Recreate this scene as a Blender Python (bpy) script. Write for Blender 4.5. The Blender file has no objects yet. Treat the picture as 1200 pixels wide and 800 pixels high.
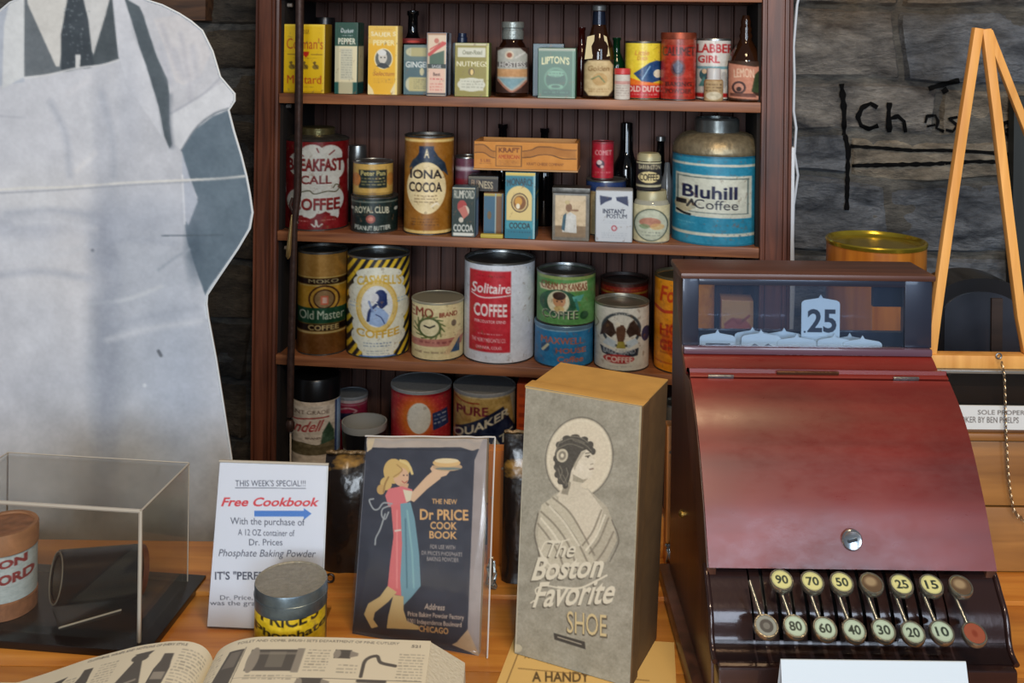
import bpy, bmesh, math, random
import numpy as np
from mathutils import Vector, Matrix, noise
from mathutils.bvhtree import BVHTree

# ------------------------------------------------------------------ camera
F = 1200.0; HOR = 45.0; ROLL = 0.0122; CAMZ = 1.60
scene = bpy.context.scene
COL = scene.collection
cd = bpy.data.cameras.new('camera'); cam = bpy.data.objects.new('camera', cd); COL.objects.link(cam)
cam.matrix_world = Matrix.Translation((0, 0, CAMZ)) @ Matrix.Rotation(math.pi/2, 4, 'X') @ Matrix.Rotation(ROLL, 4, 'Z')
cd.sensor_width = 36; cd.sensor_fit = 'HORIZONTAL'; cd.lens = 36
cd.shift_x = 0.0; cd.shift_y = -(400-HOR)/1200.0
cd.clip_start = 0.02
scene.camera = cam

# ------------------------------------------------------------------ world and light
w = bpy.data.worlds.new('room_air'); scene.world = w; w.use_nodes = True
bg = w.node_tree.nodes['Background']; bg.inputs[0].default_value = (0.56, 0.62, 0.72, 1); bg.inputs[1].default_value = 0.20
def area(name, loc, tgt, sx, sy, power, col):
    l = bpy.data.lights.new(name, 'AREA'); l.shape = 'RECTANGLE'; l.size = sx; l.size_y = sy; l.energy = power; l.color = col
    o = bpy.data.objects.new(name, l); COL.objects.link(o); o.location = loc
    d = Vector(tgt)-Vector(loc); o.rotation_euler = d.to_track_quat('-Z', 'Y').to_euler(); return o
area('window_daylight', (-0.9, -4.6, 2.0), (0.1, 1.6, 1.1), 1.5, 2.2, 165, (0.82, 0.91, 1.0))
area('window_daylight_right', (1.7, -4.4, 2.7), (0.3, 1.6, 1.1), 1.5, 2.6, 122, (0.66, 0.82, 1.0))
area('ceiling_lamp', (0.30, 0.55, 2.8), (0.2, 1.25, 0.96), 0.35, 0.35, 13, (1.0, 0.72, 0.42))
area('track_lamp', (0.15, -0.4, 2.4), (0.1, 1.9, 1.2), 0.14, 0.14, 14, (1.0, 0.83, 0.62))
vs = scene.view_settings; vs.view_transform = 'Standard'; vs.look = 'None'; vs.exposure = -0.12; vs.gamma = 1.0; vs.use_curve_mapping = False

# ------------------------------------------------------------------ photograph <-> place
cR, sR = math.cos(ROLL), math.sin(ROLL)
def ray(px, py):
    u = (px-600)/F; v = (py-HOR)/F
    return u*cR+v*sR, -u*sR+v*cR
def atY(px, py, Y):
    u, v = ray(px, py); return Vector((u*Y, Y, CAMZ-v*Y))
def atZ(px, py, z):
    u, v = ray(px, py); Y = (CAMZ-z)/v; return Vector((u*Y, Y, z))
def proj(p):
    u = p[0]/p[1]; v = (CAMZ-p[2])/p[1]
    return 600+F*(u*cR-v*sR), HOR+F*(u*sR+v*cR)
YAW = math.radians(6.95); SD = 1.88
E_ = Vector((math.cos(YAW), -math.sin(YAW), 0)); N_ = Vector((math.sin(YAW), math.cos(YAW), 0))
O_ = Vector((0, SD, 0))
def S(s, d, z): return O_+E_*s+N_*d+Vector((0, 0, z))
def s_at(px, d, z):                       # where along the shelf a pixel column falls
    lo, hi = -2.5, 2.5
    for _ in range(45):
        m = (lo+hi)/2
        if proj(S(m, d, z))[0] < px: lo = m
        else: hi = m
    return (lo+hi)/2
def z_at(px, py, d):
    z = 1.3
    for _ in range(12):
        s = s_at(px, d, z); p = S(s, d, z); u, v = ray(px, py); z = CAMZ-v*p.y
    return z
SZ = [z_at(620, 0.8, 0), z_at(612, 114.8, 0), z_at(608, 280.5, 0), z_at(550, 427, 0), 0]
SZ[4] = SZ[3]-0.262

# ------------------------------------------------------------------ materials
M = {}
def lin(c): 
    c = np.asarray(c, float)/255.0
    return np.where(c <= 0.04045, c/12.92, ((c+0.055)/1.055)**2.4)
def L4(c): return tuple(lin(c))+(1.0,)
def newmat(name):
    m = bpy.data.materials.new(name); m.use_nodes = True
    return m, m.node_tree.nodes, m.node_tree.links, m.node_tree.nodes['Principled BSDF']
def plain(name, c, rough=0.5, metal=0.0, spec=0.5, bump=0.0, bscale=200, var=0.0, coat=0.0):
    if name in M: return M[name]
    m, N, L, b = newmat(name)
    b.inputs['Base Color'].default_value = L4(c); b.inputs['Roughness'].default_value = rough; b.inputs['Metallic'].default_value = metal
    b.inputs['Specular IOR Level'].default_value = spec; b.inputs['Coat Weight'].default_value = coat
    tc = N.new('ShaderNodeTexCoord')
    nz = N.new('ShaderNodeTexNoise'); nz.inputs['Scale'].default_value = bscale; nz.inputs['Detail'].default_value = 3
    L.new(tc.outputs['Object'], nz.inputs['Vector'])
    if var:
        r = N.new('ShaderNodeValToRGB'); a = lin(c)
        r.color_ramp.elements[0].position = 0.3; r.color_ramp.elements[1].position = 0.7
        r.color_ramp.elements[0].color = tuple(a*(1-var))+(1,); r.color_ramp.elements[1].color = tuple(np.minimum(a*(1+var), 1))+(1,)
        L.new(nz.outputs[0], r.inputs[0]); L.new(r.outputs[0], b.inputs['Base Color'])
    if bump:
        bp = N.new('ShaderNodeBump'); bp.inputs['Strength'].default_value = bump; bp.inputs['Distance'].default_value = 0.002
        L.new(nz.outputs[0], bp.inputs['Height']); L.new(bp.outputs[0], b.inputs['Normal'])
    M[name] = m; return m
def wood(name, c1, c2, axis='X', scale=30, rough=0.5, coat=0.0, bump=0.25, seed=0.0, blotch=0.35):
    if name in M: return M[name]
    m, N, L, b = newmat(name)
    tc = N.new('ShaderNodeTexCoord'); mp = N.new('ShaderNodeMapping')
    sc = {'X': (0.06, 1, 1), 'Y': (1, 0.06, 1), 'Z': (1, 1, 0.06)}[axis]
    mp.inputs['Scale'].default_value = [q*scale for q in sc]; mp.inputs['Location'].default_value = (seed, seed*2, seed)
    L.new(tc.outputs['Object'], mp.inputs[0])
    n1 = N.new('ShaderNodeTexNoise'); n1.inputs['Scale'].default_value = 2.2; n1.inputs['Detail'].default_value = 7; n1.inputs['Distortion'].default_value = 0.8
    L.new(mp.outputs[0], n1.inputs['Vector'])
    n2 = N.new('ShaderNodeTexNoise'); n2.inputs['Scale'].default_value = 7; n2.inputs['Detail'].default_value = 2
    L.new(tc.outputs['Object'], n2.inputs['Vector'])
    r = N.new('ShaderNodeValToRGB'); r.color_ramp.elements[0].position = 0.32; r.color_ramp.elements[1].position = 0.68
    r.color_ramp.elements[0].color = L4(c1); r.color_ramp.elements[1].color = L4(c2)
    L.new(n1.outputs[0], r.inputs[0])
    mx = N.new('ShaderNodeMix'); mx.data_type = 'RGBA'; mx.blend_type = 'MULTIPLY'
    mr = N.new('ShaderNodeMapRange'); mr.inputs[1].default_value = 0.3; mr.inputs[2].default_value = 0.7; mr.inputs[3].default_value = 1-blotch; mr.inputs[4].default_value = 1.1
    L.new(n2.outputs[0], mr.inputs[0]); mx.inputs[0].default_value = 1.0
    cb = N.new('ShaderNodeCombineColor')
    for i in range(3): L.new(mr.outputs[0], cb.inputs[i])
    L.new(r.outputs[0], mx.inputs[6]); L.new(cb.outputs[0], mx.inputs[7]); L.new(mx.outputs[2], b.inputs['Base Color'])
    bp = N.new('ShaderNodeBump'); bp.inputs['Strength'].default_value = bump; bp.inputs['Distance'].default_value = 0.001
    L.new(n1.outputs[0], bp.inputs['Height']); L.new(bp.outputs[0], b.inputs['Normal'])
    b.inputs['Roughness'].default_value = rough; b.inputs['Coat Weight'].default_value = coat; b.inputs['Coat Roughness'].default_value = 0.25
    M[name] = m; return m
def printed(name, rough=0.45, coat=0.0, metal=0.0, bump=0.08, wear=0.0, wearcol=(120, 90, 60)):
    if name in M: return M[name]
    m, N, L, b = newmat(name)
    a = N.new('ShaderNodeAttribute'); a.attribute_name = 'print'
    tc = N.new('ShaderNodeTexCoord')
    nz = N.new('ShaderNodeTexNoise'); nz.inputs['Scale'].default_value = 90; nz.inputs['Detail'].default_value = 6
    L.new(tc.outputs['Object'], nz.inputs['Vector'])
    out = a.outputs['Color']
    if wear:
        r = N.new('ShaderNodeValToRGB'); r.color_ramp.elements[0].position = 0.60; r.color_ramp.elements[1].position = 0.72
        r.color_ramp.elements[0].color = (0, 0, 0, 1); r.color_ramp.elements[1].color = (wear, wear, wear, 1)
        mx = N.new('ShaderNodeMix'); mx.data_type = 'RGBA'
        L.new(nz.outputs[0], r.inputs[0]); L.new(r.outputs[0], mx.inputs[0]); L.new(out, mx.inputs[6]); mx.inputs[7].default_value = L4(wearcol)
        out = mx.outputs[2]
    L.new(out, b.inputs['Base Color'])
    bp = N.new('ShaderNodeBump'); bp.inputs['Strength'].default_value = bump; bp.inputs['Distance'].default_value = 0.001
    L.new(nz.outputs[0], bp.inputs['Height']); L.new(bp.outputs[0], b.inputs['Normal'])
    b.inputs['Roughness'].default_value = rough; b.inputs['Metallic'].default_value = metal; b.inputs['Coat Weight'].default_value = coat; b.inputs['Coat Roughness'].default_value = 0.15
    M[name] = m; return m
def clear(name, tint=(250, 250, 248), gloss=0.03, f0=0.015, haze=0.0, hazecol=(200, 200, 200), refl=1.0):
    if name in M: return M[name]
    m = bpy.data.materials.new(name); m.use_nodes = True; N = m.node_tree.nodes; L = m.node_tree.links
    N.remove(N['Principled BSDF']); out = N['Material Output']
    t = N.new('ShaderNodeBsdfTransparent'); t.inputs[0].default_value = L4(tint)
    g = N.new('ShaderNodeBsdfGlossy'); g.inputs['Roughness'].default_value = gloss; g.inputs[0].default_value = (refl, refl, refl, 1)
    lw = N.new('ShaderNodeLayerWeight'); lw.inputs[0].default_value = 0.5      # same reflectance from both faces of a thin pane
    p5 = N.new('ShaderNodeMath'); p5.operation = 'POWER'; p5.inputs[1].default_value = 5.0; L.new(lw.outputs['Facing'], p5.inputs[0])
    fr = N.new('ShaderNodeMapRange'); fr.inputs[3].default_value = f0; fr.inputs[4].default_value = 0.6; L.new(p5.outputs[0], fr.inputs[0])
    mx = N.new('ShaderNodeMixShader'); L.new(fr.outputs[0], mx.inputs[0]); L.new(t.outputs[0], mx.inputs[1]); L.new(g.outputs[0], mx.inputs[2])
    s = mx.outputs[0]
    if haze:
        d = N.new('ShaderNodeBsdfDiffuse'); d.inputs[0].default_value = L4(hazecol)
        m2 = N.new('ShaderNodeMixShader'); m2.inputs[0].default_value = haze; L.new(s, m2.inputs[1]); L.new(d.outputs[0], m2.inputs[2]); s = m2.outputs[0]
    L.new(s, out.inputs[0]); M[name] = m; return m
def glassy(name, c, rough=0.06, trans=0.5):
    if name in M: return M[name]
    m, N, L, b = newmat(name)
    b.inputs['Base Color'].default_value = L4(c); b.inputs['Roughness'].default_value = rough; b.inputs['Transmission Weight'].default_value = trans
    b.inputs['IOR'].default_value = 1.5; M[name] = m; return m

# ------------------------------------------------------------------ object helpers
def tagit(o, label=None, cat=None, group=None, kind=None):
    if label: o['label'] = label
    if cat: o['category'] = cat
    if group: o['group'] = group
    if kind: o['kind'] = kind
    return o
def thing(name, label, cat, loc=(0, 0, 0), rz=0.0, group=None):
    o = bpy.data.objects.new(name, None); COL.objects.link(o); o.empty_display_size = 0.03
    o.location = loc; o.rotation_euler = (0, 0, rz); return tagit(o, label, cat, group)
def link(name, me, mat, parent=None):
    o = bpy.data.objects.new(name, me); COL.objects.link(o)
    if mat is not None and not me.materials: me.materials.append(mat)
    if parent is not None: o.parent = parent
    return o
def finish(me, angle=35):
    me.polygons.foreach_set('use_smooth', [True]*len(me.polygons)); me.set_sharp_from_angle(angle=math.radians(angle)); me.update()
def from_bm(name, bm, mat, parent=None, angle=35, bevel=0.0):
    bmesh.ops.recalc_face_normals(bm, faces=bm.faces[:])
    if bevel:
        es = [e for e in bm.edges if len(e.link_faces) == 2 and e.calc_face_angle(0) > 0.6]
        bmesh.ops.bevel(bm, geom=es, offset=bevel, segments=2, profile=0.6, affect='EDGES')
    me = bpy.data.meshes.new(name); bm.to_mesh(me); bm.free(); finish(me, angle); return link(name, me, mat, parent)
def bbox(bm, x0, x1, y0, y1, z0, z1, m=None):
    vs = [bm.verts.new((x, y, z)) for z in (z0, z1) for y in (y0, y1) for x in (x0, x1)]
    if m is not None:
        for v in vs: v.co = m @ v.co
    for f in ((0, 2, 3, 1), (4, 5, 7, 6), (0, 1, 5, 4), (2, 6, 7, 3), (0, 4, 6, 2), (1, 3, 7, 5)): bm.faces.new([vs[i] for i in f])
def box(name, x0, x1, y0, y1, z0, z1, mat, parent=None, bevel=0.0):
    bm = bmesh.new(); bbox(bm, x0, x1, y0, y1, z0, z1); return from_bm(name, bm, mat, parent, bevel=bevel)
def lathe_into(bm, prof, seg=48, m=None, cap0=True, cap1=True):
    rings = []
    for r, z in prof:
        if r < 1e-6: rings.append([bm.verts.new((0, 0, z))])
        else: rings.append([bm.verts.new((r*math.cos(2*math.pi*i/seg), r*math.sin(2*math.pi*i/seg), z)) for i in range(seg)])
    for a, b in zip(rings, rings[1:]):
        for i in range(seg):
            j = (i+1) % seg
            if len(a) == 1 and len(b) == 1: continue
            if len(a) == 1: bm.faces.new((a[0], b[j], b[i]))
            elif len(b) == 1: bm.faces.new((a[i], a[j], b[0]))
            else: bm.faces.new((a[i], a[j], b[j], b[i]))
    if cap0 and len(rings[0]) > 1: bm.faces.new(rings[0][::-1])
    if cap1 and len(rings[-1]) > 1: bm.faces.new(rings[-1])
    if m is not None:
        for rg in rings:
            for v in rg: v.co = m @ v.co
def lathe(name, prof, mat, parent=None, seg=48, m=None, angle=35, cap0=True, cap1=True):
    bm = bmesh.new(); lathe_into(bm, prof, seg, m, cap0, cap1); return from_bm(name, bm, mat, parent, angle)
def tube_into(bm, pts, r, seg=8, closed=False):
    pts = [Vector(p) for p in pts]; rs = r if isinstance(r, (list, tuple)) else [r]*len(pts); rings = []; n = len(pts); up = None
    for i, p in enumerate(pts):
        t = (pts[(i+1) % n]-pts[i-1]) if closed else (pts[min(i+1, n-1)]-pts[max(i-1, 0)])
        t.normalize()
        if up is None: up = Vector((0, 0, 1)) if abs(t.z) < 0.9 else Vector((1, 0, 0))
        a = t.cross(up).normalized(); b = a.cross(t).normalized(); up = b
        rings.append([bm.verts.new(p+(a*math.cos(2*math.pi*k/seg)+b*math.sin(2*math.pi*k/seg))*rs[i]) for k in range(seg)])
    for q in range(n if closed else n-1):
        A, B = rings[q], rings[(q+1) % n]
        for k in range(seg): bm.faces.new((A[k], A[(k+1) % seg], B[(k+1) % seg], B[k]))
    if not closed: bm.faces.new(rings[0][::-1]); bm.faces.new(rings[-1])
def tube(name, pts, r, mat, parent=None, seg=8, closed=False):
    bm = bmesh.new(); tube_into(bm, pts, r, seg, closed); return from_bm(name, bm, mat, parent, 50)
def prism_into(bm, pts, dv):          # closed outline swept by the vector dv
    a = [bm.verts.new(p) for p in pts]; b = [bm.verts.new(Vector(p)+Vector(dv)) for p in pts]; n = len(pts)
    bm.faces.new(a); bm.faces.new(b[::-1])
    for i in range(n): bm.faces.new((a[i], b[i], b[(i+1) % n], a[(i+1) % n]))
def prism(name, pts, dv, mat, parent=None, bevel=0.0, angle=35):
    bm = bmesh.new(); prism_into(bm, pts, dv); return from_bm(name, bm, mat, parent, angle, bevel)

# ------------------------------------------------------------------ flat print: a small rasteriser whose result becomes a colour attribute
TXT = {}
def text_tris(s, bold=0.0):
    bold = min(bold, 0.026) if bold < 0.1 else bold-0.06
    k = (s, bold)
    if k in TXT: return TXT[k]
    cu = bpy.data.curves.new('t', 'FONT'); cu.body = s; cu.size = 1; cu.offset = bold; cu.resolution_u = 3
    ob = bpy.data.objects.new('t', cu); me = ob.to_mesh(); me.calc_loop_triangles()
    V = np.zeros(len(me.vertices)*3); me.vertices.foreach_get('co', V); V = V.reshape(-1, 3)[:, :2].copy()
    T = np.zeros(len(me.loop_triangles)*3, int); me.loop_triangles.foreach_get('vertices', T); T = T.reshape(-1, 3)
    ob.to_mesh_clear(); bpy.data.objects.remove(ob); bpy.data.curves.remove(cu)
    TXT[k] = (V, T); return TXT[k]
class Art:
    SS = 3
    def __init__(a, x0, y0, x1, y1, bgc, k=1.25, seed=1):
        a.x0, a.y0, a.x1, a.y1, a.k = x0, y0, x1, y1, k
        a.s = k*a.SS; a.W = max(6, int((x1-x0)*a.s)); a.H = max(6, int((y1-y0)*a.s))
        a.im = np.zeros((a.H, a.W, 3)); a.im[:] = bgc; a.rg = np.random.RandomState(seed); a.small = None
    def _g(a, xa, ya, xb, yb):
        i0 = max(0, int((xa-a.x0)*a.s)-1); i1 = min(a.W, int((xb-a.x0)*a.s)+2); j0 = max(0, int((ya-a.y0)*a.s)-1); j1 = min(a.H, int((yb-a.y0)*a.s)+2)
        if i1 <= i0 or j1 <= j0: return None
        X, Y = np.meshgrid((np.arange(i0, i1)+0.5)/a.s+a.x0, (np.arange(j0, j1)+0.5)/a.s+a.y0); return i0, i1, j0, j1, X, Y
    def _b(a, g, m, c, al=1.0):
        i0, i1, j0, j1 = g[:4]; m = m.astype(float)[..., None]*al; a.im[j0:j1, i0:i1] = a.im[j0:j1, i0:i1]*(1-m)+np.array(c, float)*m
    def rect(a, xa, ya, xb, yb, c, al=1.0, slope=0.0):
        g = a._g(xa, ya-abs(slope*(xb-xa)), xb, yb+abs(slope*(xb-xa)))
        if g: X, Y = g[4], g[5]-slope*(g[4]-xa); a._b(g, (X >= xa) & (X <= xb) & (Y >= ya) & (Y <= yb), c, al)
        return a
    def ell(a, cx, cy, rx, ry, c, al=1.0, soft=0.0, rin=0.0):
        g = a._g(cx-rx*(1+soft), cy-ry*(1+soft), cx+rx*(1+soft), cy+ry*(1+soft))
        if g:
            d = np.sqrt(((g[4]-cx)/rx)**2+((g[5]-cy)/ry)**2)
            m = np.clip((1+soft-d)/(2*soft), 0, 1) if soft else (d <= 1) & (d >= rin)
            a._b(g, m, c, al)
        return a
    def poly(a, pts, c, al=1.0):
        P = np.array(pts, float); g = a._g(P[:, 0].min(), P[:, 1].min(), P[:, 0].max(), P[:, 1].max())
        if g:
            X, Y = g[4], g[5]; m = np.zeros(X.shape, bool); n = len(P)
            for i in range(n):
                x1, y1 = P[i]; x2, y2 = P[(i+1) % n]
                if y1 == y2: continue
                c_ = (Y < y1) != (Y < y2); m ^= c_ & (X < (x2-x1)*(Y-y1)/(y2-y1)+x1)
            a._b(g, m, c, al)
        return a
    def line(a, pts, wd, c, al=1.0, soft=False):
        P = np.array(pts, float); r = wd/2.0; e = r*2 if soft else r; g = a._g(P[:, 0].min()-e, P[:, 1].min()-e, P[:, 0].max()+e, P[:, 1].max()+e)
        if g:
            X, Y = g[4], g[5]; D = np.full(X.shape, 1e9)
            for (x1, y1), (x2, y2) in zip(P[:-1], P[1:]):
                dx, dy = x2-x1, y2-y1; q = dx*dx+dy*dy+1e-9; t = np.clip(((X-x1)*dx+(Y-y1)*dy)/q, 0, 1)
                D = np.minimum(D, np.hypot(X-x1-t*dx, Y-y1-t*dy))
            a._b(g, np.clip((2*r-D)/(2*r), 0, 1) if soft else D <= r, c, al)
        return a
    def curve(a, pts, wd, c, al=1.0, soft=False):
        P = np.array(pts, float); out = []
        Q = np.vstack([2*P[0]-P[1], P, 2*P[-1]-P[-2]])
        for i in range(1, len(Q)-2):
            for t in np.linspace(0, 1, 6, endpoint=False):
                p0, p1, p2, p3 = Q[i-1:i+3]
                out.append(0.5*((2*p1)+(-p0+p2)*t+(2*p0-5*p1+4*p2-p3)*t*t+(-p0+3*p1-3*p2+p3)*t**3))
        out.append(P[-1]); return a.line(out, wd, c, al, soft)
    def text(a, s, xa, ya, xb, yb, c, shear=0.0, bold=0.02, arc=0.0, slope=0.0, al=1.0, ref=None):
        if 'M' in s and bold > 0:            # an offset outline fills the M, so thicken by a second strike
            e = 0.012*(yb-ya)*min(2.2, bold/0.02); a.text(s, xa-e, ya, xb-e, yb, c, shear, 0.0, arc, slope, al, ref); xa, xb, bold = xa+e, xb+e, 0.0
        V, T = text_tris(s, bold)
        if not len(T): return a
        R = text_tris(ref, bold)[0] if ref else V
        x, y = V[:, 0], V[:, 1]; x = x+shear*y
        xr = R[:, 0]+shear*R[:, 1]
        mnx, mxx = xr.min(), xr.max(); mny, mxy = R[:, 1].min(), R[:, 1].max()
        X = xa+(x-mnx)/(mxx-mnx)*(xb-xa); Y = yb-(y-mny)/(mxy-mny)*(yb-ya)
        mid = (xa+xb)/2; Y = Y+arc*((X-mid)/((xb-xa)/2))**2+slope*(X-xa)
        for t in T:
            tx, ty = X[t], Y[t]; g = a._g(tx.min(), ty.min(), tx.max(), ty.max())
            if not g: continue
            gx, gy = g[4], g[5]
            d = (tx[1]-tx[0])*(ty[2]-ty[0])-(tx[2]-tx[0])*(ty[1]-ty[0])
            if abs(d) < 1e-9: continue
            w1 = ((gx-tx[0])*(ty[2]-ty[0])-(tx[2]-tx[0])*(gy-ty[0]))/d; w2 = ((tx[1]-tx[0])*(gy-ty[0])-(gx-tx[0])*(ty[1]-ty[0]))/d
            a._b(g, (w1 >= -1e-6) & (w2 >= -1e-6) & (w1+w2 <= 1+1e-6), c, al)
        return a
    def scrib(a, xa, ya, xb, yb, rows, c, al=0.75, slope=0.0, jag=0.0):   # lines too fine to read
        h = (yb-ya)/rows
        for r in range(rows):
            y = ya+r*h; x = xa+a.rg.rand()*jag*(xb-xa)*0.5; e = xb-a.rg.rand()*jag*(xb-xa)*0.5
            while x < e:
                l = h*(0.5+a.rg.rand()*1.3); yy = y+slope*(x-xa)
                a.rect(x, yy+h*(0.1+0.15*a.rg.rand()), min(x+l, e), yy+h*(0.5+0.2*a.rg.rand()), c, al*(0.6+0.4*a.rg.rand())); x += l+h*0.35
        return a
    def mottle(a, amp=12, scale=9.0, seed=0):
        r = np.random.RandomState(seed+5); acc = np.zeros((a.H, a.W))
        for o in range(3):
            st = max(2, int(scale*a.s/(2**o))); gh, gw = a.H//st+3, a.W//st+3; G = r.rand(gh, gw)
            yy, xx = np.arange(a.H)/st, np.arange(a.W)/st; iy, ix = yy.astype(int), xx.astype(int); fy, fx = (yy-iy)[:, None], (xx-ix)[None]
            fy = fy*fy*(3-2*fy); fx = fx*fx*(3-2*fx)
            v = G[iy][:, ix]*(1-fy)*(1-fx)+G[iy+1][:, ix]*fy*(1-fx)+G[iy][:, ix+1]*(1-fy)*fx+G[iy+1][:, ix+1]*fy*fx; acc += (v-0.5)/(1.6**o)
        a.im += acc[..., None]*amp*2; return a
    def blur(a, px):
        n = max(1, int(px*a.s)); 
        for ax in (0, 1):
            p = [(0, 0)]*3; p[ax] = (n, n); q = np.pad(a.im, p, mode='edge'); c = np.cumsum(q, axis=ax); 
            sl = [slice(None)]*3; s2 = [slice(None)]*3; sl[ax] = slice(2*n, None); s2[ax] = slice(0, c.shape[ax]-2*n)
            a.im = (c[tuple(sl)]-c[tuple(s2)])/(2*n)
        return a
    def at(a, X, Y):                          # bilinear sample of the box-filtered picture, linear light
        if a.small is None:
            h, w_ = a.H//a.SS, a.W//a.SS; q = np.clip(a.im[:h*a.SS, :w_*a.SS], 0, 255)
            a.small = lin(q.reshape(h, a.SS, w_, a.SS, 3).mean((1, 3)))
        h, w_ = a.small.shape[:2]
        fx = np.clip((X-a.x0)/(a.x1-a.x0)*w_-0.5, 0, w_-1.001); fy = np.clip((Y-a.y0)/(a.y1-a.y0)*h-0.5, 0, h-1.001)
        ix, iy = fx.astype(int), fy.astype(int); dx, dy = (fx-ix)[..., None], (fy-iy)[..., None]; Q = a.small
        return Q[iy, ix]*(1-dx)*(1-dy)+Q[iy, ix+1]*dx*(1-dy)+Q[iy+1, ix]*(1-dx)*dy+Q[iy+1, ix+1]*dx*dy
def grid_obj(name, P, C, mat, parent=None, flip=False, mask=None):
    nv, nu = P.shape[:2]; me = bpy.data.meshes.new(name); idx = np.arange(nv*nu).reshape(nv, nu)
    q = np.stack([idx[:-1, :-1], idx[:-1, 1:], idx[1:, 1:], idx[1:, :-1]], -1).reshape(-1, 4)
    if flip: q = q[:, ::-1]
    me.from_pydata(P.reshape(-1, 3).tolist(), [], q.tolist())
    at = me.color_attributes.new('print', 'FLOAT_COLOR', 'POINT'); c4 = np.ones((nv*nu, 4)); c4[:, :3] = np.clip(C.reshape(-1, 3), 0, 1); at.data.foreach_set('color', c4.ravel())
    me.polygons.foreach_set('use_smooth', [True]*len(me.polygons)); me.update()
    return link(name, me, mat, parent)
def wrap_label(name, art, R, z0, z1, mat, parent, half=math.pi*0.5, shrink=0.0):
    if art.small is None: art.mottle(7, 2.2, 11).mottle(6, 12, 3)
    nu = max(12, int((art.x1-art.x0)*art.k*1.25*half/1.5708)); nv = max(3, int((art.y1-art.y0)*art.k))
    th = np.linspace(-half, half, nu); vv = np.linspace(0, 1, nv); T, V = np.meshgrid(th, vv)
    P = np.stack([R*np.sin(T), -R*np.cos(T), z1+(z0-z1)*V], -1)
    cx, hw = (art.x0+art.x1)/2, (art.x1-art.x0)/2
    C = art.at(cx+hw*np.sin(T)/math.sin(min(half, math.pi/2)), art.y0+(art.y1-art.y0)*V)
    return grid_obj(name, P, C, mat, parent, flip=False)
def flat_label(name, art, corners, mat, parent, quad=None, res=None):
    # corners: top-left, top-right, bottom-right, bottom-left points; quad: the same corners in the picture
    quad = quad or [(art.x0, art.y0), (art.x1, art.y0), (art.x1, art.y1), (art.x0, art.y1)]
    nu = max(3, int((art.x1-art.x0)*art.k)); nv = max(3, int((art.y1-art.y0)*art.k))
    U, V = np.meshgrid(np.linspace(0, 1, nu), np.linspace(0, 1, nv))
    def bl(c): 
        c = [np.array(q, float) for q in c]; u, v = U[..., None], V[..., None]
        return c[0]*(1-u)*(1-v)+c[1]*u*(1-v)+c[2]*u*v+c[3]*(1-u)*v
    P = bl(corners); Q = bl(quad); return grid_obj(name, P, art.at(Q[..., 0], Q[..., 1]), mat, parent)

# material shorthands
PR = printed('printed_tin', 0.36, coat=0.12, bump=0.12, wear=0.5)
PP = printed('printed_paper', 0.7, bump=0.15)
PG = printed('printed_gold_tin', 0.30, metal=0.55, bump=0.1)
TIN = plain('bare_tin', (150, 152, 150), 0.32, 0.9, bump=0.2, bscale=60, var=0.2)
TIND = plain('dull_tin_rim', (92, 90, 86), 0.4, 0.8, bump=0.2, bscale=80, var=0.3)
BRASS = plain('brass', (176, 140, 70), 0.3, 0.9, bump=0.1, var=0.15)
BLACKP = plain('black_plastic', (18, 18, 20), 0.3)
CARD = plain('cardboard_lid', (130, 134, 138), 0.6, bump=0.1, var=0.1)
# ================================================================== THE SETTING
def stone_mat(name, c1, c2, c3):
    m, N, L, b = newmat(name); tc = N.new('ShaderNodeTexCoord')
    n1 = N.new('ShaderNodeTexNoise'); n1.inputs['Scale'].default_value = 7; n1.inputs['Detail'].default_value = 9; n1.inputs['Roughness'].default_value = 0.62
    n2 = N.new('ShaderNodeTexNoise'); n2.inputs['Scale'].default_value = 2.6; n2.inputs['Detail'].default_value = 4
    n3 = N.new('ShaderNodeTexNoise'); n3.inputs['Scale'].default_value = 42; n3.inputs['Detail'].default_value = 8; n3.inputs['Roughness'].default_value = 0.7
    mpp = N.new('ShaderNodeMapping'); mpp.inputs['Scale'].default_value = (1, 1, 2.6); L.new(tc.outputs['Object'], mpp.inputs[0])
    L.new(mpp.outputs[0], n1.inputs['Vector']); L.new(mpp.outputs[0], n3.inputs['Vector']); L.new(tc.outputs['Object'], n2.inputs['Vector'])
    n1.inputs['Distortion'].default_value = 0.7
    r = N.new('ShaderNodeValToRGB'); e = r.color_ramp.elements; e[0].position = 0.34; e[0].color = L4(c1); e[1].position = 0.66; e[1].color = L4(c2)
    L.new(n1.outputs[0], r.inputs[0])
    r2 = N.new('ShaderNodeValToRGB'); r2.color_ramp.elements[0].position = 0.52; r2.color_ramp.elements[1].position = 0.7
    L.new(n2.outputs[0], r2.inputs[0])
    mx = N.new('ShaderNodeMix'); mx.data_type = 'RGBA'; L.new(r2.outputs[0], mx.inputs[0]); L.new(r.outputs[0], mx.inputs[6]); mx.inputs[7].default_value = L4(c3)
    m2 = N.new('ShaderNodeMix'); m2.data_type = 'RGBA'; m2.blend_type = 'OVERLAY'; m2.inputs[0].default_value = 1.0; L.new(mx.outputs[2], m2.inputs[6]); L.new(n3.outputs[0], m2.inputs[7])
    L.new(m2.outputs[2], b.inputs['Base Color']); b.inputs['Roughness'].default_value = 0.85
    bp = N.new('ShaderNodeBump'); bp.inputs['Strength'].default_value = 1.0; bp.inputs['Distance'].default_value = 0.016
    L.new(n3.outputs[0], bp.inputs['Height']); L.new(bp.outputs[0], b.inputs['Normal']); M[name] = m; return m
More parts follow.
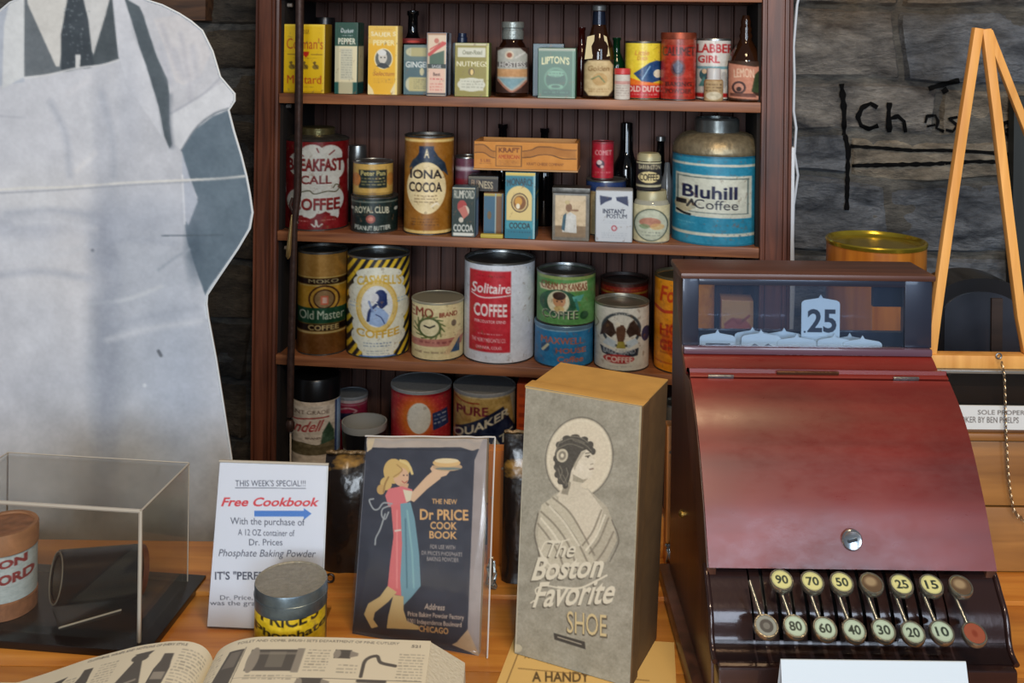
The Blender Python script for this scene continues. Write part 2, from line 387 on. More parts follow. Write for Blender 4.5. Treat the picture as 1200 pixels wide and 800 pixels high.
STONES = [stone_mat('grey_stone', (50, 50, 54), (156, 150, 142), (116, 98, 76)), stone_mat('blue_grey_stone', (46, 51, 60), (138, 142, 148), (104, 94, 80)), stone_mat('buff_stone', (62, 56, 50), (164, 152, 134), (120, 96, 68))]
STONEL = [stone_mat('brown_stone', (52, 45, 38), (112, 98, 80), (84, 68, 50)), stone_mat('dark_brown_stone', (44, 40, 36), (94, 84, 72), (70, 58, 44))]
MORTAR = stone_mat('rough_mortar', (46, 46, 48), (124, 120, 112), (98, 86, 70))
FLOORM = wood('floor_planks', (70, 46, 30), (110, 76, 48), 'Y', 14, 0.5)
WIN = 0.262                                       # wall face behind the shelf front
box('floor', -3.2, 3.2, -3.0, 2.9, -0.05, 0, FLOORM)['kind'] = 'structure'
bmw = bmesh.new(); mw = Matrix.Translation(O_) @ Matrix.Rotation(-YAW, 4, 'Z')
bbox(bmw, -2.4, 2.2, WIN+0.012, WIN+0.25, 0, 2.6, mw); wall = from_bm('wall_back', bmw, MORTAR); wall['kind'] = 'structure'
rnd = random.Random(4)
def stone(sa, sb, za, zb, side, k):
    nx = max(8, int((sb-sa)/0.011)); nz = max(6, int((zb-za)/0.011)); P = []; off = rnd.uniform(0, 0.006); tl = rnd.uniform(-0.012, 0.012); tv = rnd.uniform(-0.03, 0.03); wob = 0.022 if side == 'r' else 0.012
    verts = []; faces = []
    for j in range(nz+1):
        for i in range(nx+1):
            u, v = i/nx, j/nz; s = sa+(sb-sa)*u; z = za+(zb-za)*v
            e = min(u*(sb-sa), (1-u)*(sb-sa), v*(zb-za), (1-v)*(zb-za))
            s0_, z0_ = s, z; s += wob*noise.noise((s0_*6, z0_*6, 3.1)); z += wob*noise.noise((s0_*5, z0_*7, 8.7))
            o = off+tl*(u-0.5)+tv*(v-0.5)*0.5+0.018*noise.noise((s*6, z*13, 1.0))+0.016*abs(noise.noise((s*14, z*26, 5.0)))+0.007*noise.noise((s*38, z*46, 2.0))
            edge = min(1, e/0.012); o = (o+0.014)*(edge**0.5)-0.006*(1-edge)+0.003*noise.noise((s*60, z*60, 9.0))
            verts.append(tuple(S(s, WIN+0.02-o, z)))
    for j in range(nz):
        for i in range(nx):
            a = j*(nx+1)+i; faces.append((a, a+1, a+nx+2, a+nx+1))
    me = bpy.data.meshes.new('stone'); me.from_pydata(verts, [], faces); finish(me, 50)
    ms = STONEL if side == 'l' else STONES
    link('stone', me, ms[rnd.randrange(len(ms))], wall)
    return verts, faces
WV, WF = [], []
for side, (A, B) in (('l', (-1.05, -0.44)), ('r', (0.47, 1.30))):
    z = 0.62; row = 0
    while z < 1.78:
        h = rnd.choice([0.075, 0.10, 0.13, 0.16]) if side == 'l' else rnd.choice([0.11, 0.15, 0.17, 0.085])
        s = A-rnd.uniform(0, 0.12)
        while s < B:
            l = rnd.uniform(0.12, 0.26) if side == 'l' else rnd.uniform(0.2, 0.42)
            v, f_ = stone(s+0.0005, s+l-0.0005, z+0.0005, z+h-0.0005, side, row)
            if side == 'r': b0 = len(WV); WV += v; WF += [tuple(q+b0 for q in g) for g in f_]
            s += l
        z += h; row += 1
b0 = len(WV); WV += [tuple(S(s, WIN+0.012, z)) for s, z in ((0.3, 0.5), (1.6, 0.5), (1.6, 1.9), (0.3, 1.9))]; WF.append((b0, b0+1, b0+2, b0+3))   # the mortar between the stones
bvh = BVHTree.FromPolygons(WV, WF)
INK = plain('black_wall_paint', (12, 12, 13), 0.95, spec=0.1)
def wall_stroke(pts, wpx, name='painted_mark'):
    P = []
    for (x1, y1), (x2, y2) in zip(pts[:-1], pts[1:]):
        n = max(1, int(math.hypot(x2-x1, y2-y1)/1.6))
        P += [(x1+(x2-x1)*i/n, y1+(y2-y1)*i/n) for i in range(n)]
    P.append(pts[-1]); bm = bmesh.new(); prev = None
    for i, (x, y) in enumerate(P):
        a, b = P[max(i-1, 0)], P[min(i+1, len(P)-1)]; dx, dy = b[0]-a[0], b[1]-a[1]; l = math.hypot(dx, dy) or 1; nx, ny = -dy/l, dx/l
        wv = wpx/2*(0.75+0.5*noise.noise((x*0.13, y*0.13, 0))+0.1); row = []
        for t in (-1, -0.33, 0.33, 1):
            u, v = ray(x+nx*t*wv, y+ny*t*wv); d = Vector((u, 1, -v)).normalized(); hit = bvh.ray_cast(Vector((0, 0, CAMZ)), d)
            p = hit[0] if hit[0] else Vector((u*2.05, 2.05, CAMZ-v*2.05)); row.append(bm.verts.new(p-N_*0.0022-d*0.002))
        if prev:
            for q in range(3): bm.faces.new((prev[q], prev[q+1], row[q+1], row[q]))
        prev = row
    me = bpy.data.meshes.new(name); bm.to_mesh(me); bm.free(); finish(me, 60); link(name, me, INK, wall)
wall_stroke([(986, 98), (989, 130), (989, 158)], 7); wall_stroke([(990, 158), (994, 176), (993, 205), (992, 246)], 6)
wall_stroke([(1028, 126), (1020, 121), (1010, 126), (1005, 137), (1009, 147), (1018, 151), (1029, 147)], 6)
wall_stroke([(1042, 120), (1041, 136), (1042, 155)], 7); wall_stroke([(1042, 139), (1052, 136), (1059, 142), (1061, 155)], 5)
wall_stroke([(1084, 144), (1086, 136), (1096, 135), (1099, 142), (1097, 150), (1106, 154)], 3.5); wall_stroke([(1096, 146), (1086, 148)], 3)
wall_stroke([(1122, 137), (1112, 139), (1122, 147), (1116, 154), (1108, 152)], 4)
wall_stroke([(1178, 152), (1188, 150), (1186, 142), (1176, 144), (1176, 156), (1188, 160)], 4)
wall_stroke([(996, 171), (1030, 173), (1068, 176), (1110, 176), (1150, 178), (1187, 181)], 4.5)
wall_stroke([(998, 194), (1041, 193), (1090, 192), (1142, 189), (1187, 190)], 5.5)
wall_stroke([(1088, 104), (1100, 100), (1112, 97), (1124, 94)], 7, 'soot_blot'); wall_stroke([(1104, 108), (1110, 104)], 8, 'soot_blot')
# dark upright board at the right end of the wall
DKB = wood('green_black_board', (20, 24, 22), (34, 38, 34), 'Z', 30, 0.6)
a = S(s_at(1185, WIN-0.03, 1.4), WIN-0.03, 0)
box('trim_1', 0, 0.11, 0, 0.03, 0, 1.50, DKB).matrix_world = Matrix.Translation((a.x, a.y-0.01, 0)) @ Matrix.Rotation(-YAW, 4, 'Z')
bpy.data.objects['trim_1']['kind'] = 'structure'
# brown timber beam behind the shopkeeper at the top left
TB = wood('old_brown_timber', (58, 38, 26), (100, 68, 44), 'X', 26, 0.7)
bm = bmesh.new(); zb = z_at(200, 24, WIN-0.03); bbox(bm, -1.05, s_at(243, WIN-0.03, 1.65), WIN-0.04, WIN+0.03, zb, zb+0.2, mw); from_bm('trim_2', bm, TB, bevel=0.003)['kind'] = 'structure'

# ================================================================== THE BOOKCASE
W1 = wood('bookcase_brown', (78, 42, 30), (124, 72, 50), 'Z', 34, 0.45, coat=0.1)
W1X = wood('bookcase_board', (112, 66, 42), (164, 106, 68), 'X', 34, 0.45, coat=0.1)
WB = wood('beadboard_brown', (70, 43, 35), (98, 62, 50), 'Z', 30, 0.65, coat=0.0, bump=0.15)
WD = plain('dark_backing', (22, 15, 13), 0.9)
case = thing('bookcase', 'dark brown wooden wall bookcase full of old tins with a beadboard back', 'bookcase', (0, SD, 0), -YAW)
XL0, XL1 = s_at(299, 0, 1.6), s_at(327, 0, 1.6)
XR0, XR1 = s_at(893, 0, 1.6), s_at(930, 0, 1.6)
def post(x0, x1):
    n = 5; pts = [(x0, 0)]; w_ = x1-x0
    flat = 0.28
    prof = [(0, 0.004), (0.02, 0), (0.10, 0), (0.12, 0.004), (0.16, 0.004), (0.18, 0), (0.66, 0), (0.68, 0.005), (0.72, 0.005), (0.745, 0.001), (0.80, 0.001), (0.82, 0.006), (0.87, 0.006), (0.89, 0.001), (0.98, 0.002), (1, 0.006)]
    P = [(x0+w_*a, b, 0) for a, b in prof]+[(x1, 0.22, 0), (x0, 0.22, 0)]
    return prism('side_post', P, (0, 0, 2.15), W1, case)
post(XL0, XL1); post(XR0, XR1)
box('side_panel', XL1, XL1+0.006, 0.012, 0.205, 0, 2.15, WD, case); box('side_panel', XR0-0.006, XR0, 0.012, 0.205, 0, 2.15, WD, case)
box('backing', XL0, XR1, 0.212, 0.218, 0, 2.15, WD, case)
nb = 29; bw = (XR0-XL1)/nb
bm = bmesh.new(); P = [(0.0004, 0.2055, 0), (0.0018, 0.2035, 0), (bw-0.0062, 0.2035, 0), (bw-0.0055, 0.2047, 0), (bw-0.0048, 0.2047, 0), (bw-0.0042, 0.203, 0), (bw-0.0018, 0.203, 0), (bw-0.0004, 0.2055, 0), (bw-0.0004, 0.211, 0), (0.0004, 0.211, 0)]
prism_into(bm, P, (0, 0, 2.15)); bmesh.ops.recalc_face_normals(bm, faces=bm.faces[:]); bme = bpy.data.meshes.new('beadboard'); bm.to_mesh(bme); bm.free(); finish(bme, 30); bme.materials.append(WB)
for i in range(nb):
    o = bpy.data.objects.new('beadboard', bme); COL.objects.link(o); o.parent = case; o.location = (XL1+i*bw, 0, 0)
TH = 0.0185
for k in range(5):
    z = SZ[k]
    if k == 0: z0, z1 = z, z+TH
    else: z0, z1 = z-TH, z
    box('shelf_board', XL1+0.001, XR0-0.0005, 0.0, 0.2, z0, z1, W1X, case, bevel=0.0015)
PEG = plain('pale_peg', (150, 140, 130), 0.6)
for px, py in ((331, 6), (331, 124), (331, 290), (896, 130)):
    zz = z_at(px, py, 0.03); s = s_at(px, 0.03, zz); sgn = 1 if px < 600 else -1
    xw = XL1+0.006 if px < 600 else XR0-0.006
    tube('shelf_peg', [(xw-0.001*sgn, 0.03, zz), (xw+0.009*sgn, 0.03, zz)], 0.004, PEG, case, 8)
box('shelf_board', XL1+0.001, XR0-0.0005, 0.0, 0.2, 0.10, 0.10+TH, W1X, case, bevel=0.0015)
# white cable beside the bookcase and white strip
WHT = plain('white_plastic', (205, 212, 222), 0.4)
pts = []
for px, py in ((937, -8), (934, 6), (932, 30), (930, 55), (931, 90), (930, 130), (933, 150), (931, 180), (935, 205), (930, 240), (929, 280), (930, 340), (927, 420)):
    zz = z_at(px, py, 0.195); pts.append(S(s_at(px, 0.195, zz), 0.195, zz))
tagit(tube('cable', pts, 0.0028, WHT), 'thin white cable hanging down the right side of the bookcase', 'cable')
zz1, zz0 = z_at(925, 172, 0.02), z_at(925, 420, 0.02); s0 = XR1+0.0005
o = box('plastic_strip', s0, s0+0.006, 0.012, 0.032, zz0, zz1, WHT, None, 0.001); o.matrix_world = mw; tagit(o, 'narrow white plastic strip fixed to the outer edge of the bookcase', 'strip')
# ================================================================== TINS, JARS AND BOTTLES
def spot(cx, d, z):
    p = S(s_at(cx, d, z), d, z); return p, math.atan2(-p.x, p.y)
def rad(cx, wpx, inset, z):
    R = wpx*SD/F/2
    for _ in range(6):
        p, _a = spot(cx, inset+R, z); R = wpx/2*p.y/F
    return R
TOP = {}
def can(name, label, cx, w_, ytop, k, art, inset=0.012, z=None, top='recess', body=(120, 110, 95), mat=None, group=None, lidmat=None, lidh=0.0, rim=None, half=1.5708, cat='tin', rr=0.0):
    z0 = SZ[k] if z is None else z
    R = rad(cx, w_, inset, z0); p, an = spot(cx, inset+R, z0); u, v = ray(cx, ytop); H = CAMZ-v*(p.y-R)-z0
    t = thing(name, label, cat, p, an+rr, group); rim = rim or TIND

    B = plain('can_side_%d_%d_%d' % tuple(body), body, 0.5)
    hb = H-lidh
    lathe('body', [(R*0.93, 0.0015), (R*0.985, 0), (R*0.985, hb-0.001), (R*0.9, hb-0.010)], B, t)
    rings = bmesh.new()
    lathe_into(rings, [(R*0.975, 0), (R, 0.0006), (R, 0.0024), (R*0.975, 0.003)], 48, None, False, False)
    from_bm('base_rim', rings, rim, t)
    if art is not None: wrap_label('label', art, R*0.991, 0.003, hb-(0.0035 if top != 'slip' else 0.0), mat or PR, t, half)
    if top == 'recess':
        lathe('top_rim', [(R*0.97, hb-0.0045), (R, hb-0.004), (R, hb-0.0008), (R*0.985, hb), (R*0.955, hb), (R*0.945, hb-0.001), (R*0.94, hb-0.006), (R*0.90, hb-0.0068), (R*0.86, hb-0.0058), (0, hb-0.0058)], lidmat or TIN, t, cap0=False)
    elif top == 'slip':
        lathe('lid', [(R*0.995, hb-0.0005), (R*1.012, hb), (R*1.012, H-0.0012), (R*0.995, H), (R*0.955, H), (R*0.945, H-0.0012), (0, H-0.0012)], lidmat or TIN, t, cap0=False)
    elif top == 'flat':
        lathe('top_rim', [(R*0.97, hb-0.004), (R, hb-0.0035), (R, hb-0.0006), (R*0.985, hb), (R*0.965, hb), (R*0.955, hb-0.0012), (0, hb-0.0012)], lidmat or TIN, t, cap0=False)
    TOP[name+str(cx)] = (z0+H, p, R); t['_H'] = H; del t['_H']
    return t, R, H, p
def tinbox(name, label, x0, x1, ytop, k, art, side, dep=0.05, inset=0.012, z=None, rot=0.0, mat=None, group=None, topc=None, lid=False, cat='tin', bev=0.002, sideart=None, notch=0):
    z0 = SZ[k] if z is None else z; cx = (x0+x1)/2; p, an = spot(cx, inset, z0); w2 = (x1-x0)*p.y/F/2/max(0.8, math.cos(math.atan2(p.x, p.y)+YAW-rot))
    u, v = ray(cx, ytop); H = CAMZ-v*p.y-z0; t = thing(name, label, cat, p, -YAW+rot, group)
    B = plain('box_side_%d_%d_%d' % tuple(side), side, 0.45, coat=0.15)
    box('body', -w2, w2, 0, dep, 0, H, B, t, bev)
    g = 0.0005; e = bev*0.6
    flat_label('label', art, [(-w2+e, -g, H-e), (w2-e, -g, H-e), (w2-e, -g, e), (-w2+e, -g, e)], mat or PR, t)
    if sideart: flat_label('side_label', sideart, [(w2+g, e, H-e), (w2+g, dep-e, H-e), (w2+g, dep-e, e), (w2+g, e, e)], mat or PR, t)
    if lid: box('lid', -w2*0.985-0.0012, w2*0.985+0.0012, 0.001-0.0018, dep+0.0005, H-e-lid, H+0.0015, topc, t, 0.0012)
    return t, w2, H, p
def bottle(name, label, cx, w_, ytop, k, prof, mat, inset=0.02, z=None, art=None, lz=(0.1, 0.6), cap=None, lmat=None, cat='bottle', group=None, half=1.35, seg=32):
    z0 = SZ[k] if z is None else z; R = rad(cx, w_, inset, z0); p, an = spot(cx, inset+R, z0); u, v = ray(cx, ytop); H = CAMZ-v*p.y-z0
    t = thing(name, label, cat, p, an, group)
    lathe('glass_body', [(r*R, q*H) for r, q in prof], mat, t, seg, angle=60)
    if art is not None:
        rl = max(r for r, q in prof if lz[0]-0.3 <= q <= lz[1]+0.02)
        wrap_label('label', art, rl*R*1.012, lz[0]*H, lz[1]*H, lmat or PP, t, half)
    if cap:
        cm, prf = cap; lathe('cap', [(r*R, q*H) for r, q in prf], cm, t, 28)
    return t, R, H, p
DG = glassy('dark_bottle_glass', (26, 14, 8), 0.06, 0.35); BG = glassy('brown_glass', (52, 28, 14), 0.06, 0.35); GG = glassy('green_glass', (12, 60, 34), 0.06, 0.5)
KG = plain('black_glass', (8, 8, 10), 0.06, spec=0.7); CG = clear('clear_glass', (214, 220, 220), 0.04)
cream = (224, 208, 168); white = (214, 218, 222)

# ---- top shelf, left to right
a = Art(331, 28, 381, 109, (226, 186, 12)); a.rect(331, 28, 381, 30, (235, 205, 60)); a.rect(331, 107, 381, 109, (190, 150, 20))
a.text("Colman's", 334, 44, 379, 57, (176, 66, 20), bold=0.0); a.text('D.S.F.', 354, 34, 362, 39, (120, 80, 20)); a.poly([(354, 60), (362, 60), (361, 64), (358, 67), (354, 63)], (190, 40, 20))
a.rect(335, 63, 350, 64, (150, 110, 20)); a.rect(364, 63, 379, 64, (150, 110, 20)); a.scrib(342, 67, 372, 69, 1, (150, 110, 30))
for x in (341, 357, 370):
    a.ell(x, 78, 4, 3, (110, 90, 40), 0.8); a.line([(x-3, 73), (x+3, 80)], 1.2, (90, 70, 30)); a.ell(x-1, 73, 1.6, 1.6, (110, 86, 30))
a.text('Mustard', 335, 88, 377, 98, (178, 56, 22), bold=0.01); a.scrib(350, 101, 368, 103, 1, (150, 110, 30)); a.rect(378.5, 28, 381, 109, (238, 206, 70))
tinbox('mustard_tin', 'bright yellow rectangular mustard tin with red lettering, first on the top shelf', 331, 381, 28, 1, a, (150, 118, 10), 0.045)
a = Art(391, 26, 419, 109, (226, 216, 178)); a.rect(391, 26, 419, 53, (34, 74, 60)); a.rect(391, 95, 419, 109, (28, 84, 76)); a.rect(396, 95, 414, 109, (186, 180, 146)); a.rect(391, 53, 396, 95, (196, 190, 156))
a.text('Durkee', 398, 33, 414, 38, white, shear=0.2, arc=-1); a.scrib(399, 40, 414, 42, 1, white); a.text('PEPPER', 395, 44, 417, 51, (236, 232, 210), bold=0.05); a.rect(398, 56, 413, 92, (206, 204, 180)); a.scrib(399, 57, 413, 91, 12, (130, 130, 116), 0.6)
sa = Art(0, 0, 7, 83, (206, 198, 160)); sa.rect(0, 0, 7, 27, (30, 70, 62)); sa.rect(0, 69, 7, 83, (26, 78, 80))
tinbox('pepper_tin', 'slim green and cream pepper tin with white lettering, second on the top shelf', 391, 419, 26, 1, a, (30, 70, 62), 0.042, sideart=sa)
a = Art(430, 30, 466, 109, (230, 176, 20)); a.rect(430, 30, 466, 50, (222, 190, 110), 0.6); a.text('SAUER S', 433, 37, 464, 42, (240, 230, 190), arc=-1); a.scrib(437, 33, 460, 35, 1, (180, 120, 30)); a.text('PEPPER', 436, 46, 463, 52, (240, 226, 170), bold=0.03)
a.ell(449, 67.5, 11.5, 12, (238, 226, 180)); a.ell(449, 67.5, 10.3, 10.8, (92, 96, 92)); a.ell(448, 66, 5.4, 7, (206, 200, 186)); a.ell(447, 60.5, 5.5, 3.5, (220, 220, 214)); a.poly([(440, 76), (446, 72), (452, 73), (457, 77), (450, 79)], (50, 54, 56)); a.ell(446, 66, 1, .8, (60, 60, 60)); a.ell(450.5, 66, 1, .8, (60, 60, 60))
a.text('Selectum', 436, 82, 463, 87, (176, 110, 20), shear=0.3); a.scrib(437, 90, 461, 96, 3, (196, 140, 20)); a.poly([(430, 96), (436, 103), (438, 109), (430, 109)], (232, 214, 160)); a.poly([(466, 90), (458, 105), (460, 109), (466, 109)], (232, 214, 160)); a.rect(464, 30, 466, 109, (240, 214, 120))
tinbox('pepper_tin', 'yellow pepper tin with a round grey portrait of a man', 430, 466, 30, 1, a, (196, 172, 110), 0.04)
PF = [(0.9, 0), (1, 0.02), (1, 0.52), (0.9, 0.60), (0.45, 0.68), (0.36, 0.74), (0.34, 0.93), (0.42, 0.94), (0.42, 0.99), (0.2, 1.0)]
a = Art(474, 42, 492, 52, (110, 30, 30)); a.ell(483, 48, 4, 2, (180, 60, 50))
bottle('sauce_bottle', 'dark bottle with a blue-black cap standing behind the ginger tin', 483, 34, 12, 1, PF, KG, 0.075, art=a, lz=(0.60, 0.66))
a = Art(472, 52, 498, 109, (70, 98, 104)); a.rect(472, 52, 500, 70, (120, 134, 124), 0.5); a.ell(481, 60, 7, 5, (188, 186, 150)); a.rect(480, 55, 498, 65, (176, 168, 116)); a.text('GINGER', 474, 71, 501, 78, (214, 220, 216), bold=0.03); a.ell(492, 82.5, 2.4, 4.5, (196, 190, 150)); a.ell(480, 97, 6, 8, (190, 190, 160)); a.rect(478, 89, 498, 105, (186, 176, 120)); a.scrib(483, 91, 497, 103, 5, (110, 110, 80))
tinbox('ginger_tin', 'small blue-grey ginger tin half hidden by the red and white box', 472, 501, 52, 1, a, (50, 74, 80), 0.035, 0.03)
a = Art(499, 38, 523, 111, (218, 196, 170)); a.rect(499, 38, 500.5, 111, (150, 140, 120)); a.rect(499, 38, 523, 40, (160, 120, 90)); a.poly([(502, 64), (521, 58), (521, 78), (502, 79)], (70, 96, 74)); a.line([(502, 63), (511, 56), (521, 50)], 4, (196, 70, 60)); a.line([(503, 57), (519, 48)], 1.5, (200, 80, 70)); a.ell(511, 47, 3, 3, (190, 110, 90)); a.rect(500, 74, 523, 79, (34, 46, 40)); a.text('SAGE', 505, 75, 517, 78.5, white); a.rect(502, 80, 521, 108, (226, 188, 166)); a.text('Best', 507, 84, 516, 88, (90, 60, 50)); a.scrib(503, 90, 520, 94, 1, (190, 50, 50)); a.scrib(503, 96, 520, 106, 3, (196, 80, 70)); a.rect(499, 108, 523, 110, (40, 40, 44))
sa = Art(0, 0, 6, 73, (110, 122, 140)); sa.rect(0, 0, 2.5, 73, (30, 34, 44)); sa.rect(3, 0, 5, 73, (190, 200, 214))
tinbox('spice_box', 'narrow red, green and pink spice carton with a pale blue edge', 499, 523, 38, 1, a, (110, 122, 140), 0.045, 0.004, sideart=sa)
CB = plain('blue_white_cap', (150, 168, 190), 0.35); CBD = plain('blue_cap', (30, 40, 66), 0.3)
bottle('glue_jar', 'small jar with a blue and white screw cap behind the nutmeg tin', 541, 24, 39, 1, [(0.95, 0), (1, 0.03), (1, 0.8), (0.9, 0.84)], CB, 0.09, cap=(CBD, [(0.5, 0.84), (0.5, 0.93), (0.42, 0.94), (0.42, 1.0), (0, 1.0)]), cat='jar')
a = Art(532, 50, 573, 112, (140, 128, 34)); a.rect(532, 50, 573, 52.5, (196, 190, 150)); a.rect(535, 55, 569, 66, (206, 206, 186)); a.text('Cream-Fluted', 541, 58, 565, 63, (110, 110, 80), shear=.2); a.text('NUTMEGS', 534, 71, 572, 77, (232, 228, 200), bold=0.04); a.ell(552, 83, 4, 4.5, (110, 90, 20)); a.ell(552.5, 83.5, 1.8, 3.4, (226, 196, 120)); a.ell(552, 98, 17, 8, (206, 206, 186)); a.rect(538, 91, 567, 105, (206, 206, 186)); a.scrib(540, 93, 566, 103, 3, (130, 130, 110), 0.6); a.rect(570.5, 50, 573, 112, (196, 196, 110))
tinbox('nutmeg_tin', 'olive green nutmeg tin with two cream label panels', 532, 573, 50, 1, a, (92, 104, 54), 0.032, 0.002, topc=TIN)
a = Art(582, 54, 619, 107, (120, 100, 70)); a.rect(582, 54, 619, 107, (52, 26, 16)); a.poly([(584, 58), (592, 55), (609, 55), (617, 62), (617, 92), (609, 100), (601, 106), (592, 100), (584, 93)], (176, 178, 170)); a.rect(584, 71, 617, 77, (110, 106, 104)); a.text('HOSTESS', 586, 71, 615, 77, (206, 206, 200)); a.rect(584, 79, 617, 88, (196, 150, 104)); a.poly([(586, 90), (615, 90), (606, 98), (600, 103), (592, 97)], (130, 164, 174)); a.ell(597, 63, 5, 5, (210, 200, 180)); a.ell(597, 63, 3, 3, (150, 90, 70)); a.curve([(585, 92), (592, 100), (600, 105), (609, 100), (616, 93)], 2.2, (170, 120, 100)); a.line([(604, 66), (614, 60)], 2, (206, 206, 200))
SILV = plain('silver_paint_cap', (140, 146, 142), 0.35, 0.5, bump=0.3, var=0.2); 
bottle('pickle_jar', 'round dark jar with a silver screw lid and a shield-shaped label', 600, 39, 25.5, 1, [(0.9, 0), (0.98, 0.02), (1, 0.10), (1, 0.50), (0.93, 0.62), (0.72, 0.71), (0.62, 0.74), (0.62, 0.86)], glassy('treacle_glass', (40, 18, 8), 0.08, 0.3), 0.008, art=a, lz=(0.06, 0.66), cap=(SILV, [(0.60, 0.76), (0.66, 0.77), (0.66, 0.88), (0.60, 0.885), (0.60, 0.91), (0.68, 0.92), (0.68, 0.99), (0.62, 1.0), (0, 1.0)]), cat='jar')
a = Art(622, 51, 662, 112, (66, 92, 104)); tinbox('tea_tin', 'dull blue tin mostly hidden behind the green tea tin', 624, 660, 51, 1, a, (50, 76, 88), 0.03, 0.06)
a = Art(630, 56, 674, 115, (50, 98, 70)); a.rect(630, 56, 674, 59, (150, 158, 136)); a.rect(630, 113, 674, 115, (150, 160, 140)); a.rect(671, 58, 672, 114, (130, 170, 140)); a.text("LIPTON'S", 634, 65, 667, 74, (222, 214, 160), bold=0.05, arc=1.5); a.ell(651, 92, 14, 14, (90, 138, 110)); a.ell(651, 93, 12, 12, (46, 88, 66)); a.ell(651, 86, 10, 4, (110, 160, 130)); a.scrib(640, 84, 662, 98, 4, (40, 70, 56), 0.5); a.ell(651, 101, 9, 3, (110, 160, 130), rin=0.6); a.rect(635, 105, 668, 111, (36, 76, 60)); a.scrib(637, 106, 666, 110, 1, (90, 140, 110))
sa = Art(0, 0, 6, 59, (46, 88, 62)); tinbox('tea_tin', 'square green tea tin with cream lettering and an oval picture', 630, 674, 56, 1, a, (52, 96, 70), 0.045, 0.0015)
WINE = [(0.9, 0), (1, 0.02), (1, 0.50), (0.95, 0.58), (0.6, 0.68), (0.42, 0.75), (0.38, 0.95), (0.46, 0.96), (0.46, 1.0), (0.2, 1.0)]
bottle('old_bottle', 'small dark red-brown bottle between the tea tin and the tall brown bottle', 681, 20, 32, 1, WINE, glassy('red_brown_glass', (60, 14, 10), 0.1, 0.3), 0.08)
bottle('old_bottle', 'dark green bottle behind the yellow soap powder can', 722, 22, 44, 1, WINE, GG, 0.07)
a = Art(685, 70, 718, 111, (206, 184, 138)); a.rect(685, 70, 718, 111, (40, 20, 8)); a.poly([(686, 76), (690, 71), (713, 71), (717, 76), (717, 104), (712, 110), (691, 110), (686, 104)], (206, 184, 138)); a.text('Golden', 690, 77, 713, 83, (140, 110, 70), shear=.2); a.ell(703, 92, 8, 7, (188, 156, 104)); a.line([(694, 92), (702, 88), (708, 95)], 1.5, (120, 130, 90)); a.scrib(691, 102, 713, 107, 2, (150, 110, 70)); a.mottle(8, 5)
t, R, H, p = bottle('beer_bottle', 'tall brown bottle with a cream label and paper tag on its neck', 701, 36, 6, 1, [(0.9, 0), (0.98, 0.02), (1, 0.05), (1, 0.48), (0.93, 0.56), (0.62, 0.68), (0.45, 0.78), (0.38, 0.93), (0.40, 0.94)], BG, 0.008, art=a, lz=(0.03, 0.42), cap=(plain('grey_crown_cap', (110, 112, 112), 0.4, 0.6), [(0.36, 0.935), (0.44, 0.94), (0.46, 0.985), (0.40, 1.0), (0, 1.0)]))
lathe('neck_sleeve', [(R*0.455, H*0.79), (R*0.40, H*0.93)], plain('dark_blue_foil', (24, 32, 50), 0.25, 0.3), t, 28, cap0=False, cap1=False)
TAG = plain('paper_tag', (206, 192, 150), 0.8)
tg = prism('paper_tag', [(-R*0.75, -R*0.70, H*0.66), (-R*0.28, -R*0.62, H*0.68), (-R*0.40, -R*0.95, H*0.43), (-R*0.90, -R*0.95, H*0.42)], (0, -0.0006, 0), TAG, t)
prism('paper_tag', [(R*0.30, -R*0.60, H*0.68), (R*0.50, -R*0.56, H*0.66), (R*0.72, -R*0.8, H*0.46), (R*0.52, -R*0.85, H*0.45)], (0, -0.0006, 0), TAG, t)
tube('string', [(R*0.44*math.cos(q), R*0.44*math.sin(q), H*(0.77+0.01*math.sin(q))) for q in np.linspace(0, 6.28, 20, endpoint=False)], 0.0008, TAG, t, 6, True)
a = Art(720, 80, 738, 116, (206, 200, 190)); a.scrib(722, 90, 737, 113, 6, (150, 130, 124), 0.5); a.rect(720, 88, 738, 93, (206, 130, 124), 0.6)
bottle('pill_bottle', 'tiny white bottle with a red cap in front of the yellow soap powder can', 729, 18, 80, 1, [(0.95, 0), (1, 0.02), (1, 0.8), (0.95, 0.82)], plain('milk_glass', (200, 196, 188), 0.4), 0.002, art=a, lz=(0.03, 0.76), cap=(plain('red_cap', (196, 60, 60), 0.4), [(1.0, 0.80), (1.05, 0.81), (1.05, 0.97), (0.98, 1.0), (0, 1.0)]), half=1.5)
a = Art(732, 48, 774, 115, (230, 208, 60)); a.text('Little', 743, 57, 760, 63, (206, 140, 60), shear=.2); a.text('Dutch', 746, 64, 758, 69, (206, 140, 60), shear=.2); a.poly([(742, 85), (752, 78), (760, 72), (768, 69), (774, 70), (774, 93), (763, 96), (752, 95)], (30, 70, 120)); a.line([(752, 92), (761, 76)], 1.2, (150, 190, 220)); a.ell(770, 85, 5, 5, (226, 220, 196)); a.poly([(738, 90), (750, 94), (774, 97), (774, 101), (738, 99)], (230, 120, 40)); a.rect(732, 99, 774, 115, (190, 36, 40)); a.text('OLD DUTCH', 736, 100, 777, 107, (232, 214, 200), bold=0.03); a.scrib(740, 109, 770, 112, 1, (230, 180, 170))
can('soap_powder_can', 'round yellow and red can with a large blue shape on its front', 753, 42, 48, 1, a, 0.02, body=(206, 180, 50), lidmat=TIND)
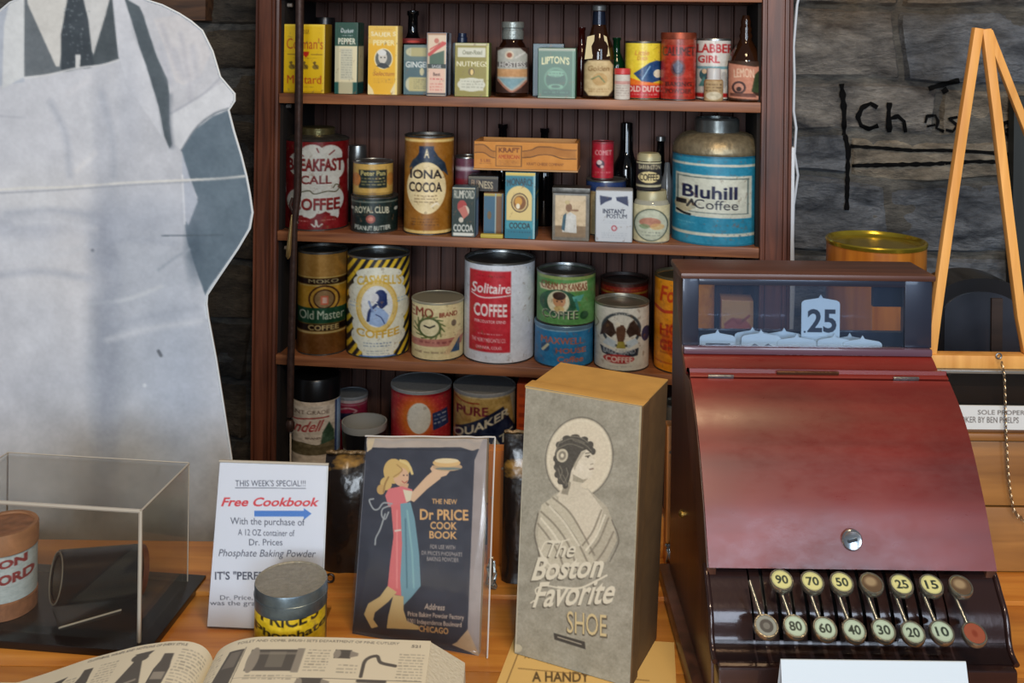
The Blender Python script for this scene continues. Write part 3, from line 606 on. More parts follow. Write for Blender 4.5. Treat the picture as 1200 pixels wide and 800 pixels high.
a = Art(774, 38, 815, 117, (168, 44, 28)); a.rect(774, 38, 815, 46, (150, 60, 40)); a.text('CALUMET', 776, 48, 813, 60, (60, 40, 40), bold=0.03); a.ell(794, 76, 8.5, 11, (120, 60, 56)); a.ell(794, 76, 6, 8, (54, 46, 66)); a.poly([(788, 72), (794, 66), (800, 72), (797, 82), (791, 82)], (90, 90, 110)); a.text('BAKING', 780, 94, 810, 100, (70, 30, 26)); a.text('POWDER', 780, 103, 810, 109, (70, 30, 26)); a.scrib(776, 88, 813, 116, 6, (90, 36, 24), 0.3); a.mottle(12, 5)
can('baking_powder_can', 'tall red baking powder can with a dark rusty head emblem', 794.5, 41, 38, 1, a, 0.006, top='slip', lidh=0.012, body=(150, 50, 30), lidmat=plain('rusty_lid', (140, 66, 44), 0.45, 0.5, var=0.3, bscale=60, bump=0.2))
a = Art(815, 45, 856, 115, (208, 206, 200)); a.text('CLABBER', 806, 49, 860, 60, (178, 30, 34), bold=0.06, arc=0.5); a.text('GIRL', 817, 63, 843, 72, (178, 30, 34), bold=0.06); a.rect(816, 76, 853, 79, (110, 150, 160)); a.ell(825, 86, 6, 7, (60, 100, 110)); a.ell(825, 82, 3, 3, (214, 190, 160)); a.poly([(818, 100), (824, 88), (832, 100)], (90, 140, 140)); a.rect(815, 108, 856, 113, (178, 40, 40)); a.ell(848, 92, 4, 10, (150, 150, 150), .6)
can('baking_powder_can', 'white baking powder can with thick red lettering', 835.5, 40, 45, 1, a, 0.037, body=(196, 190, 180), lidmat=TIN)
a = Art(825, 94, 847, 118, (176, 150, 110)); a.scrib(827, 97, 845, 108, 3, (90, 70, 50)); a.ell(836, 112, 9, 5, (206, 196, 170)); a.mottle(14, 4)
bottle('spice_jar', 'tiny jar with a cream and brown label in front of the white can', 836, 22, 80, 1, [(0.92, 0), (1, 0.03), (1, 0.6), (0.9, 0.66)], plain('amber_paper', (160, 130, 90), 0.5), 0.0, art=a, lz=(0.03, 0.62), cap=(plain('white_cap', (196, 196, 196), 0.35), [(0.8, 0.66), (0.72, 0.68), (0.72, 0.97), (0.66, 1.0), (0, 1.0)]), cat='jar', half=1.5)
a = Art(853, 68, 893, 117, (54, 30, 14)); a.poly([(854, 71), (884, 75), (893, 74), (887, 90), (880, 104), (884, 110), (892, 113), (892, 116), (854, 114)], (196, 134, 110)); a.text('LEMON', 860, 77, 883, 88, (226, 196, 170), shear=-.1, arc=1); a.ell(866, 101, 8, 8, (70, 50, 50)); a.ell(866, 101, 5.5, 5.5, (196, 140, 120)); a.ell(866, 103, 3, 3, (60, 44, 44)); a.poly([(856, 108), (884, 108), (886, 113), (856, 112)], (110, 70, 60)); a.poly([(884, 84), (892, 76), (892, 108), (880, 106)], (44, 60, 30))
bottle('syrup_bottle', 'brown bottle with a torn peach label at the right end of the top shelf', 873, 40, 18, 1, [(0.95, 0), (1, 0.02), (1, 0.46), (0.85, 0.56), (0.5, 0.66), (0.34, 0.72), (0.40, 0.76), (0.30, 0.80), (0.36, 0.84), (0.27, 0.88), (0.30, 0.92), (0.24, 0.97), (0.2, 1.0)], BG, 0.004, art=a, lz=(0.02, 0.47), half=1.5)
# dark lid behind the yellow mustard tin
bottle('dark_jar', 'black round jar standing behind the yellow mustard tin', 380, 24, 20.5, 1, [(0.95, 0), (1, 0.02), (1, 0.97), (0.95, 1.0)], BLACKP, 0.08, cat='jar')

# ---- second shelf
red = (112, 16, 20)
a = Art(333, 165, 408, 275, red); W_ = (196, 200, 196)
for e in ((350, 193, 12, 15), (365, 180, 14, 12), (385, 182, 14, 13), (392, 198, 9.5, 14), (372, 195, 26, 19), (372, 215, 24, 18), (352, 240, 15, 17), (388, 238, 13, 17), (371, 236, 24, 18), (372, 225, 20, 30), (362, 252, 9, 9), (391, 255, 5, 10)): a.ell(*e, W_)
for pts in (((351, 179), (355, 183)), ((370, 173), (372, 178)), ((384, 181), (390, 176)), ((398, 189), (402, 186))): a.line(pts, 1.5, red)
a.text('BREAKFAST', 338, 186, 400, 202, (60, 20, 26), bold=0.05); a.text('BREAKFAST', 337.6, 185.6, 399.6, 201.6, (120, 24, 26), bold=0.03)
a.text('CALL', 352, 207, 387, 218, (110, 26, 26), bold=0.05); a.text('COFFEE', 342, 236, 397, 251, (52, 22, 26), bold=0.05); a.text('COFFEE', 341.6, 235.6, 396.6, 250.6, (124, 26, 26), bold=0.03)
a.ell(356, 265, 9, 6, (120, 20, 24)); a.ell(384, 264, 11, 6, (120, 20, 24)); a.scrib(350, 263, 361, 266, 1, (220, 180, 170)); a.scrib(376, 262, 392, 265, 1, (220, 180, 170)); a.curve([(365, 268), (369, 271), (370, 263), (372, 271), (377, 268)], 1.6, W_); a.curve([(352, 228), (362, 226), (368, 230), (382, 227), (392, 228), (396, 222), (392, 219), (389, 223)], 1.5, (90, 90, 70)); a.line([(333, 195), (334.5, 230)], 2, W_); a.line([(406, 190), (407, 230)], 2, W_)
a.mottle(6, 8)
t, R, H, p = can('coffee_tin', 'large dark red coffee tin with white lettering panel and gold screw cap', 370.5, 75, 164.5, 2, a, 0.006, body=(110, 16, 18), top='none')
GR = plain('greenish_gold_lid', (120, 112, 76), 0.3, 0.8, bump=0.2, var=0.2)
lathe('shoulder', [(R*0.985, H-0.004), (R, H-0.001), (R*0.97, H+0.001), (R*0.60, H+0.0075)], TIND, t, cap0=False); lathe('cap', [(R*0.56, H+0.006), (R*0.56, H+0.019), (R*0.53, H+0.0205), (0, H+0.0205)], GR, t)
bottle('glass_jar', 'glass jar with a grey metal lid behind the two stacked peanut butter tins', 418, 24, 170, 2, [(0.95, 0), (1, 0.02), (1, 0.74), (0.85, 0.80)], glassy('smoky_glass', (70, 74, 76), 0.08, 0.6), 0.112, cap=(TIN, [(0.86, 0.78), (0.9, 0.80), (0.9, 0.96), (0.84, 1.0), (0, 1.0)]), cat='jar')
a = Art(411, 232, 466, 275, (22, 38, 36)); a.rect(411, 235, 466, 236.5, (110, 120, 110)); a.text('ROYAL CLUB', 416, 241, 455, 250, (196, 194, 170), bold=0.05, arc=1.5); a.ell(434, 258, 5.5, 5.5, (150, 80, 70)); a.ell(434, 258, 3, 3, (190, 120, 100)); a.text('PEANUT BUTTER', 416, 267, 457, 273, (196, 200, 190), bold=0.05, arc=-1); a.ell(413, 245, 1.8, 2, (190, 190, 180)); a.ell(463, 246, 2.2, 2.4, (190, 190, 180))
t, R, H, p = can('peanut_butter_tin', 'low dark green peanut butter tin with cream lettering, lower of a stack of two', 438.5, 55, 231.5, 2, a, 0.006, body=(20, 34, 32), top='flat', lidmat=TIND)
a = Art(414, 192, 461, 230, (196, 160, 84)); a.rect(421, 199, 453, 221, (30, 42, 40)); a.ell(418, 211, 5, 8, (190, 120, 60)); a.ell(457, 211, 4, 8, (190, 130, 60)); a.text('Peter Pan', 423, 200, 451, 206, (206, 190, 120)); a.scrib(424, 208, 451, 219, 3, (190, 174, 110)); a.rect(414, 227, 461, 230, (150, 120, 60))
can('peanut_butter_tin', 'small yellow tin with a black panel stacked on the dark green tin', 437, 47, 190.5, 2, a, 0.010, z=SZ[2]+H+0.0004, body=(180, 150, 70), top='flat', lidmat=TIN)
a = Art(473, 160, 531, 275, (150, 98, 34)); a.rect(473, 162, 531, 165, (220, 190, 120)); a.rect(473, 271, 531, 274, (220, 190, 120)); a.poly([(482, 190), (489, 180), (492, 172), (506, 172), (512, 182), (520, 190), (524, 206), (518, 200), (482, 202)], (40, 54, 70)); a.rect(490, 170, 507, 186, (34, 48, 76)); a.text('A', 496, 173, 502, 184, cream); a.ell(499, 220, 22.5, 31, (228, 208, 160)); a.curve([(480, 196), (485, 186), (490, 190)], 2, (50, 60, 70)); a.text('IONA', 480, 198, 517, 209, (40, 34, 36), bold=0.03); a.text('COCOA', 479, 213, 517, 225, (40, 34, 36), bold=0.03); a.scrib(485, 228, 512, 239, 3, (120, 96, 70)); a.scrib(482, 256, 514, 266, 3, (96, 60, 24)); a.curve([(505, 242), (511, 238), (513, 240)], 2, (238, 226, 200)); a.mottle(5, 10)
can('cocoa_can', 'tall brown and gold cocoa can with a cream oval label', 502, 58, 159.5, 2, a, 0.006, body=(140, 92, 34), top='recess', lidmat=TIND)
a = Art(531, 183, 557, 240, (110, 66, 84)); a.rect(531, 190, 557, 193, (190, 180, 190)); a.rect(531, 200, 557, 206, (130, 40, 50))
can('old_can', 'dim purple-pink can deep in the shelf beside the brown cocoa can', 547, 30, 184, 2, a, 0.10, body=(90, 60, 76), top='flat')
a = Art(529, 220, 557, 275, (34, 50, 44)); a.rect(529, 220, 557, 221.5, (170, 170, 150)); a.text('RUMFORD', 531, 223, 556, 232, (206, 204, 190), bold=0.03); a.ell(541, 241, 6, 7, (170, 60, 54)); a.ell(545, 246, 5, 6, (206, 190, 170)); a.ell(540, 256, 3, 3, (206, 196, 180)); a.poly([(536, 244), (545, 240), (549, 250), (543, 255)], (190, 110, 96)); a.text('COCOA', 530.5, 261, 555, 269, (222, 222, 214), bold=0.05); a.rect(530, 270.5, 556, 273.5, (216, 216, 206))
sa = Art(0, 0, 8, 55, (110, 140, 170)); sa.rect(0, 0, 8, 12, (150, 160, 160)); sa.rect(2, 15, 7, 55, (150, 180, 216))
tinbox('cocoa_tin', 'small dark green cocoa tin with a red figure and white lettering', 529, 557, 219, 2, a, (60, 84, 96), 0.035, 0.004, sideart=sa)
a = Art(564, 226, 592, 275, (60, 100, 124)); a.ell(572, 252, 3, 5, (110, 90, 60)); a.rect(563, 226, 590, 229, (180, 160, 80)); a.rect(580, 226, 582, 275, (150, 170, 170)); a.rect(582, 229, 590, 275, (120, 84, 50))
t, w2, H, p = tinbox('cocoa_tin', 'slim blue tin with a gold lid edge just left of the teal cocoa tin', 566, 590, 226, 2, a, (110, 78, 46), 0.05, 0.035)
a = Art(543, 206, 585, 224, (44, 34, 28)); a.rect(543, 206, 585, 209, (110, 100, 80)); a.text('NESS', 558, 211, 578, 220, (196, 176, 140), bold=0.04, slope=.06); a.text('B', 547, 210, 552, 218, (150, 120, 90), slope=.06); a.text('US', 551, 210, 558, 218, (150, 120, 90), slope=.06)
tinbox('cocoa_tin', 'low black and brown tin with cream lettering lying on the slim blue tin', 548, 584, 206, 2, a, (40, 32, 26), 0.045, 0.045, z=SZ[2]+H+0.0004)
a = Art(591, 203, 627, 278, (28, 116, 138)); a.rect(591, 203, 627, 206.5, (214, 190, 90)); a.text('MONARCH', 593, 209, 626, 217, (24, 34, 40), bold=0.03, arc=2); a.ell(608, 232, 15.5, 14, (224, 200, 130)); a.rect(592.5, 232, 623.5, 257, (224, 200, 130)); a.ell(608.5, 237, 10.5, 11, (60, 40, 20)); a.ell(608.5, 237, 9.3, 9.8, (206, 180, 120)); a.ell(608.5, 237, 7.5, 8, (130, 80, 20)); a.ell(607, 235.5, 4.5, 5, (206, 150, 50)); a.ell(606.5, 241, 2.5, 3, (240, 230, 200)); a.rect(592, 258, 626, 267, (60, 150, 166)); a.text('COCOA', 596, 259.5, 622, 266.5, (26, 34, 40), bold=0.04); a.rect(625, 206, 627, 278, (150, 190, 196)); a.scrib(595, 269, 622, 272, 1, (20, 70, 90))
sa = Art(0, 0, 10, 75, (24, 90, 108)); sa.ell(6, 45, 3.5, 16, (130, 120, 80)); sa.rect(0, 22, 10, 25, (150, 150, 90)); sa.rect(0, 56, 10, 64, (40, 116, 130))
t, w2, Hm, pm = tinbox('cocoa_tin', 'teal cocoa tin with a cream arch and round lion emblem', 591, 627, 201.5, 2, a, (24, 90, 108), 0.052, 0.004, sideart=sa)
YL = plain('yellow_tab', (190, 170, 70), 0.6)
p, an = spot(576, 0.0005, SZ[2]); o = box('yellow_packet', -0.021, 0.021, 0, 0.012, 0, 0.0075, YL, None, 0.002); o.location = p; o.rotation_euler = (0, 0, -YAW); tagit(o, 'tiny flat yellow packet lying at the shelf edge beside the teal cocoa tin', 'packet')
# two bottles whose necks rise behind the wooden cheese box
bottle('old_bottle', 'black bottle whose neck shows behind the left half of the wooden cheese box', 588, 26, 145, 2, WINE, KG, 0.135); bottle('old_bottle', 'black bottle whose neck shows behind the right half of the wooden cheese box', 637, 24, 150, 2, WINE, KG, 0.135)
# wooden cheese box across the tins
CW = wood('cheese_box_wood', (176, 112, 46), (214, 150, 76), 'X', 26, 0.6)
zb = SZ[2]+Hm+0.0018; p, an = spot(615.5, 0.004, zb); wb = 122*p.y/F/2; Hb = 34*p.y/F
tb = thing('cheese_box', 'long orange wooden cheese box laid across the tins of the second shelf', 'box', p, -YAW)
dpt = 0.085; box('side_board', -wb, wb, 0, 0.005, 0.003, Hb, CW, tb, 0.0006); box('side_board', -wb, wb, dpt-0.005, dpt, 0.003, Hb, CW, tb, 0.0006); box('end_board', -wb, -wb+0.006, 0.0052, dpt-0.0052, 0.003, Hb, CW, tb, 0.0006); box('end_board', wb-0.006, wb, 0.0052, dpt-0.0052, 0.003, Hb, CW, tb, 0.0006); box('bottom_board', -wb-0.001, wb+0.001, -0.0005, dpt+0.0005, 0, 0.0029, wood('cheese_box_base', (190, 140, 90), (214, 172, 120), 'X', 26, 0.6), tb, 0.0006)
a = Art(555, 160, 675, 194, (206, 138, 62)); bk = (96, 66, 40)
for pts in (((555, 164), (566, 164), (575, 171), (579, 172)), ((555, 174), (566, 174), (574, 179), (579, 180)), ((612, 171), (622, 169), (630, 165), (645, 165), (660, 168), (674, 168)), ((612, 179), (622, 178), (632, 175), (645, 175), (658, 179), (674, 179))): a.curve(pts, 1.3, bk)
a.poly([(555, 164), (566, 164), (575, 171), (579, 172), (579, 180), (574, 179), (566, 174), (555, 174)], (160, 106, 56), .6); a.poly([(612, 171), (622, 169), (632, 165), (645, 165), (674, 168), (674, 179), (645, 175), (632, 175), (612, 179)], (160, 106, 56), .6)
a.rect(580, 164, 611, 191, bk); a.rect(581, 165, 610, 190, (206, 138, 62)); a.text('KRAFT', 583.5, 167, 608, 173, (110, 60, 36), bold=0.05); a.text('AMERICAN', 583, 176, 608, 181, (170, 70, 40), bold=0.03); a.scrib(583, 183, 608, 189, 3, (130, 84, 50)); a.text('5 LBS', 562, 182, 574, 186, (140, 80, 50)); a.scrib(561, 187, 575, 189, 1, (130, 80, 50)); a.text('KRAFT CHEESE COMPANY', 617, 185, 660, 188.5, (120, 74, 44)); a.mottle(6, 10)
flat_label('print', a, [(-wb+0.001, -0.0003, Hb-0.001), (wb-0.001, -0.0003, Hb-0.001), (wb-0.001, -0.0003, 0.0038), (-wb+0.001, -0.0003, 0.0038)], PP, tb)
a = Art(646, 222, 691, 281, (110, 104, 92)); a.rect(648, 222, 689, 229, (116, 118, 116)); a.rect(649, 229, 687, 277, (206, 184, 148)); a.rect(649, 264, 687, 277, (130, 106, 74)); a.poly([(660, 253), (668, 248), (675, 252), (676, 272), (658, 271)], (206, 206, 200)); a.poly([(659, 252), (663, 249), (661, 270), (657, 268)], (40, 80, 96)); a.ell(666, 243, 4, 5, (130, 94, 60)); a.line([(664, 246), (677, 246)], 2, (140, 104, 70)); a.ell(664, 237, 3, 2.5, (190, 170, 120)); a.mottle(10, 4); a.rect(649, 229, 687, 235, (206, 190, 160), .5)
tinbox('dutch_picture_tin', 'square tin with a picture of a woman in a white apron', 647, 690, 221, 2, a, (104, 100, 86), 0.04, 0.004, topc=TIND, lid=0.008)
a = Art(686, 213, 733, 275, (176, 160, 120)); a.rect(686, 213, 733, 224, (36, 56, 104)); a.ell(710, 222, 8, 4, (180, 190, 200)); a.rect(688, 226, 733, 227, (150, 130, 90))
t, R, H, p = can('cocoa_can', 'beige can with a dark blue top band behind the white tin', 709.5, 47, 212, 2, a, 0.055, body=(160, 146, 110), top='flat', lidmat=TIN)
a = Art(693, 167, 719, 210, (166, 30, 48)); a.text('COMET', 697, 175, 716, 181, (214, 170, 170)); a.ell(703, 192, 5, 5, (60, 30, 50)); a.ell(702, 190, 3, 3, (206, 190, 190)); a.ell(705, 195, 2, 2, (196, 170, 170)); a.scrib(697, 201, 715, 204, 1, (206, 130, 130))
can('small_red_can', 'small crimson can standing on the beige and blue can', 706, 26, 166.5, 2, a, 0.065, z=SZ[2]+H+0.0004, body=(150, 26, 40), top='flat', lidmat=plain('crimson_lid', (140, 40, 50), 0.4))
bottle('wine_bottle', 'tall black bottle with a long neck behind the white tin', 733, 31, 143, 2, [(0.9, 0), (1, 0.02), (1, 0.52), (0.93, 0.60), (0.6, 0.68), (0.50, 0.74), (0.46, 0.99), (0.3, 1.0)], KG, 0.127)
a = Art(697, 223, 741, 283, (196, 202, 208)); a.poly([(701, 228), (716, 230), (736, 228), (737, 240), (728, 236), (718, 232), (708, 236), (702, 240)], (24, 34, 76)); a.ell(719, 233, 3, 5, (200, 206, 212)); a.text('INSTANT', 705, 244, 733, 249.5, (34, 40, 60), bold=0.03); a.text('POSTUM', 710, 250, 735, 255, (34, 40, 60), bold=0.03); a.ell(719.5, 267, 3.6, 3.6, (170, 60, 70)); a.ell(719.5, 267, 2.2, 2.2, (200, 190, 196)); a.scrib(703, 258, 735, 262, 2, (160, 168, 180), .5); a.scrib(704, 272, 736, 280, 3, (150, 160, 172), .5)
t_, w2, H, p = tinbox('instant_drink_tin', 'white square tin with navy corners and small lettering', 697.5, 740.5, 223, 2, a, (170, 176, 180), 0.045, 0.0015, bev=0.004)
CR = plain('cream_lid', (170, 164, 130), 0.4, 0.2)
a = Art(743, 236, 784, 281, (206, 198, 160)); a.ell(763, 260, 19, 20, (40, 60, 56)); a.ell(763, 260, 17.8, 18.8, (190, 196, 176)); a.ell(762, 257, 12, 6, (176, 100, 80), .7); a.ell(770, 262, 8, 4, (206, 170, 110), .7); a.ell(756, 262, 6, 3, (110, 140, 100), .7); a.scrib(753, 268, 773, 275, 2, (120, 130, 120)); a.mottle(8, 4)
t, R, H, p = bottle('candy_jar', 'squat glass jar with an oval label and metal lid, lower of two stacked jars', 763, 42, 222, 2, [(0.93, 0), (1, 0.03), (1, 0.72), (0.92, 0.80), (0.78, 0.84)], glassy('pale_glass', (196, 196, 180), 0.08, 0.4), 0.002, art=a, lz=(0.04, 0.74), cap=(CR, [(0.78, 0.80), (0.84, 0.81), (0.84, 0.97), (0.78, 1.0), (0, 1.0)]), cat='jar', half=1.5)
a = Art(745, 189, 775, 221, (28, 26, 30)); a.rect(745, 189, 775, 190.5, (190, 184, 150)); a.text('BARRINGTON', 748, 192, 773, 197, (206, 196, 160)); a.ell(760, 206, 12.5, 6.5, (220, 204, 150)); a.text('COFFEE', 749, 202, 771, 210, (44, 40, 34), bold=0.03); a.rect(745, 215, 775, 217, (190, 184, 150))
bottle('coffee_jar', 'small black coffee jar with cream lid standing on the squat glass jar', 760, 29, 178, 2, [(0.95, 0), (1, 0.02), (1, 0.76), (0.92, 0.80)], plain('jar_dark_body', (36, 32, 32), 0.25), 0.008, z=SZ[2]+H+0.0004, art=a, lz=(0.02, 0.76), cap=(CR, [(0.92, 0.77), (0.97, 0.78), (0.97, 0.90), (0.8, 0.98), (0.3, 1.0), (0, 1.0)]), cat='jar', half=1.5)
bottle('small_bottle', 'slender dark bottle with a pale cap left of the large blue coffee tin', 773, 22, 160, 2, WINE, KG, 0.152, cap=(TIN, [(0.44, 0.95), (0.5, 0.955), (0.5, 1.0), (0, 1.004)]))
bottle('small_bottle', 'small clear grey bottle tucked beside the large blue coffee tin', 781, 16, 190, 2, [(0.9, 0), (1, 0.03), (1, 0.7), (0.5, 0.85), (0.4, 0.98), (0.3, 1)], glassy('grey_glass', (130, 140, 150), 0.08, 0.5), 0.102)
blue = (44, 138, 172)
a = Art(787, 181, 890, 293, blue); cw = (206, 210, 196)
a.rect(787, 181, 890, 183, (30, 100, 130)); a.rect(787, 190, 890, 193, cw, slope=0.01); a.rect(787, 279, 890, 282.5, cw); a.rect(792, 204, 878, 258, cw, slope=.02); 
a.rect(795, 207, 875, 208.5, (90, 110, 110), slope=.02); a.rect(795, 252, 875, 253, (90, 110, 110), slope=.02); a.rect(873, 209, 874.5, 254, (90, 110, 110)); a.rect(794, 207, 795.5, 251, (90, 110, 110))
a.text('Bluhill', 800, 218, 862, 234.5, (24, 28, 66), bold=0.06, slope=.02); a.text('Coffee', 814, 236, 863, 248, (30, 34, 50), bold=0.0, slope=.02, shear=0)
a.ell(802, 245, 11, 9, (190, 180, 150)); a.rect(793, 238, 805, 244, (30, 28, 34)); a.line([(806, 246), (811, 238), (814, 246)], 3, (40, 40, 44)); a.curve([(794, 253), (802, 256), (809, 257)], 3, (30, 30, 36)); a.ell(812, 247, 4, 2, (170, 170, 150)); a.scrib(792, 266, 815, 269, 1, (110, 180, 200)); a.mottle(7, 9)
for i in range(40):
    q = a.rg.rand(3); a.ell(835+q[0]*40, 262+q[1]*26, 0.5+q[2], 0.6+q[2]*.8, (90, 120, 130), .7)
DENT = plain('dull_dented_tin', (150, 138, 112), 0.42, 0.6, bump=0.6, bscale=90, var=0.25)
t, R, H, p = can('coffee_tin', 'very large blue coffee tin with white label and dented metal shoulder', 838.5, 103, 182, 2, a, 0.0, body=(30, 100, 128), top='none', rim=plain('blue_rim', (40, 120, 150), 0.4))
pr = [(R*0.985, H-0.003), (R*1.0, H-0.001)]+[(R*(0.56+0.44*math.cos(q)), H+0.036*math.sin(q)) for q in np.linspace(0.1, 1.45, 8)]
lathe('shoulder', pr+[(R*0.50, H+0.036)], DENT, t, 64, angle=60, cap0=False); lathe('neck_cap', [(R*0.47, H+0.034), (R*0.50, H+0.036), (R*0.50, H+0.058), (R*0.46, H+0.062), (R*0.42, H+0.062), (R*0.42, H+0.058), (0, H+0.058)], plain('grey_tin_cap', (120, 124, 122), 0.3, 0.8, bump=0.3, var=0.2, bscale=50), t, 48)

# ---- third shelf
gd = (140, 96, 30)
a = Art(348, 297, 406, 420, (150, 108, 40)); a.rect(348, 325, 406, 326, (206, 180, 110)); a.rect(348, 327, 406, 334, (44, 26, 18)); a.text('MOKO', 361, 328, 395, 332.5, (206, 190, 140)); a.rect(348, 335, 406, 363, (190, 142, 44)); a.rect(348, 335, 406, 336, (210, 190, 120)); a.ell(379, 352, 18, 17, (66, 34, 22)); a.ell(379, 352, 16, 15, (196, 150, 60)); a.ell(379, 352, 12.5, 12, (66, 34, 22)); a.ell(379, 352, 11, 10.5, (150, 120, 80)); a.rect(375, 348, 384, 359, (206, 110, 80)); a.rect(377, 350, 382, 357, (220, 180, 160)); a.rect(348, 363, 406, 382, (30, 74, 50)); a.text('Old Master', 351, 366, 402, 377, (206, 214, 190), bold=0.01); a.rect(348, 383, 406, 391, (40, 24, 16)); a.text('COFFEE', 361, 384, 396, 390.5, (206, 180, 120), bold=0.03, arc=-.5); a.rect(348, 392, 406, 394, (206, 180, 120)); a.rect(348, 395, 406, 420, (120, 76, 34)); a.rect(348, 297, 406, 325, (166, 124, 60))
can('coffee_tin', 'tall gold coffee tin with green and black bands at the left of the third shelf', 377, 58, 296, 3, a, 0.004, body=(110, 76, 30), mat=PG, lidmat=TIND)
a = Art(406, 303, 479, 426, (206, 172, 44))
for i in range(-9, 20): a.line([(396+i*9.4, 426), (396+i*9.4+72, 303)], 4.2, (24, 26, 34))
wc = (206, 206, 190)
for e in ((443, 322, 26, 9), (443, 332, 29, 13), (443, 365, 36, 24), (443, 400, 31, 17), (443, 412, 24, 12), (441, 348, 33, 22), (443, 386, 30, 20)): a.ell(*e, wc)
a.rect(425, 416, 461, 426, wc); a.ell(441, 362, 24, 33, (196, 160, 70)); a.ell(441, 362, 22.5, 31, (206, 180, 110)); a.ell(441, 362, 18, 26, (206, 208, 206)); 
a.ell(445, 350, 7, 9, (28, 44, 92)); a.poly([(440, 344), (452, 346), (453, 360), (446, 366), (442, 360)], (28, 44, 92)); a.ell(439, 351, 4, 5.5, (196, 196, 200)); a.poly([(432, 384), (434, 370), (440, 362), (449, 366), (455, 374), (452, 384), (444, 388)], (140, 164, 200)); a.curve([(431, 380), (433, 368), (440, 360)], 3.5, (28, 44, 92)); a.curve([(440, 372), (446, 376), (450, 384)], 1.2, (40, 60, 110)); a.line([(432, 356), (436, 368)], 2.5, (110, 130, 170))
a.text("CASWELL'S", 418, 322, 469, 334, (196, 160, 50), bold=0.05, arc=3); a.text('COFFEE', 418, 392, 467, 402, (190, 150, 40), bold=0.05, arc=-3); a.scrib(426, 407, 458, 414, 2, (80, 100, 130)); a.scrib(430, 417, 455, 423, 2, (120, 130, 140)); a.scrib(410, 358, 420, 366, 2, (150, 170, 190)); a.scrib(464, 352, 474, 360, 2, (120, 160, 190)); a.rect(421, 424, 463, 426, (60, 100, 160))
can('coffee_tin', 'tall coffee tin striped yellow and black with a blue portrait oval', 442.5, 73, 302, 3, a, 0.004, body=(150, 124, 40), lidmat=TIN)
a = Art(482, 356, 543, 425, (206, 192, 146)); a.text('SEMO', 474, 360, 507, 372, (120, 44, 30), bold=0.06, arc=1.5); a.text('BRAND', 514, 366, 535, 372, (120, 44, 30), bold=0.04, slope=-.06); a.ell(503, 385, 14, 13, (80, 90, 50)); a.ell(503, 385, 11, 10.5, (210, 200, 160)); a.line([(497, 383), (503, 385), (509, 382)], 2, (40, 40, 36))
for q in range(14): a.line([(503+14*math.cos(q*.45), 385+13*math.sin(q*.45)), (503+18*math.cos(q*.45+.3), 385+16*math.sin(q*.45+.3))], 1.5, (84, 100, 50))
a.ell(531, 380, 3, 4, (90, 80, 70), .8); a.poly([(482, 400), (543, 398), (540, 408), (482, 409)], (170, 110, 96)); a.scrib(486, 401, 530, 407, 1, (120, 60, 60)); a.poly([(526, 416), (538, 398), (538, 417)], (40, 76, 110)); a.poly([(519, 418), (538, 390), (542, 392), (526, 419)], (196, 170, 130)); a.scrib(486, 414, 522, 419, 1, (130, 110, 90)); a.mottle(6, 6)
can('baking_tin', 'small cream tin with a green wreath and brown lettering', 512.5, 61, 355, 3, a, 0.006, body=(190, 176, 130), top='slip', lidh=0.004, lidmat=plain('grey_beige_lid', (160, 156, 136), 0.45, 0.4, bump=0.1))
a = Art(543, 310, 626, 423, (206, 212, 222)); rd = (186, 38, 50)
a.rect(550, 317, 597, 411, rd); a.scrib(558, 322, 590, 325, 1, (120, 20, 30)); a.text('Solitaire', 552, 331, 597, 343, (232, 220, 220), shear=0.15, bold=0.02); a.curve([(552, 344), (565, 348), (597, 345)], 1.3, (230, 214, 214)); a.text('COFFEE', 555, 355, 593, 370, (232, 220, 218), bold=0.04); a.text('PERCOLATOR GRIND', 556, 374, 592, 377.5, (226, 200, 200)); a.scrib(560, 389, 588, 392, 1, (226, 200, 200)); a.text('THE MOREY MERCANTILE CO.', 553, 395, 592, 399.5, (230, 206, 206)); a.text('DENVER, COLO.', 558, 404, 588, 408, (230, 206, 206)); a.mottle(3, 10)
can('coffee_tin', 'tall white coffee tin with a red front panel and recessed metal top', 584.5, 83, 309, 3, a, 0.006, body=(180, 188, 200), lidmat=TIN)
a = Art(626, 381, 695, 430, (36, 116, 168)); og = (176, 96, 70); a.text('MAXWELL', 634, 391, 683, 400, og, bold=0.06); a.text('HOUSE', 651, 405, 686, 412, og, bold=0.05); a.text('Coffee', 653, 416, 683, 424, og, shear=.1); a.ell(639, 406, 5, 6, (30, 70, 110)); a.line([(636, 410), (642, 402)], 3, (190, 190, 160)); a.rect(626, 381, 695, 383, (130, 170, 190)); a.mottle(6, 7)
t, R, H, p = can('coffee_tin', 'low blue coffee tin with orange lettering under the green tin', 660.5, 69, 383, 3, a, 0.004, body=(30, 96, 140), top='slip', lidh=0.0065, lidmat=plain('blue_grey_lid', (110, 144, 172), 0.35, 0.5))
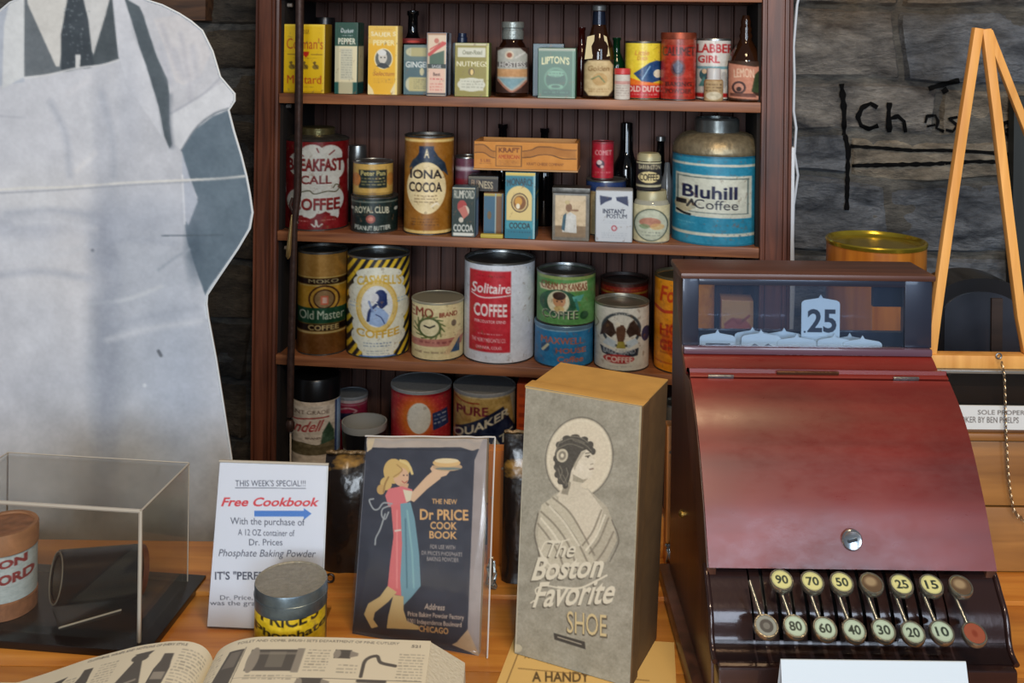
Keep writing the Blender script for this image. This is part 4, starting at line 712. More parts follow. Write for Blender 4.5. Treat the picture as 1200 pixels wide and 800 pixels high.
a = Art(628, 322, 698, 380, (84, 138, 76)); a.rect(628, 322, 698, 326, (130, 150, 90)); a.poly([(631, 334), (687, 328), (688, 340), (633, 340)], (206, 196, 160)); a.text('CREAM OF KANSAS', 634, 329, 687, 338, (120, 60, 40), bold=0.03, slope=.03); a.ell(654, 354, 22, 16, (40, 84, 60)); a.ell(654, 353, 13, 13.5, (206, 202, 170)); a.ell(655, 351, 7.5, 8.5, (190, 140, 100)); a.ell(655, 345.5, 7.8, 5, (56, 36, 26)); a.ell(652.5, 352, 1, 1, (50, 36, 30)); a.ell(658, 352, 1, 1, (50, 36, 30)); a.ell(655, 361, 6, 3.5, (196, 170, 110)); a.poly([(670, 346), (684, 344), (680, 352), (672, 352)], (90, 160, 150)); a.line([(674, 350), (677, 362)], 3, (60, 130, 120)); a.text('COFFEE', 635, 363, 677, 373, (226, 222, 196), bold=0.07); a.text('COFFEE', 635.5, 363.5, 677.5, 373, (30, 46, 36), bold=0.0); a.ell(684, 369, 5, 5, (40, 80, 50)); a.mottle(7, 6)
can('coffee_tin', 'green coffee tin with a boy face roundel stacked on the blue tin', 663, 69, 322, 3, a, 0.005, z=SZ[3]+H+0.0004, body=(70, 110, 60), lidmat=TIN)
a = Art(700, 325, 760, 430, (120, 30, 20)); a.rect(700, 338, 760, 341, (150, 110, 40)); a.scrib(704, 333, 756, 337, 1, (170, 90, 30)); a.rect(700, 325, 760, 330, (60, 26, 20))
can('coffee_tin', 'dark red and brown tin behind the eagle tin', 731, 56, 331, 3, a, 0.105, body=(80, 24, 18), lidmat=plain('brown_black_lid', (46, 34, 30), 0.5))
a = Art(696, 360, 760, 435, (206, 206, 196)); a.ell(727.5, 386, 23, 21, (60, 70, 76)); a.ell(727.5, 386, 19.5, 18, (206, 206, 196)); a.scrib(708, 366, 748, 369, 1, (200, 200, 190)); br = (60, 44, 36)
a.poly([(722, 390), (718, 379), (712, 375), (705, 385), (703, 396), (709, 392), (716, 396)], br); a.poly([(733, 388), (737, 378), (742, 374), (748, 384), (751, 396), (744, 392), (737, 395)], br); a.poly([(722, 392), (722, 384), (726, 380), (730, 380), (733, 385), (732, 396), (728, 404), (724, 402)], (90, 60, 40)); a.ell(724, 379.5, 2.8, 2.6, (220, 216, 200)); a.poly([(724, 400), (731, 400), (733, 408), (722, 408)], (150, 140, 60)); a.poly([(712, 396), (722, 400), (720, 408), (706, 404)], (180, 196, 206)); a.poly([(733, 400), (744, 396), (748, 402), (736, 408)], (180, 196, 206))
a.poly([(703, 407), (727, 414), (748, 408), (747, 417), (727, 421), (706, 416)], (40, 50, 64)); a.text('EAGLE BRAND', 707, 410, 744, 416, (170, 180, 190), arc=-1.5); a.ell(725, 421, 18, 5.5, (166, 44, 48)); a.text('COFFEE', 710, 418, 741, 425, (220, 206, 196), bold=0.05); a.scrib(712, 429, 740, 431, 1, (150, 150, 150)); a.ell(756, 393, 5, 9, (30, 40, 80)); a.curve([(696, 375), (701, 381), (697, 389)], 1, (120, 110, 90)); a.mottle(5, 7)
can('coffee_tin', 'white coffee tin with a spread eagle in a ring and red banner', 728, 64, 359, 3, a, 0.0, body=(180, 178, 166), lidmat=plain('old_cream_tin_lid', (150, 146, 132), 0.35, 0.7, bump=0.1))
a = Art(766, 330, 840, 443, (226, 144, 24)); a.text('Folks', 773, 338, 812, 358, (196, 60, 20), bold=0.05, shear=.2); a.curve([(768, 366), (778, 370), (790, 369), (800, 372), (812, 370)], 4, (186, 52, 20)); a.text('HOME', 774, 384, 818, 398, (190, 50, 22), bold=0.08, arc=2); a.text('GRAND', 774, 404, 818, 418, (190, 50, 22), bold=0.08); a.ell(800, 404, 24, 24, (190, 50, 20), .45); a.scrib(774, 384, 816, 425, 6, (120, 30, 14), .5); a.rect(768, 432, 830, 434, (196, 90, 20)); a.mottle(8, 6)
can('orange_can', 'tall orange can with red lettering half hidden by the cash register', 801, 70, 328, 3, a, 0.0, body=(200, 124, 24), lidmat=plain('olive_tin_lid', (120, 110, 84), 0.45, 0.6))
# ---- fourth shelf
a = Art(345, 458, 397, 588, (196, 182, 164)); a.rect(345, 458, 347, 540, (130, 120, 100)); a.poly([(345, 466), (360, 465), (370, 463), (391, 465), (391, 460), (397, 458), (397, 540), (345, 540)], (200, 190, 176)); a.scrib(368, 466, 378, 468, 1, (80, 70, 60)); a.text('PARCHMENT GRADE', 316, 471, 385, 477, (90, 70, 60)); a.line([(340, 488), (362, 483), (384, 482)], 2, (150, 40, 40)); a.text('Sandell', 334, 490, 380, 507, (150, 44, 44), shear=.5, bold=.02, slope=-.1, ref='Sandell'); a.text('BRAND', 360, 512, 376, 515, (80, 60, 50)); a.poly([(375, 530), (378, 505), (385, 490), (390, 505), (391, 530)], (50, 76, 56)); a.poly([(345, 522), (356, 520), (372, 524), (391, 520), (397, 540), (345, 540)], (90, 80, 54)); a.mottle(16, 5); a.rect(391, 460, 393, 540, (40, 60, 110)); a.rect(393, 460, 397, 540, (160, 190, 230))
t, R, H, p = bottle('pickle_jar', 'tall jar with black lid and torn white label at the left of the lowest shelf', 369.5, 56, 437, 4, [(0.93, 0), (1, 0.02), (1, 0.74), (0.95, 0.80)], glassy('grey_brown_glass', (66, 58, 50), 0.1, 0.3), 0.03, art=a, lz=(0.02, 0.80), cap=(BLACKP, [(0.95, 0.79), (1.0, 0.80), (1.0, 0.98), (0.95, 1.0), (0, 1.0)]), cat='jar', half=1.45)
a = Art(398, 470, 429, 560, (150, 36, 64)); a.rect(398, 470, 429, 474, (190, 170, 170)); a.curve([(402, 483), (410, 480), (418, 484), (412, 488)], 1.5, (206, 170, 170)); a.poly([(398, 488), (415, 486), (416, 496), (398, 496)], (30, 34, 60)); a.rect(398, 476, 429, 477, (206, 150, 160))
can('oats_can', 'pink can with a pale lid deep in the lowest shelf', 411, 38, 466, 4, a, 0.122, body=(120, 30, 54), top='slip', lidh=0.006, lidmat=CARD)
p, an = spot(426, 0.04, SZ[4]); EN = plain('white_enamel', (150, 152, 150), 0.25, bump=0.05); Rb = 26.5*p.y/F; zt = atY(426, 503, p.y-Rb).z-SZ[4]
t = thing('enamel_cup', 'open white cup with a black band behind the cookbook', 'cup', p, an)
lathe('bowl', [(Rb*0.6, 0), (Rb*0.66, 0.002), (Rb*0.9, zt*0.55), (Rb*0.96, zt*0.88), (Rb*1.0, zt*0.93), (Rb*1.0, zt), (Rb*0.93, zt), (Rb*0.86, zt*0.6), (Rb*0.5, 0.006), (0, 0.006)], EN, t, 48)
lathe('band', [(Rb*0.935, zt*0.66), (Rb*0.975, zt*0.90)], BLACKP, t, 48, cap0=False, cap1=False)
a = Art(457, 463, 528, 588, (176, 44, 52)); a.rect(457, 460, 528, 462, (206, 150, 130)); a.rect(457, 464, 528, 466, (130, 20, 34)); a.ell(488, 492, 21, 26, (206, 110, 40), soft=.3); a.ell(490, 492, 13.5, 19, (214, 214, 206))
for x in range(460, 526, 5):
    for y in range(470, 528, 6): a.rect(x, y, x+2, y+1.2, (220, 120, 90), .5)
a.ell(490, 492, 13.5, 19, (214, 214, 206)); a.poly([(505, 487), (522, 484), (524, 505), (506, 508)], (34, 52, 100)); a.scrib(507, 489, 521, 503, 3, (190, 196, 210), slope=-.15)
can('oats_can', 'large red oats can with a plain white oval on its front', 492.5, 71, 459, 4, a, 0.02, body=(140, 34, 40), top='slip', lidh=0.006, lidmat=CARD)
a = Art(530, 466, 603, 592, (176, 148, 88)); a.rect(530, 465, 603, 468, (190, 176, 140)); a.curve([(532, 470), (545, 474), (560, 474)], 1.5, (140, 40, 30)); a.text('PURE', 534, 479, 571, 490, (110, 30, 50), bold=0.06, slope=-.03); a.poly([(533, 522), (533, 506), (588, 479), (603, 510), (603, 540), (560, 540)], (26, 36, 64)); a.text('QUAKER', 530, 510, 596, 522, (206, 200, 180), bold=0.04, slope=-.45); a.text('OATS', 562, 522, 600, 533, (190, 190, 176), bold=0.04, slope=-.4); a.ell(545, 492, 6, 6, (150, 110, 60), .5); a.mottle(14, 6); a.poly([(596, 468), (603, 466), (603, 512)], (196, 186, 160))
can('oats_can', 'tan oats can with a slanting navy band beside the red oats can', 566.5, 73, 462, 4, a, 0.012, body=(150, 120, 70), top='slip', lidh=0.006, lidmat=CARD)
a = Art(600, 450, 630, 596, (176, 70, 26)); a.scrib(602, 460, 628, 520, 5, (120, 40, 20)); tinbox('orange_carton', 'orange carton mostly hidden between the tan oats can and the shoe box', 604, 636, 450, 4, a, (150, 56, 20), 0.05, 0.03, cat='box')
a = Art(778, 478, 812, 596, (120, 118, 112)); a.rect(778, 506, 812, 516, (24, 24, 26)); a.text('Best', 784, 507, 803, 515, white); can('grey_can', 'grey can with a black band seen in the gap beside the cash register', 797, 40, 478, 4, a, 0.02, body=(110, 108, 100))
# pink and yellow carton on the third shelf seen through the register window
a = Art(840, 355, 900, 430, (214, 168, 110)); a.ell(866, 385, 22, 12, (190, 110, 96)); a.curve([(845, 380), (858, 374), (868, 378), (884, 370)], 3, (170, 90, 80)); a.rect(840, 396, 890, 399, (180, 110, 90)); tinbox('pink_carton', 'yellow and pink carton seen through the glass window of the cash register', 846, 888, 352, 3, a, (200, 150, 100), 0.05, 0.03, cat='box')
# the rod in front of the bookcase, with its brass plumb and white cord
IR = plain('rusty_iron', (62, 44, 38), 0.5, 0.35, bump=0.5, bscale=90, var=0.3)
dR = -0.035
def rp(px, py): 
    z = z_at(px, py, dR); return S(s_at(px, dR, z), dR, z)
t = thing('iron_rod', 'long brown iron rod hanging in front of the left end of the shelves', 'rod', (0, 0, 0))
tube('rod', [rp(351.5, -12), rp(350.5, 100), rp(349, 225), rp(345, 262), rp(341, 420), rp(340, 488)], [0.0078, 0.0075, 0.007, 0.0062, 0.0068, 0.0062], IR, t, 10)
tube('hook', [rp(349, 262), rp(344, 250), rp(340, 240), rp(343, 232)], 0.003, IR, t, 8)
tube('knob', [rp(340, 492), rp(340, 496), rp(340, 501), rp(340, 505)], [0.0055, 0.0085, 0.0085, 0.0055], IR, t, 12)
a1, a2 = rp(344.5, 250)-N_*0.012, rp(340, 302)-N_*0.012; tube('plumb_bob', [a1, a1.lerp(a2, .15), a1.lerp(a2, .75), a1.lerp(a2, .93), a2], [0.001, 0.0022, 0.0046, 0.0044, 0.001], plain('pale_brass', (196, 166, 110), 0.3, 0.8), t, 14)
tube('cord', [rp(340.5, 505), rp(340.5, 545), rp(340.5, 600)], 0.0016, plain('pale_cord', (200, 186, 168), 0.7), t, 6)
# ================================================================== COUNTER
CZ = 0.96
OW = wood('honey_counter_wood', (172, 102, 34), (214, 146, 62), 'X', 20, 0.38, coat=0.25, bump=0.12, blotch=0.18)
OWZ = wood('honey_wood_upright', (170, 96, 30), (212, 136, 58), 'Z', 24, 0.45, bump=0.12, blotch=0.18)
ct = thing('counter', 'orange brown wooden shop counter carrying the sign, books and cash register', 'counter', (0, 0, 0))
for i, (ya, yb) in enumerate(((0.55, 0.80), (0.801, 1.035), (1.036, 1.168))): box('counter_board', -1.3, 1.1, ya, yb, CZ-0.03, CZ, OW, ct, 0.0012)
box('counter_board', -1.3, 1.1, 1.169, 1.285, CZ-0.03, CZ+0.005, OW, ct, 0.0015)
box('counter_body', -1.28, 1.08, 0.60, 1.25, 0, CZ-0.03, W1, ct)
# ---- shopkeeper cutout
QC = 1.345
a = Art(-60, -10, 300, 645, (190, 194, 202), k=0.9); a.mottle(5, 40)
def soft(x, y, rx, ry, c, al): a.ell(x, y, rx, ry, c, al, soft=.6)
soft(20, 330, 90, 200, (206, 210, 216), .5); soft(60, 150, 70, 90, (202, 205, 212), .6); soft(190, 420, 60, 140, (176, 186, 200), .6); soft(130, 380, 22, 150, (150, 158, 170), .55); soft(170, 300, 60, 40, (168, 176, 188), .5); soft(50, 470, 60, 30, (168, 174, 184), .3); soft(40, 262, 110, 14, (160, 168, 184), .5); soft(90, 560, 140, 70, (170, 168, 164), .7); soft(40, 230, 60, 30, (208, 210, 212), .5)
soft(200, 590, 80, 80, (160, 156, 148), .5); soft(90, 300, 26, 90, (206, 206, 208), .5)
a.blur(3)
# shirt sleeve, collar, vest, tie
a.poly([(-60, 60), (0, 13), (20, 0), (29, -10), (29, 96), (-60, 110)], (176, 184, 196)); a.poly([(5, 30), (12, 0), (20, -10), (29, -10), (29, 90), (3, 104)], (208, 212, 214)); a.poly([(29, -10), (140, -10), (140, 70), (80, 84), (29, 91)], (100, 108, 114))
a.poly([(29, 5), (34, 12), (66, 78), (29, 90)], (98, 106, 112)); a.poly([(31, -10), (80, -10), (76, 30), (70, 78), (66, 78), (33, 5)], (206, 206, 202)); a.poly([(93, -10), (134, -10), (124, 18), (110, 64), (104, 50)], (196, 198, 198)); a.poly([(110, 64), (124, 18), (131, -10), (138, 30), (140, 70), (104, 80)], (60, 70, 76))
a.poly([(81, -10), (96, -10), (104, 24), (110, 76), (104, 80), (72, 82), (72, 40)], (46, 56, 64)); rg = np.random.RandomState(3)
for i in range(46): x, y = 74+rg.rand()*32, -6+rg.rand()*84; a.ell(x, y, .9, .9, (120, 130, 136), .8)
a.poly([(89, 64), (95, 64), (94, 80), (89, 80)], (206, 208, 208)); a.curve([(29, 91), (60, 87), (90, 80), (120, 76), (140, 70)], 2, (210, 212, 214))
a.poly([(131, -10), (145, -10), (157, 45), (170, 70), (185, 130), (190, 160), (150, 100), (139, 66)], (200, 204, 212))
a.poly([(146, -2), (152, 0), (166, 8), (172, 30), (184, 66), (197, 94), (199, 112), (199, 144), (202, 170), (199, 174), (193, 160), (186, 124), (172, 78), (164, 56), (155, 26)], (70, 82, 90))
a.poly([(150, 0), (171, 0), (210, 16), (237, 36), (249, 60), (258, 90), (276, 111), (268, 129), (250, 134), (214, 176), (203, 168), (199, 100), (174, 30), (164, 8)], (190, 193, 200)); a.poly([(180, 22), (210, 18), (236, 38), (247, 64), (235, 90), (215, 100), (205, 95), (195, 60)], (198, 198, 202)); a.line([(212, 40), (222, 90), (224, 120)], 5, (172, 174, 184), .6, True); a.line([(190, 30), (208, 80)], 5, (174, 176, 186), .6, True); a.curve([(200, 133), (236, 112), (258, 92)], 2.5, (172, 176, 186)); a.poly([(200, 135), (238, 112), (262, 96), (276, 111), (268, 129), (250, 136), (230, 152), (213, 176), (204, 168)], (204, 208, 214))
a.curve([(213, 176), (230, 150), (250, 134), (268, 127)], 2, (110, 120, 130)); a.poly([(213, 176), (230, 151), (250, 136), (268, 129), (276, 155), (284, 183), (290, 210), (296, 250), (292, 268), (279, 292), (241, 346), (230, 315), (219, 280), (217, 262), (232, 232), (220, 200)], (88, 106, 120)); a.ell(268, 220, 16, 60, (104, 122, 134), .5, soft=.5); a.ell(228, 290, 10, 36, (66, 84, 100), .6, soft=.5); a.poly([(214, 180), (222, 205), (232, 236), (221, 264), (214, 250)], (176, 184, 198)); a.line([(214, 205), (217, 262)], 2, (216, 220, 226)); a.curve([(296, 252), (292, 270), (279, 292), (258, 322), (243, 346), (243, 372)], 3, (206, 216, 224))
a.curve([(-60, 224), (0, 222), (33, 220), (80, 219), (150, 214), (215, 211), (258, 209), (289, 206)], 2.6, (216, 216, 212)); a.curve([(-60, 228), (0, 226), (60, 223), (150, 217), (222, 213)], 1.6, (140, 146, 156), .7); a.line([(190, 276), (262, 275)], 1.2, (60, 74, 84)); a.curve([(105, 356), (150, 350), (190, 335)], 4, (200, 206, 212), .8, True); a.curve([(186, 316), (205, 302), (222, 292)], 3, (150, 160, 172), .8, True); a.curve([(0, 300), (60, 300), (120, 282)], 6, (200, 204, 210), .6, True); a.curve([(80, 110), (100, 96), (104, 90)], 6, (206, 208, 214), .7, True); a.curve([(90, 200), (105, 186), (112, 178)], 5, (212, 212, 214), .8, True); a.line([(186, 411), (189, 416)], 4, (70, 76, 84)); a.ell(170, 451, 2.4, 2.4, (216, 222, 228)); a.ell(109, 293, 2, 2, (110, 118, 126)); a.line([(0, 136), (30, 138)], 2, (176, 180, 190), .6, True)
soft(122, 300, 16, 60, (142, 150, 166), .55); soft(125, 430, 16, 110, (146, 154, 168), .6); soft(165, 250, 60, 26, (160, 168, 182), .5); soft(120, 150, 10, 60, (172, 178, 190), .5); soft(150, 130, 14, 60, (174, 180, 192), .5); soft(60, 330, 50, 20, (206, 208, 212), .6); soft(210, 470, 30, 110, (168, 178, 194), .5); soft(262, 240, 22, 60, (78, 96, 110), .35)
for pts in (((10, 250), (60, 246), (110, 252)), ((0, 322), (50, 318), (104, 326)), ((120, 386), (170, 372), (232, 360)), ((108, 286), (150, 280), (205, 284)), ((60, 120), (78, 160), (82, 205)), ((120, 110), (132, 160), (134, 206))): a.curve(pts, 7, (156, 164, 178), .45, True)
for pts in (((20, 262), (70, 260), (112, 268)), ((126, 398), (180, 384), (236, 376)), ((96, 116), (106, 150), (104, 190))): a.curve(pts, 6, (208, 212, 218), .5, True)
for pts in (((206, 60), (216, 90)), ((226, 56), (232, 92)), ((188, 54), (200, 96))): a.curve(pts, 7, (168, 172, 184), .5, True)
a.curve([(200, 112), (199, 140), (202, 172)], 5, (90, 100, 112), .5, True)
a.mottle(6, 22, 3); a.mottle(4, 3, 7); a.blur(1.1); a.im *= 0.94
sil = [(-60, 60), (0, 13), (12, 3), (20, 0), (30, -8), (34, -30), (36, -60), (33, -90), (36, -130), (60, -160), (95, -172), (130, -160), (152, -130), (156, -90), (150, -60), (150, -25), (160, -6), (171, 0), (190, 6), (210, 16), (224, 25), (237, 36), (249, 60), (258, 90), (275, 110), (275, 118), (268, 129), (274, 153), (283, 183), (289, 207), (293, 228), (296, 249), (293, 267), (279, 291), (258, 322), (243, 345), (242, 356), (244, 372), (253, 420), (262, 477), (271, 536), (277, 600), (282, 650)]
def cut(px, py): return atY(px, py, QC)
out = [cut(*q) for q in sil]; br_ = out[-1]; out.append(Vector((br_.x+0.02, QC, 0.0))); bl_ = cut(-230, 300); out += [Vector((bl_.x, QC, 0.0)), Vector((bl_.x, QC, cut(-230, 120).z)), Vector((cut(-150, 90).x, QC, cut(-150, 90).z))]
KB = plain('brown_cardboard', (140, 110, 76), 0.9)
sk = thing('shopkeeper_cutout', 'life-size grey photo cutout of a shopkeeper in shirt, spotted tie and white apron', 'cutout', (bl_.x*0.5+br_.x*0.5, QC, 0)); off = sk.location.copy()
def ctr(v): return (v.x-off.x, v.y-off.y, v.z)
prism('cardboard_backing', [ctr(v) for v in out], (0, 0.006, 0), KB, sk)
# the printed face: a fine sheet trimmed to the outline
X0, X1 = cut(-230, 300).x, br_.x+0.03
nu, nv = 380, 560; xs = np.linspace(X0, X1, nu); zs = np.linspace(1.68, 0.86, nv); XX, ZZ = np.meshgrid(xs, zs)
U = XX/QC; Vv = (CAMZ-ZZ)/QC; PX = 600+F*(U*cR-Vv*sR); PY = HOR+F*(U*sR+Vv*cR)
P2 = np.array([(v.x, v.z) for v in out]); ins = np.zeros(XX.shape, bool); n_ = len(P2)
for i in range(n_):
    x1, y1 = P2[i]; x2, y2 = P2[(i+1) % n_]
    if y1 == y2: continue
    ins ^= ((ZZ < y1) != (ZZ < y2)) & (XX < (x2-x1)*(ZZ-y1)/(y2-y1)+x1)
cells = ins[:-1, :-1] & ins[1:, :-1] & ins[:-1, 1:] & ins[1:, 1:]
PPt = np.stack([XX-off.x, np.full_like(XX, -0.0006), ZZ], -1); CC = a.at(PX, PY)
idx = np.arange(nv*nu).reshape(nv, nu); q = np.stack([idx[:-1, :-1], idx[:-1, 1:], idx[1:, 1:], idx[1:, :-1]], -1)[cells]
used = np.unique(q); mp_ = np.full(nv*nu, -1); mp_[used] = np.arange(len(used)); me = bpy.data.meshes.new('printed_face')
me.from_pydata(PPt.reshape(-1, 3)[used].tolist(), [], mp_[q].tolist()); ca = me.color_attributes.new('print', 'FLOAT_COLOR', 'POINT'); c4 = np.ones((len(used), 4)); c4[:, :3] = CC.reshape(-1, 3)[used]; ca.data.foreach_set('color', c4.ravel())
link('printed_face', me, printed('cutout_print', 0.6, bump=0.05), sk)
EDG = plain('white_paper_edge', (196, 202, 206), 0.7)
tube('paper_edge', [ctr(v) for v in out[:43]], 0.0016, EDG, sk, 6)
box('lower_apron', X0-off.x+0.001, br_.x-off.x+0.01, -0.0008, -0.0003, 0.02, 0.865, plain('apron_grey', (184, 188, 196), 0.6), sk)

# ---- acrylic case with its base, phonograph cylinder and record tube
def frame_obj(name, label, cat, loc, rz, group=None): return thing(name, label, cat, loc, rz, group)
ACR = clear('acrylic', (244, 243, 240), 0.05, haze=0.010, hazecol=(210, 204, 196)); ACE = plain('acrylic_edge', (172, 164, 150), 0.25, coat=0.5)
BLK = plain('black_base', (26, 20, 18), 0.22, var=0.1)
p0 = atZ(163, 752, CZ+0.008); rz = math.radians(-6)
cs = thing('display_case', 'clear acrylic box on a glossy black base at the left of the counter', 'display case', (p0.x, p0.y, CZ), rz)
wd, dp, hh, tk = 0.222, 0.120, 0.134, 0.003; zb = 0.008
box('base', -wd-0.02, 0.016, -0.016, dp+0.016, 0, zb, BLK, cs, 0.0012)
def pane(name, *b): return box(name, *b, ACR, cs)
pane('acrylic_pane', -wd, 0, 0, tk, zb+.0002, zb+hh); pane('acrylic_pane', -wd, 0, dp-tk, dp, zb+.0002, zb+hh); pane('acrylic_pane', -tk, 0, tk, dp-tk, zb+.0002, zb+hh); pane('acrylic_pane', -wd, -wd+tk, tk, dp-tk, zb+.0002, zb+hh); pane('acrylic_top', -wd, 0, 0, dp, zb+hh, zb+hh+tk)
e = 0.0021; zt = zb+hh+tk
for pts, r_ in (([(0, 0, zb), (0, 0, zt)], 0.0021), ([(-wd, 0, zt-.001), (0, 0, zt-.001)], 0.0021), ([(0, 0, zt-.001), (0, dp, zt-.001)], 0.0012), ([(-wd, dp, zt), (0, dp, zt)], 0.0007), ([(0, dp, zb), (0, dp, zt)], 0.0007), ([(-wd, 0, zb), (-wd, 0, zt)], 0.0012), ([(-wd, dp, zb), (-wd, dp, zt)], 0.0008), ([(-wd, 0, zt), (-wd, dp, zt)], 0.001)):
    tube('polished_edge', pts, r_, ACE, cs, 6)
zf = CZ+0.0082
# black wax cylinder on a small clear stand
c1, c2 = atY(66, 677, 1.105), atY(166, 668, 1.155)
ax = (c2-c1); Lc = ax.length; Rc = 0.0275; rm = ax.to_track_quat('Z', 'Y').to_matrix().to_4x4()
cy = thing('phonograph_cylinder', 'glossy black hollow phonograph cylinder lying on a clear stand inside the box', 'cylinder', (c1.x, c1.y, zf))
mm = Matrix.Translation(c1-Vector((c1.x, c1.y, zf))) @ rm
lathe('cylinder', [(Rc*0.80, 0.0), (Rc*0.97, 0), (Rc, 0.001), (Rc, Lc*0.93), (Rc*0.8, Lc*0.93), (Rc*0.80, 0.0)], plain('black_wax', (8, 8, 12), 0.24), cy, 64, mm, cap0=False, cap1=False)
lathe('brown_end', [(Rc*0.78, Lc*0.932), (Rc*0.98, Lc*0.932), (Rc*0.98, Lc), (Rc*0.78, Lc), (Rc*0.78, Lc*0.932)], plain('red_brown_core', (84, 40, 26), 0.5), cy, 48, mm, cap0=False, cap1=False)
lathe('inner_wall', [(Rc*0.79, Lc*0.9), (Rc*0.76, Lc*0.4), (Rc*0.79, 0.002)], plain('cylinder_inner', (52, 44, 36), 0.5), cy, 48, mm, cap0=True, cap1=False)
tube('bright_rim', [mm @ Vector((Rc*0.93*math.cos(q), Rc*0.93*math.sin(q), -0.0004)) for q in np.linspace(0, 6.283, 40, endpoint=False)], 0.0008, plain('worn_rim', (110, 104, 92), 0.4), cy, 6, True)
st = thing('clear_stand', 'small clear acrylic stand holding up the black phonograph cylinder', 'stand', (c1.x, c1.y, zf))
zlo = min((mm @ Vector((Rc*math.cos(q), Rc*math.sin(q), z))).z for q in np.linspace(0, 6.28, 40) for z in (0, Lc*.9))
m2 = Matrix.Rotation(math.atan2(ax.y, ax.x), 4, 'Z')
def sb(name, *b, mat=ACR):
    bm = bmesh.new(); bbox(bm, *b, m2); return from_bm(name, bm, mat, st)
sb('base_plate', 0.0, 0.062, -0.022, 0.022, 0, 0.002); sb('cradle', 0.0, 0.062, -0.02, 0.02, zlo-0.003, zlo-0.0005)
for x in (0.0, 0.06): sb('upright', x, x+0.002, -0.02, 0.02, 0.002, zlo-0.003)
for a_, b_ in (((0, -.022, .001), (.062, -.022, .001)), ((.062, -.022, .001), (.062, -.02, zlo-.002)), ((0, -.02, zlo-.0018), (.05, -.02, zlo-.0018)), ((0, -.021, .001), (0, -.021, zlo-.002))):
    tube('polished_edge', [m2 @ Vector(a_), m2 @ Vector(b_)], 0.0011, ACE, st, 6)
# record tube standing at the far left
a = Art(-29, 640, 41, 725, (186, 202, 208)); a.rect(-29, 640, 41, 641.5, (150, 160, 164)); rdd = (140, 52, 56)
a.text('EDISON', -40, 652, 29, 668, rdd, bold=0.11, slope=-0.13); a.text('RECORD', -34, 678, 37, 697, rdd, bold=0.11, slope=-0.13); a.mottle(9, 4)
BRC = plain('brown_card_tube', (146, 98, 68), 0.65, bump=0.25, bscale=120, var=0.25); Yt = 1.127
pc = atY(6, 700, Yt); Rt = 35*Yt/F; zt_ = atY(6, 630, Yt-Rt).z; tb = thing('record_tube', 'brown cardboard record tube with a pale blue label at the left edge', 'record tube', (pc.x, Yt, CZ), math.atan2(-pc.x, Yt))
cs_z = CZ; Ht = zt_-CZ
lathe('tube_body', [(Rt*0.96, 0.0082), (Rt*0.97, 0.010), (Rt*0.97, Ht-0.002)], BRC, tb, 64); lathe('lid', [(Rt, Ht-0.022), (Rt*1.012, Ht-0.0215), (Rt*1.012, Ht-0.002), (Rt*0.98, Ht), (Rt*0.86, Ht), (Rt*0.84, Ht-0.0025), (0, Ht-0.003)], plain('brown_card_lid', (164, 116, 80), 0.6, bump=0.25, bscale=80, var=0.2), tb, 64, cap0=False); lathe('bottom_cap', [(Rt*0.97, 0.0082), (Rt, 0.0086), (Rt, 0.026), (Rt*0.97, 0.027)], BRC, tb, 64)
wrap_label('label', a, Rt*0.978, 0.0275, Ht-0.0225, PP, tb)

# ---- sign in an acrylic holder
a = Art(243, 540, 384, 736, (214, 220, 232), k=1.6); dk = (60, 66, 84)
def T(s, xa, ya, xb, yb, c=dk, **k): a.text(s, xa, ya, xb, yb, c, **k)
T("THIS WEEK'S SPECIAL!!!", 276, 563, 358, 570.5, bold=0.0); a.line([(276, 572.5), (358, 573)], .8, dk); T('Free Cookbook', 259, 584, 374, 595, (206, 50, 60), shear=.3, bold=0.05)
a.rect(298, 600, 357, 607, (60, 120, 200)); a.poly([(356, 597), (365, 603.5), (356, 611)], (60, 120, 200)); T('With the purchase of', 270, 608, 357, 619, slope=.02, bold=0.0); T('A 12 OZ container of', 279, 622, 345, 629.5, slope=.02, bold=0.0); T('Dr. Prices', 292, 634, 331, 641.5, bold=0.0); T('Phosphate Baking Powder', 256, 646, 370, 657, shear=.25, slope=.01, bold=0.0)
T('IT\'S "PERFECT!"', 252, 672, 332, 682, bold=0.02); T('Dr. Price, the inventor,', 258, 700, 352, 706, bold=0.0); T('was the grandfather of', 246, 706, 352, 713, bold=0.0, slope=0.01)
BLp = atZ(243, 736, CZ); BRp = atZ(376, 742, CZ)
dx = BRp-BLp; ang = math.atan2(dx.y, dx.x); wS = dx.length; sg = thing('counter_sign', 'white printed special offer sign in a clear leaning holder', 'sign', BLp, ang)
loc_inv = (Matrix.Translation(BLp) @ Matrix.Rotation(ang, 4, 'Z')).inverted()
lean = 0.040; TL = loc_inv @ atY(258, 541, BLp.y+lean); TR = loc_inv @ atY(384, 545, BRp.y+lean); Z0 = 0.0025
cor = [TL, TR, Vector((wS, 0, Z0)), Vector((0, 0, Z0))]
hv = Vector((0, 0.0016, 0)); prism('paper', cor, hv, plain('white_sheet', (206, 212, 222), 0.7), sg)
flat_label('print', a, [c+Vector((0, -0.0005, 0)) for c in cor], PP, sg, quad=[(258, 541), (384, 545), (376, 742), (243, 736)])
prism('holder_pane', [c+Vector((0, -0.0022, 0)) for c in cor], (0, -0.001, 0), clear('sign_acrylic', (250, 250, 250), 0.08, haze=0.02), sg)
prism('holder_back', [c+Vector((0, 0.0018, 0)) for c in cor], (0, 0.0014, 0), clear('sign_acrylic2', (250, 250, 250), 0.08), sg)
tube('holder_top_edge', [TL+Vector((-.001, 0, .001)), TR+Vector((.001, 0, .001))], 0.0016, ACE, sg, 6); tube('holder_side_edge', [cor[1], cor[2]], 0.001, EDG, sg, 6)
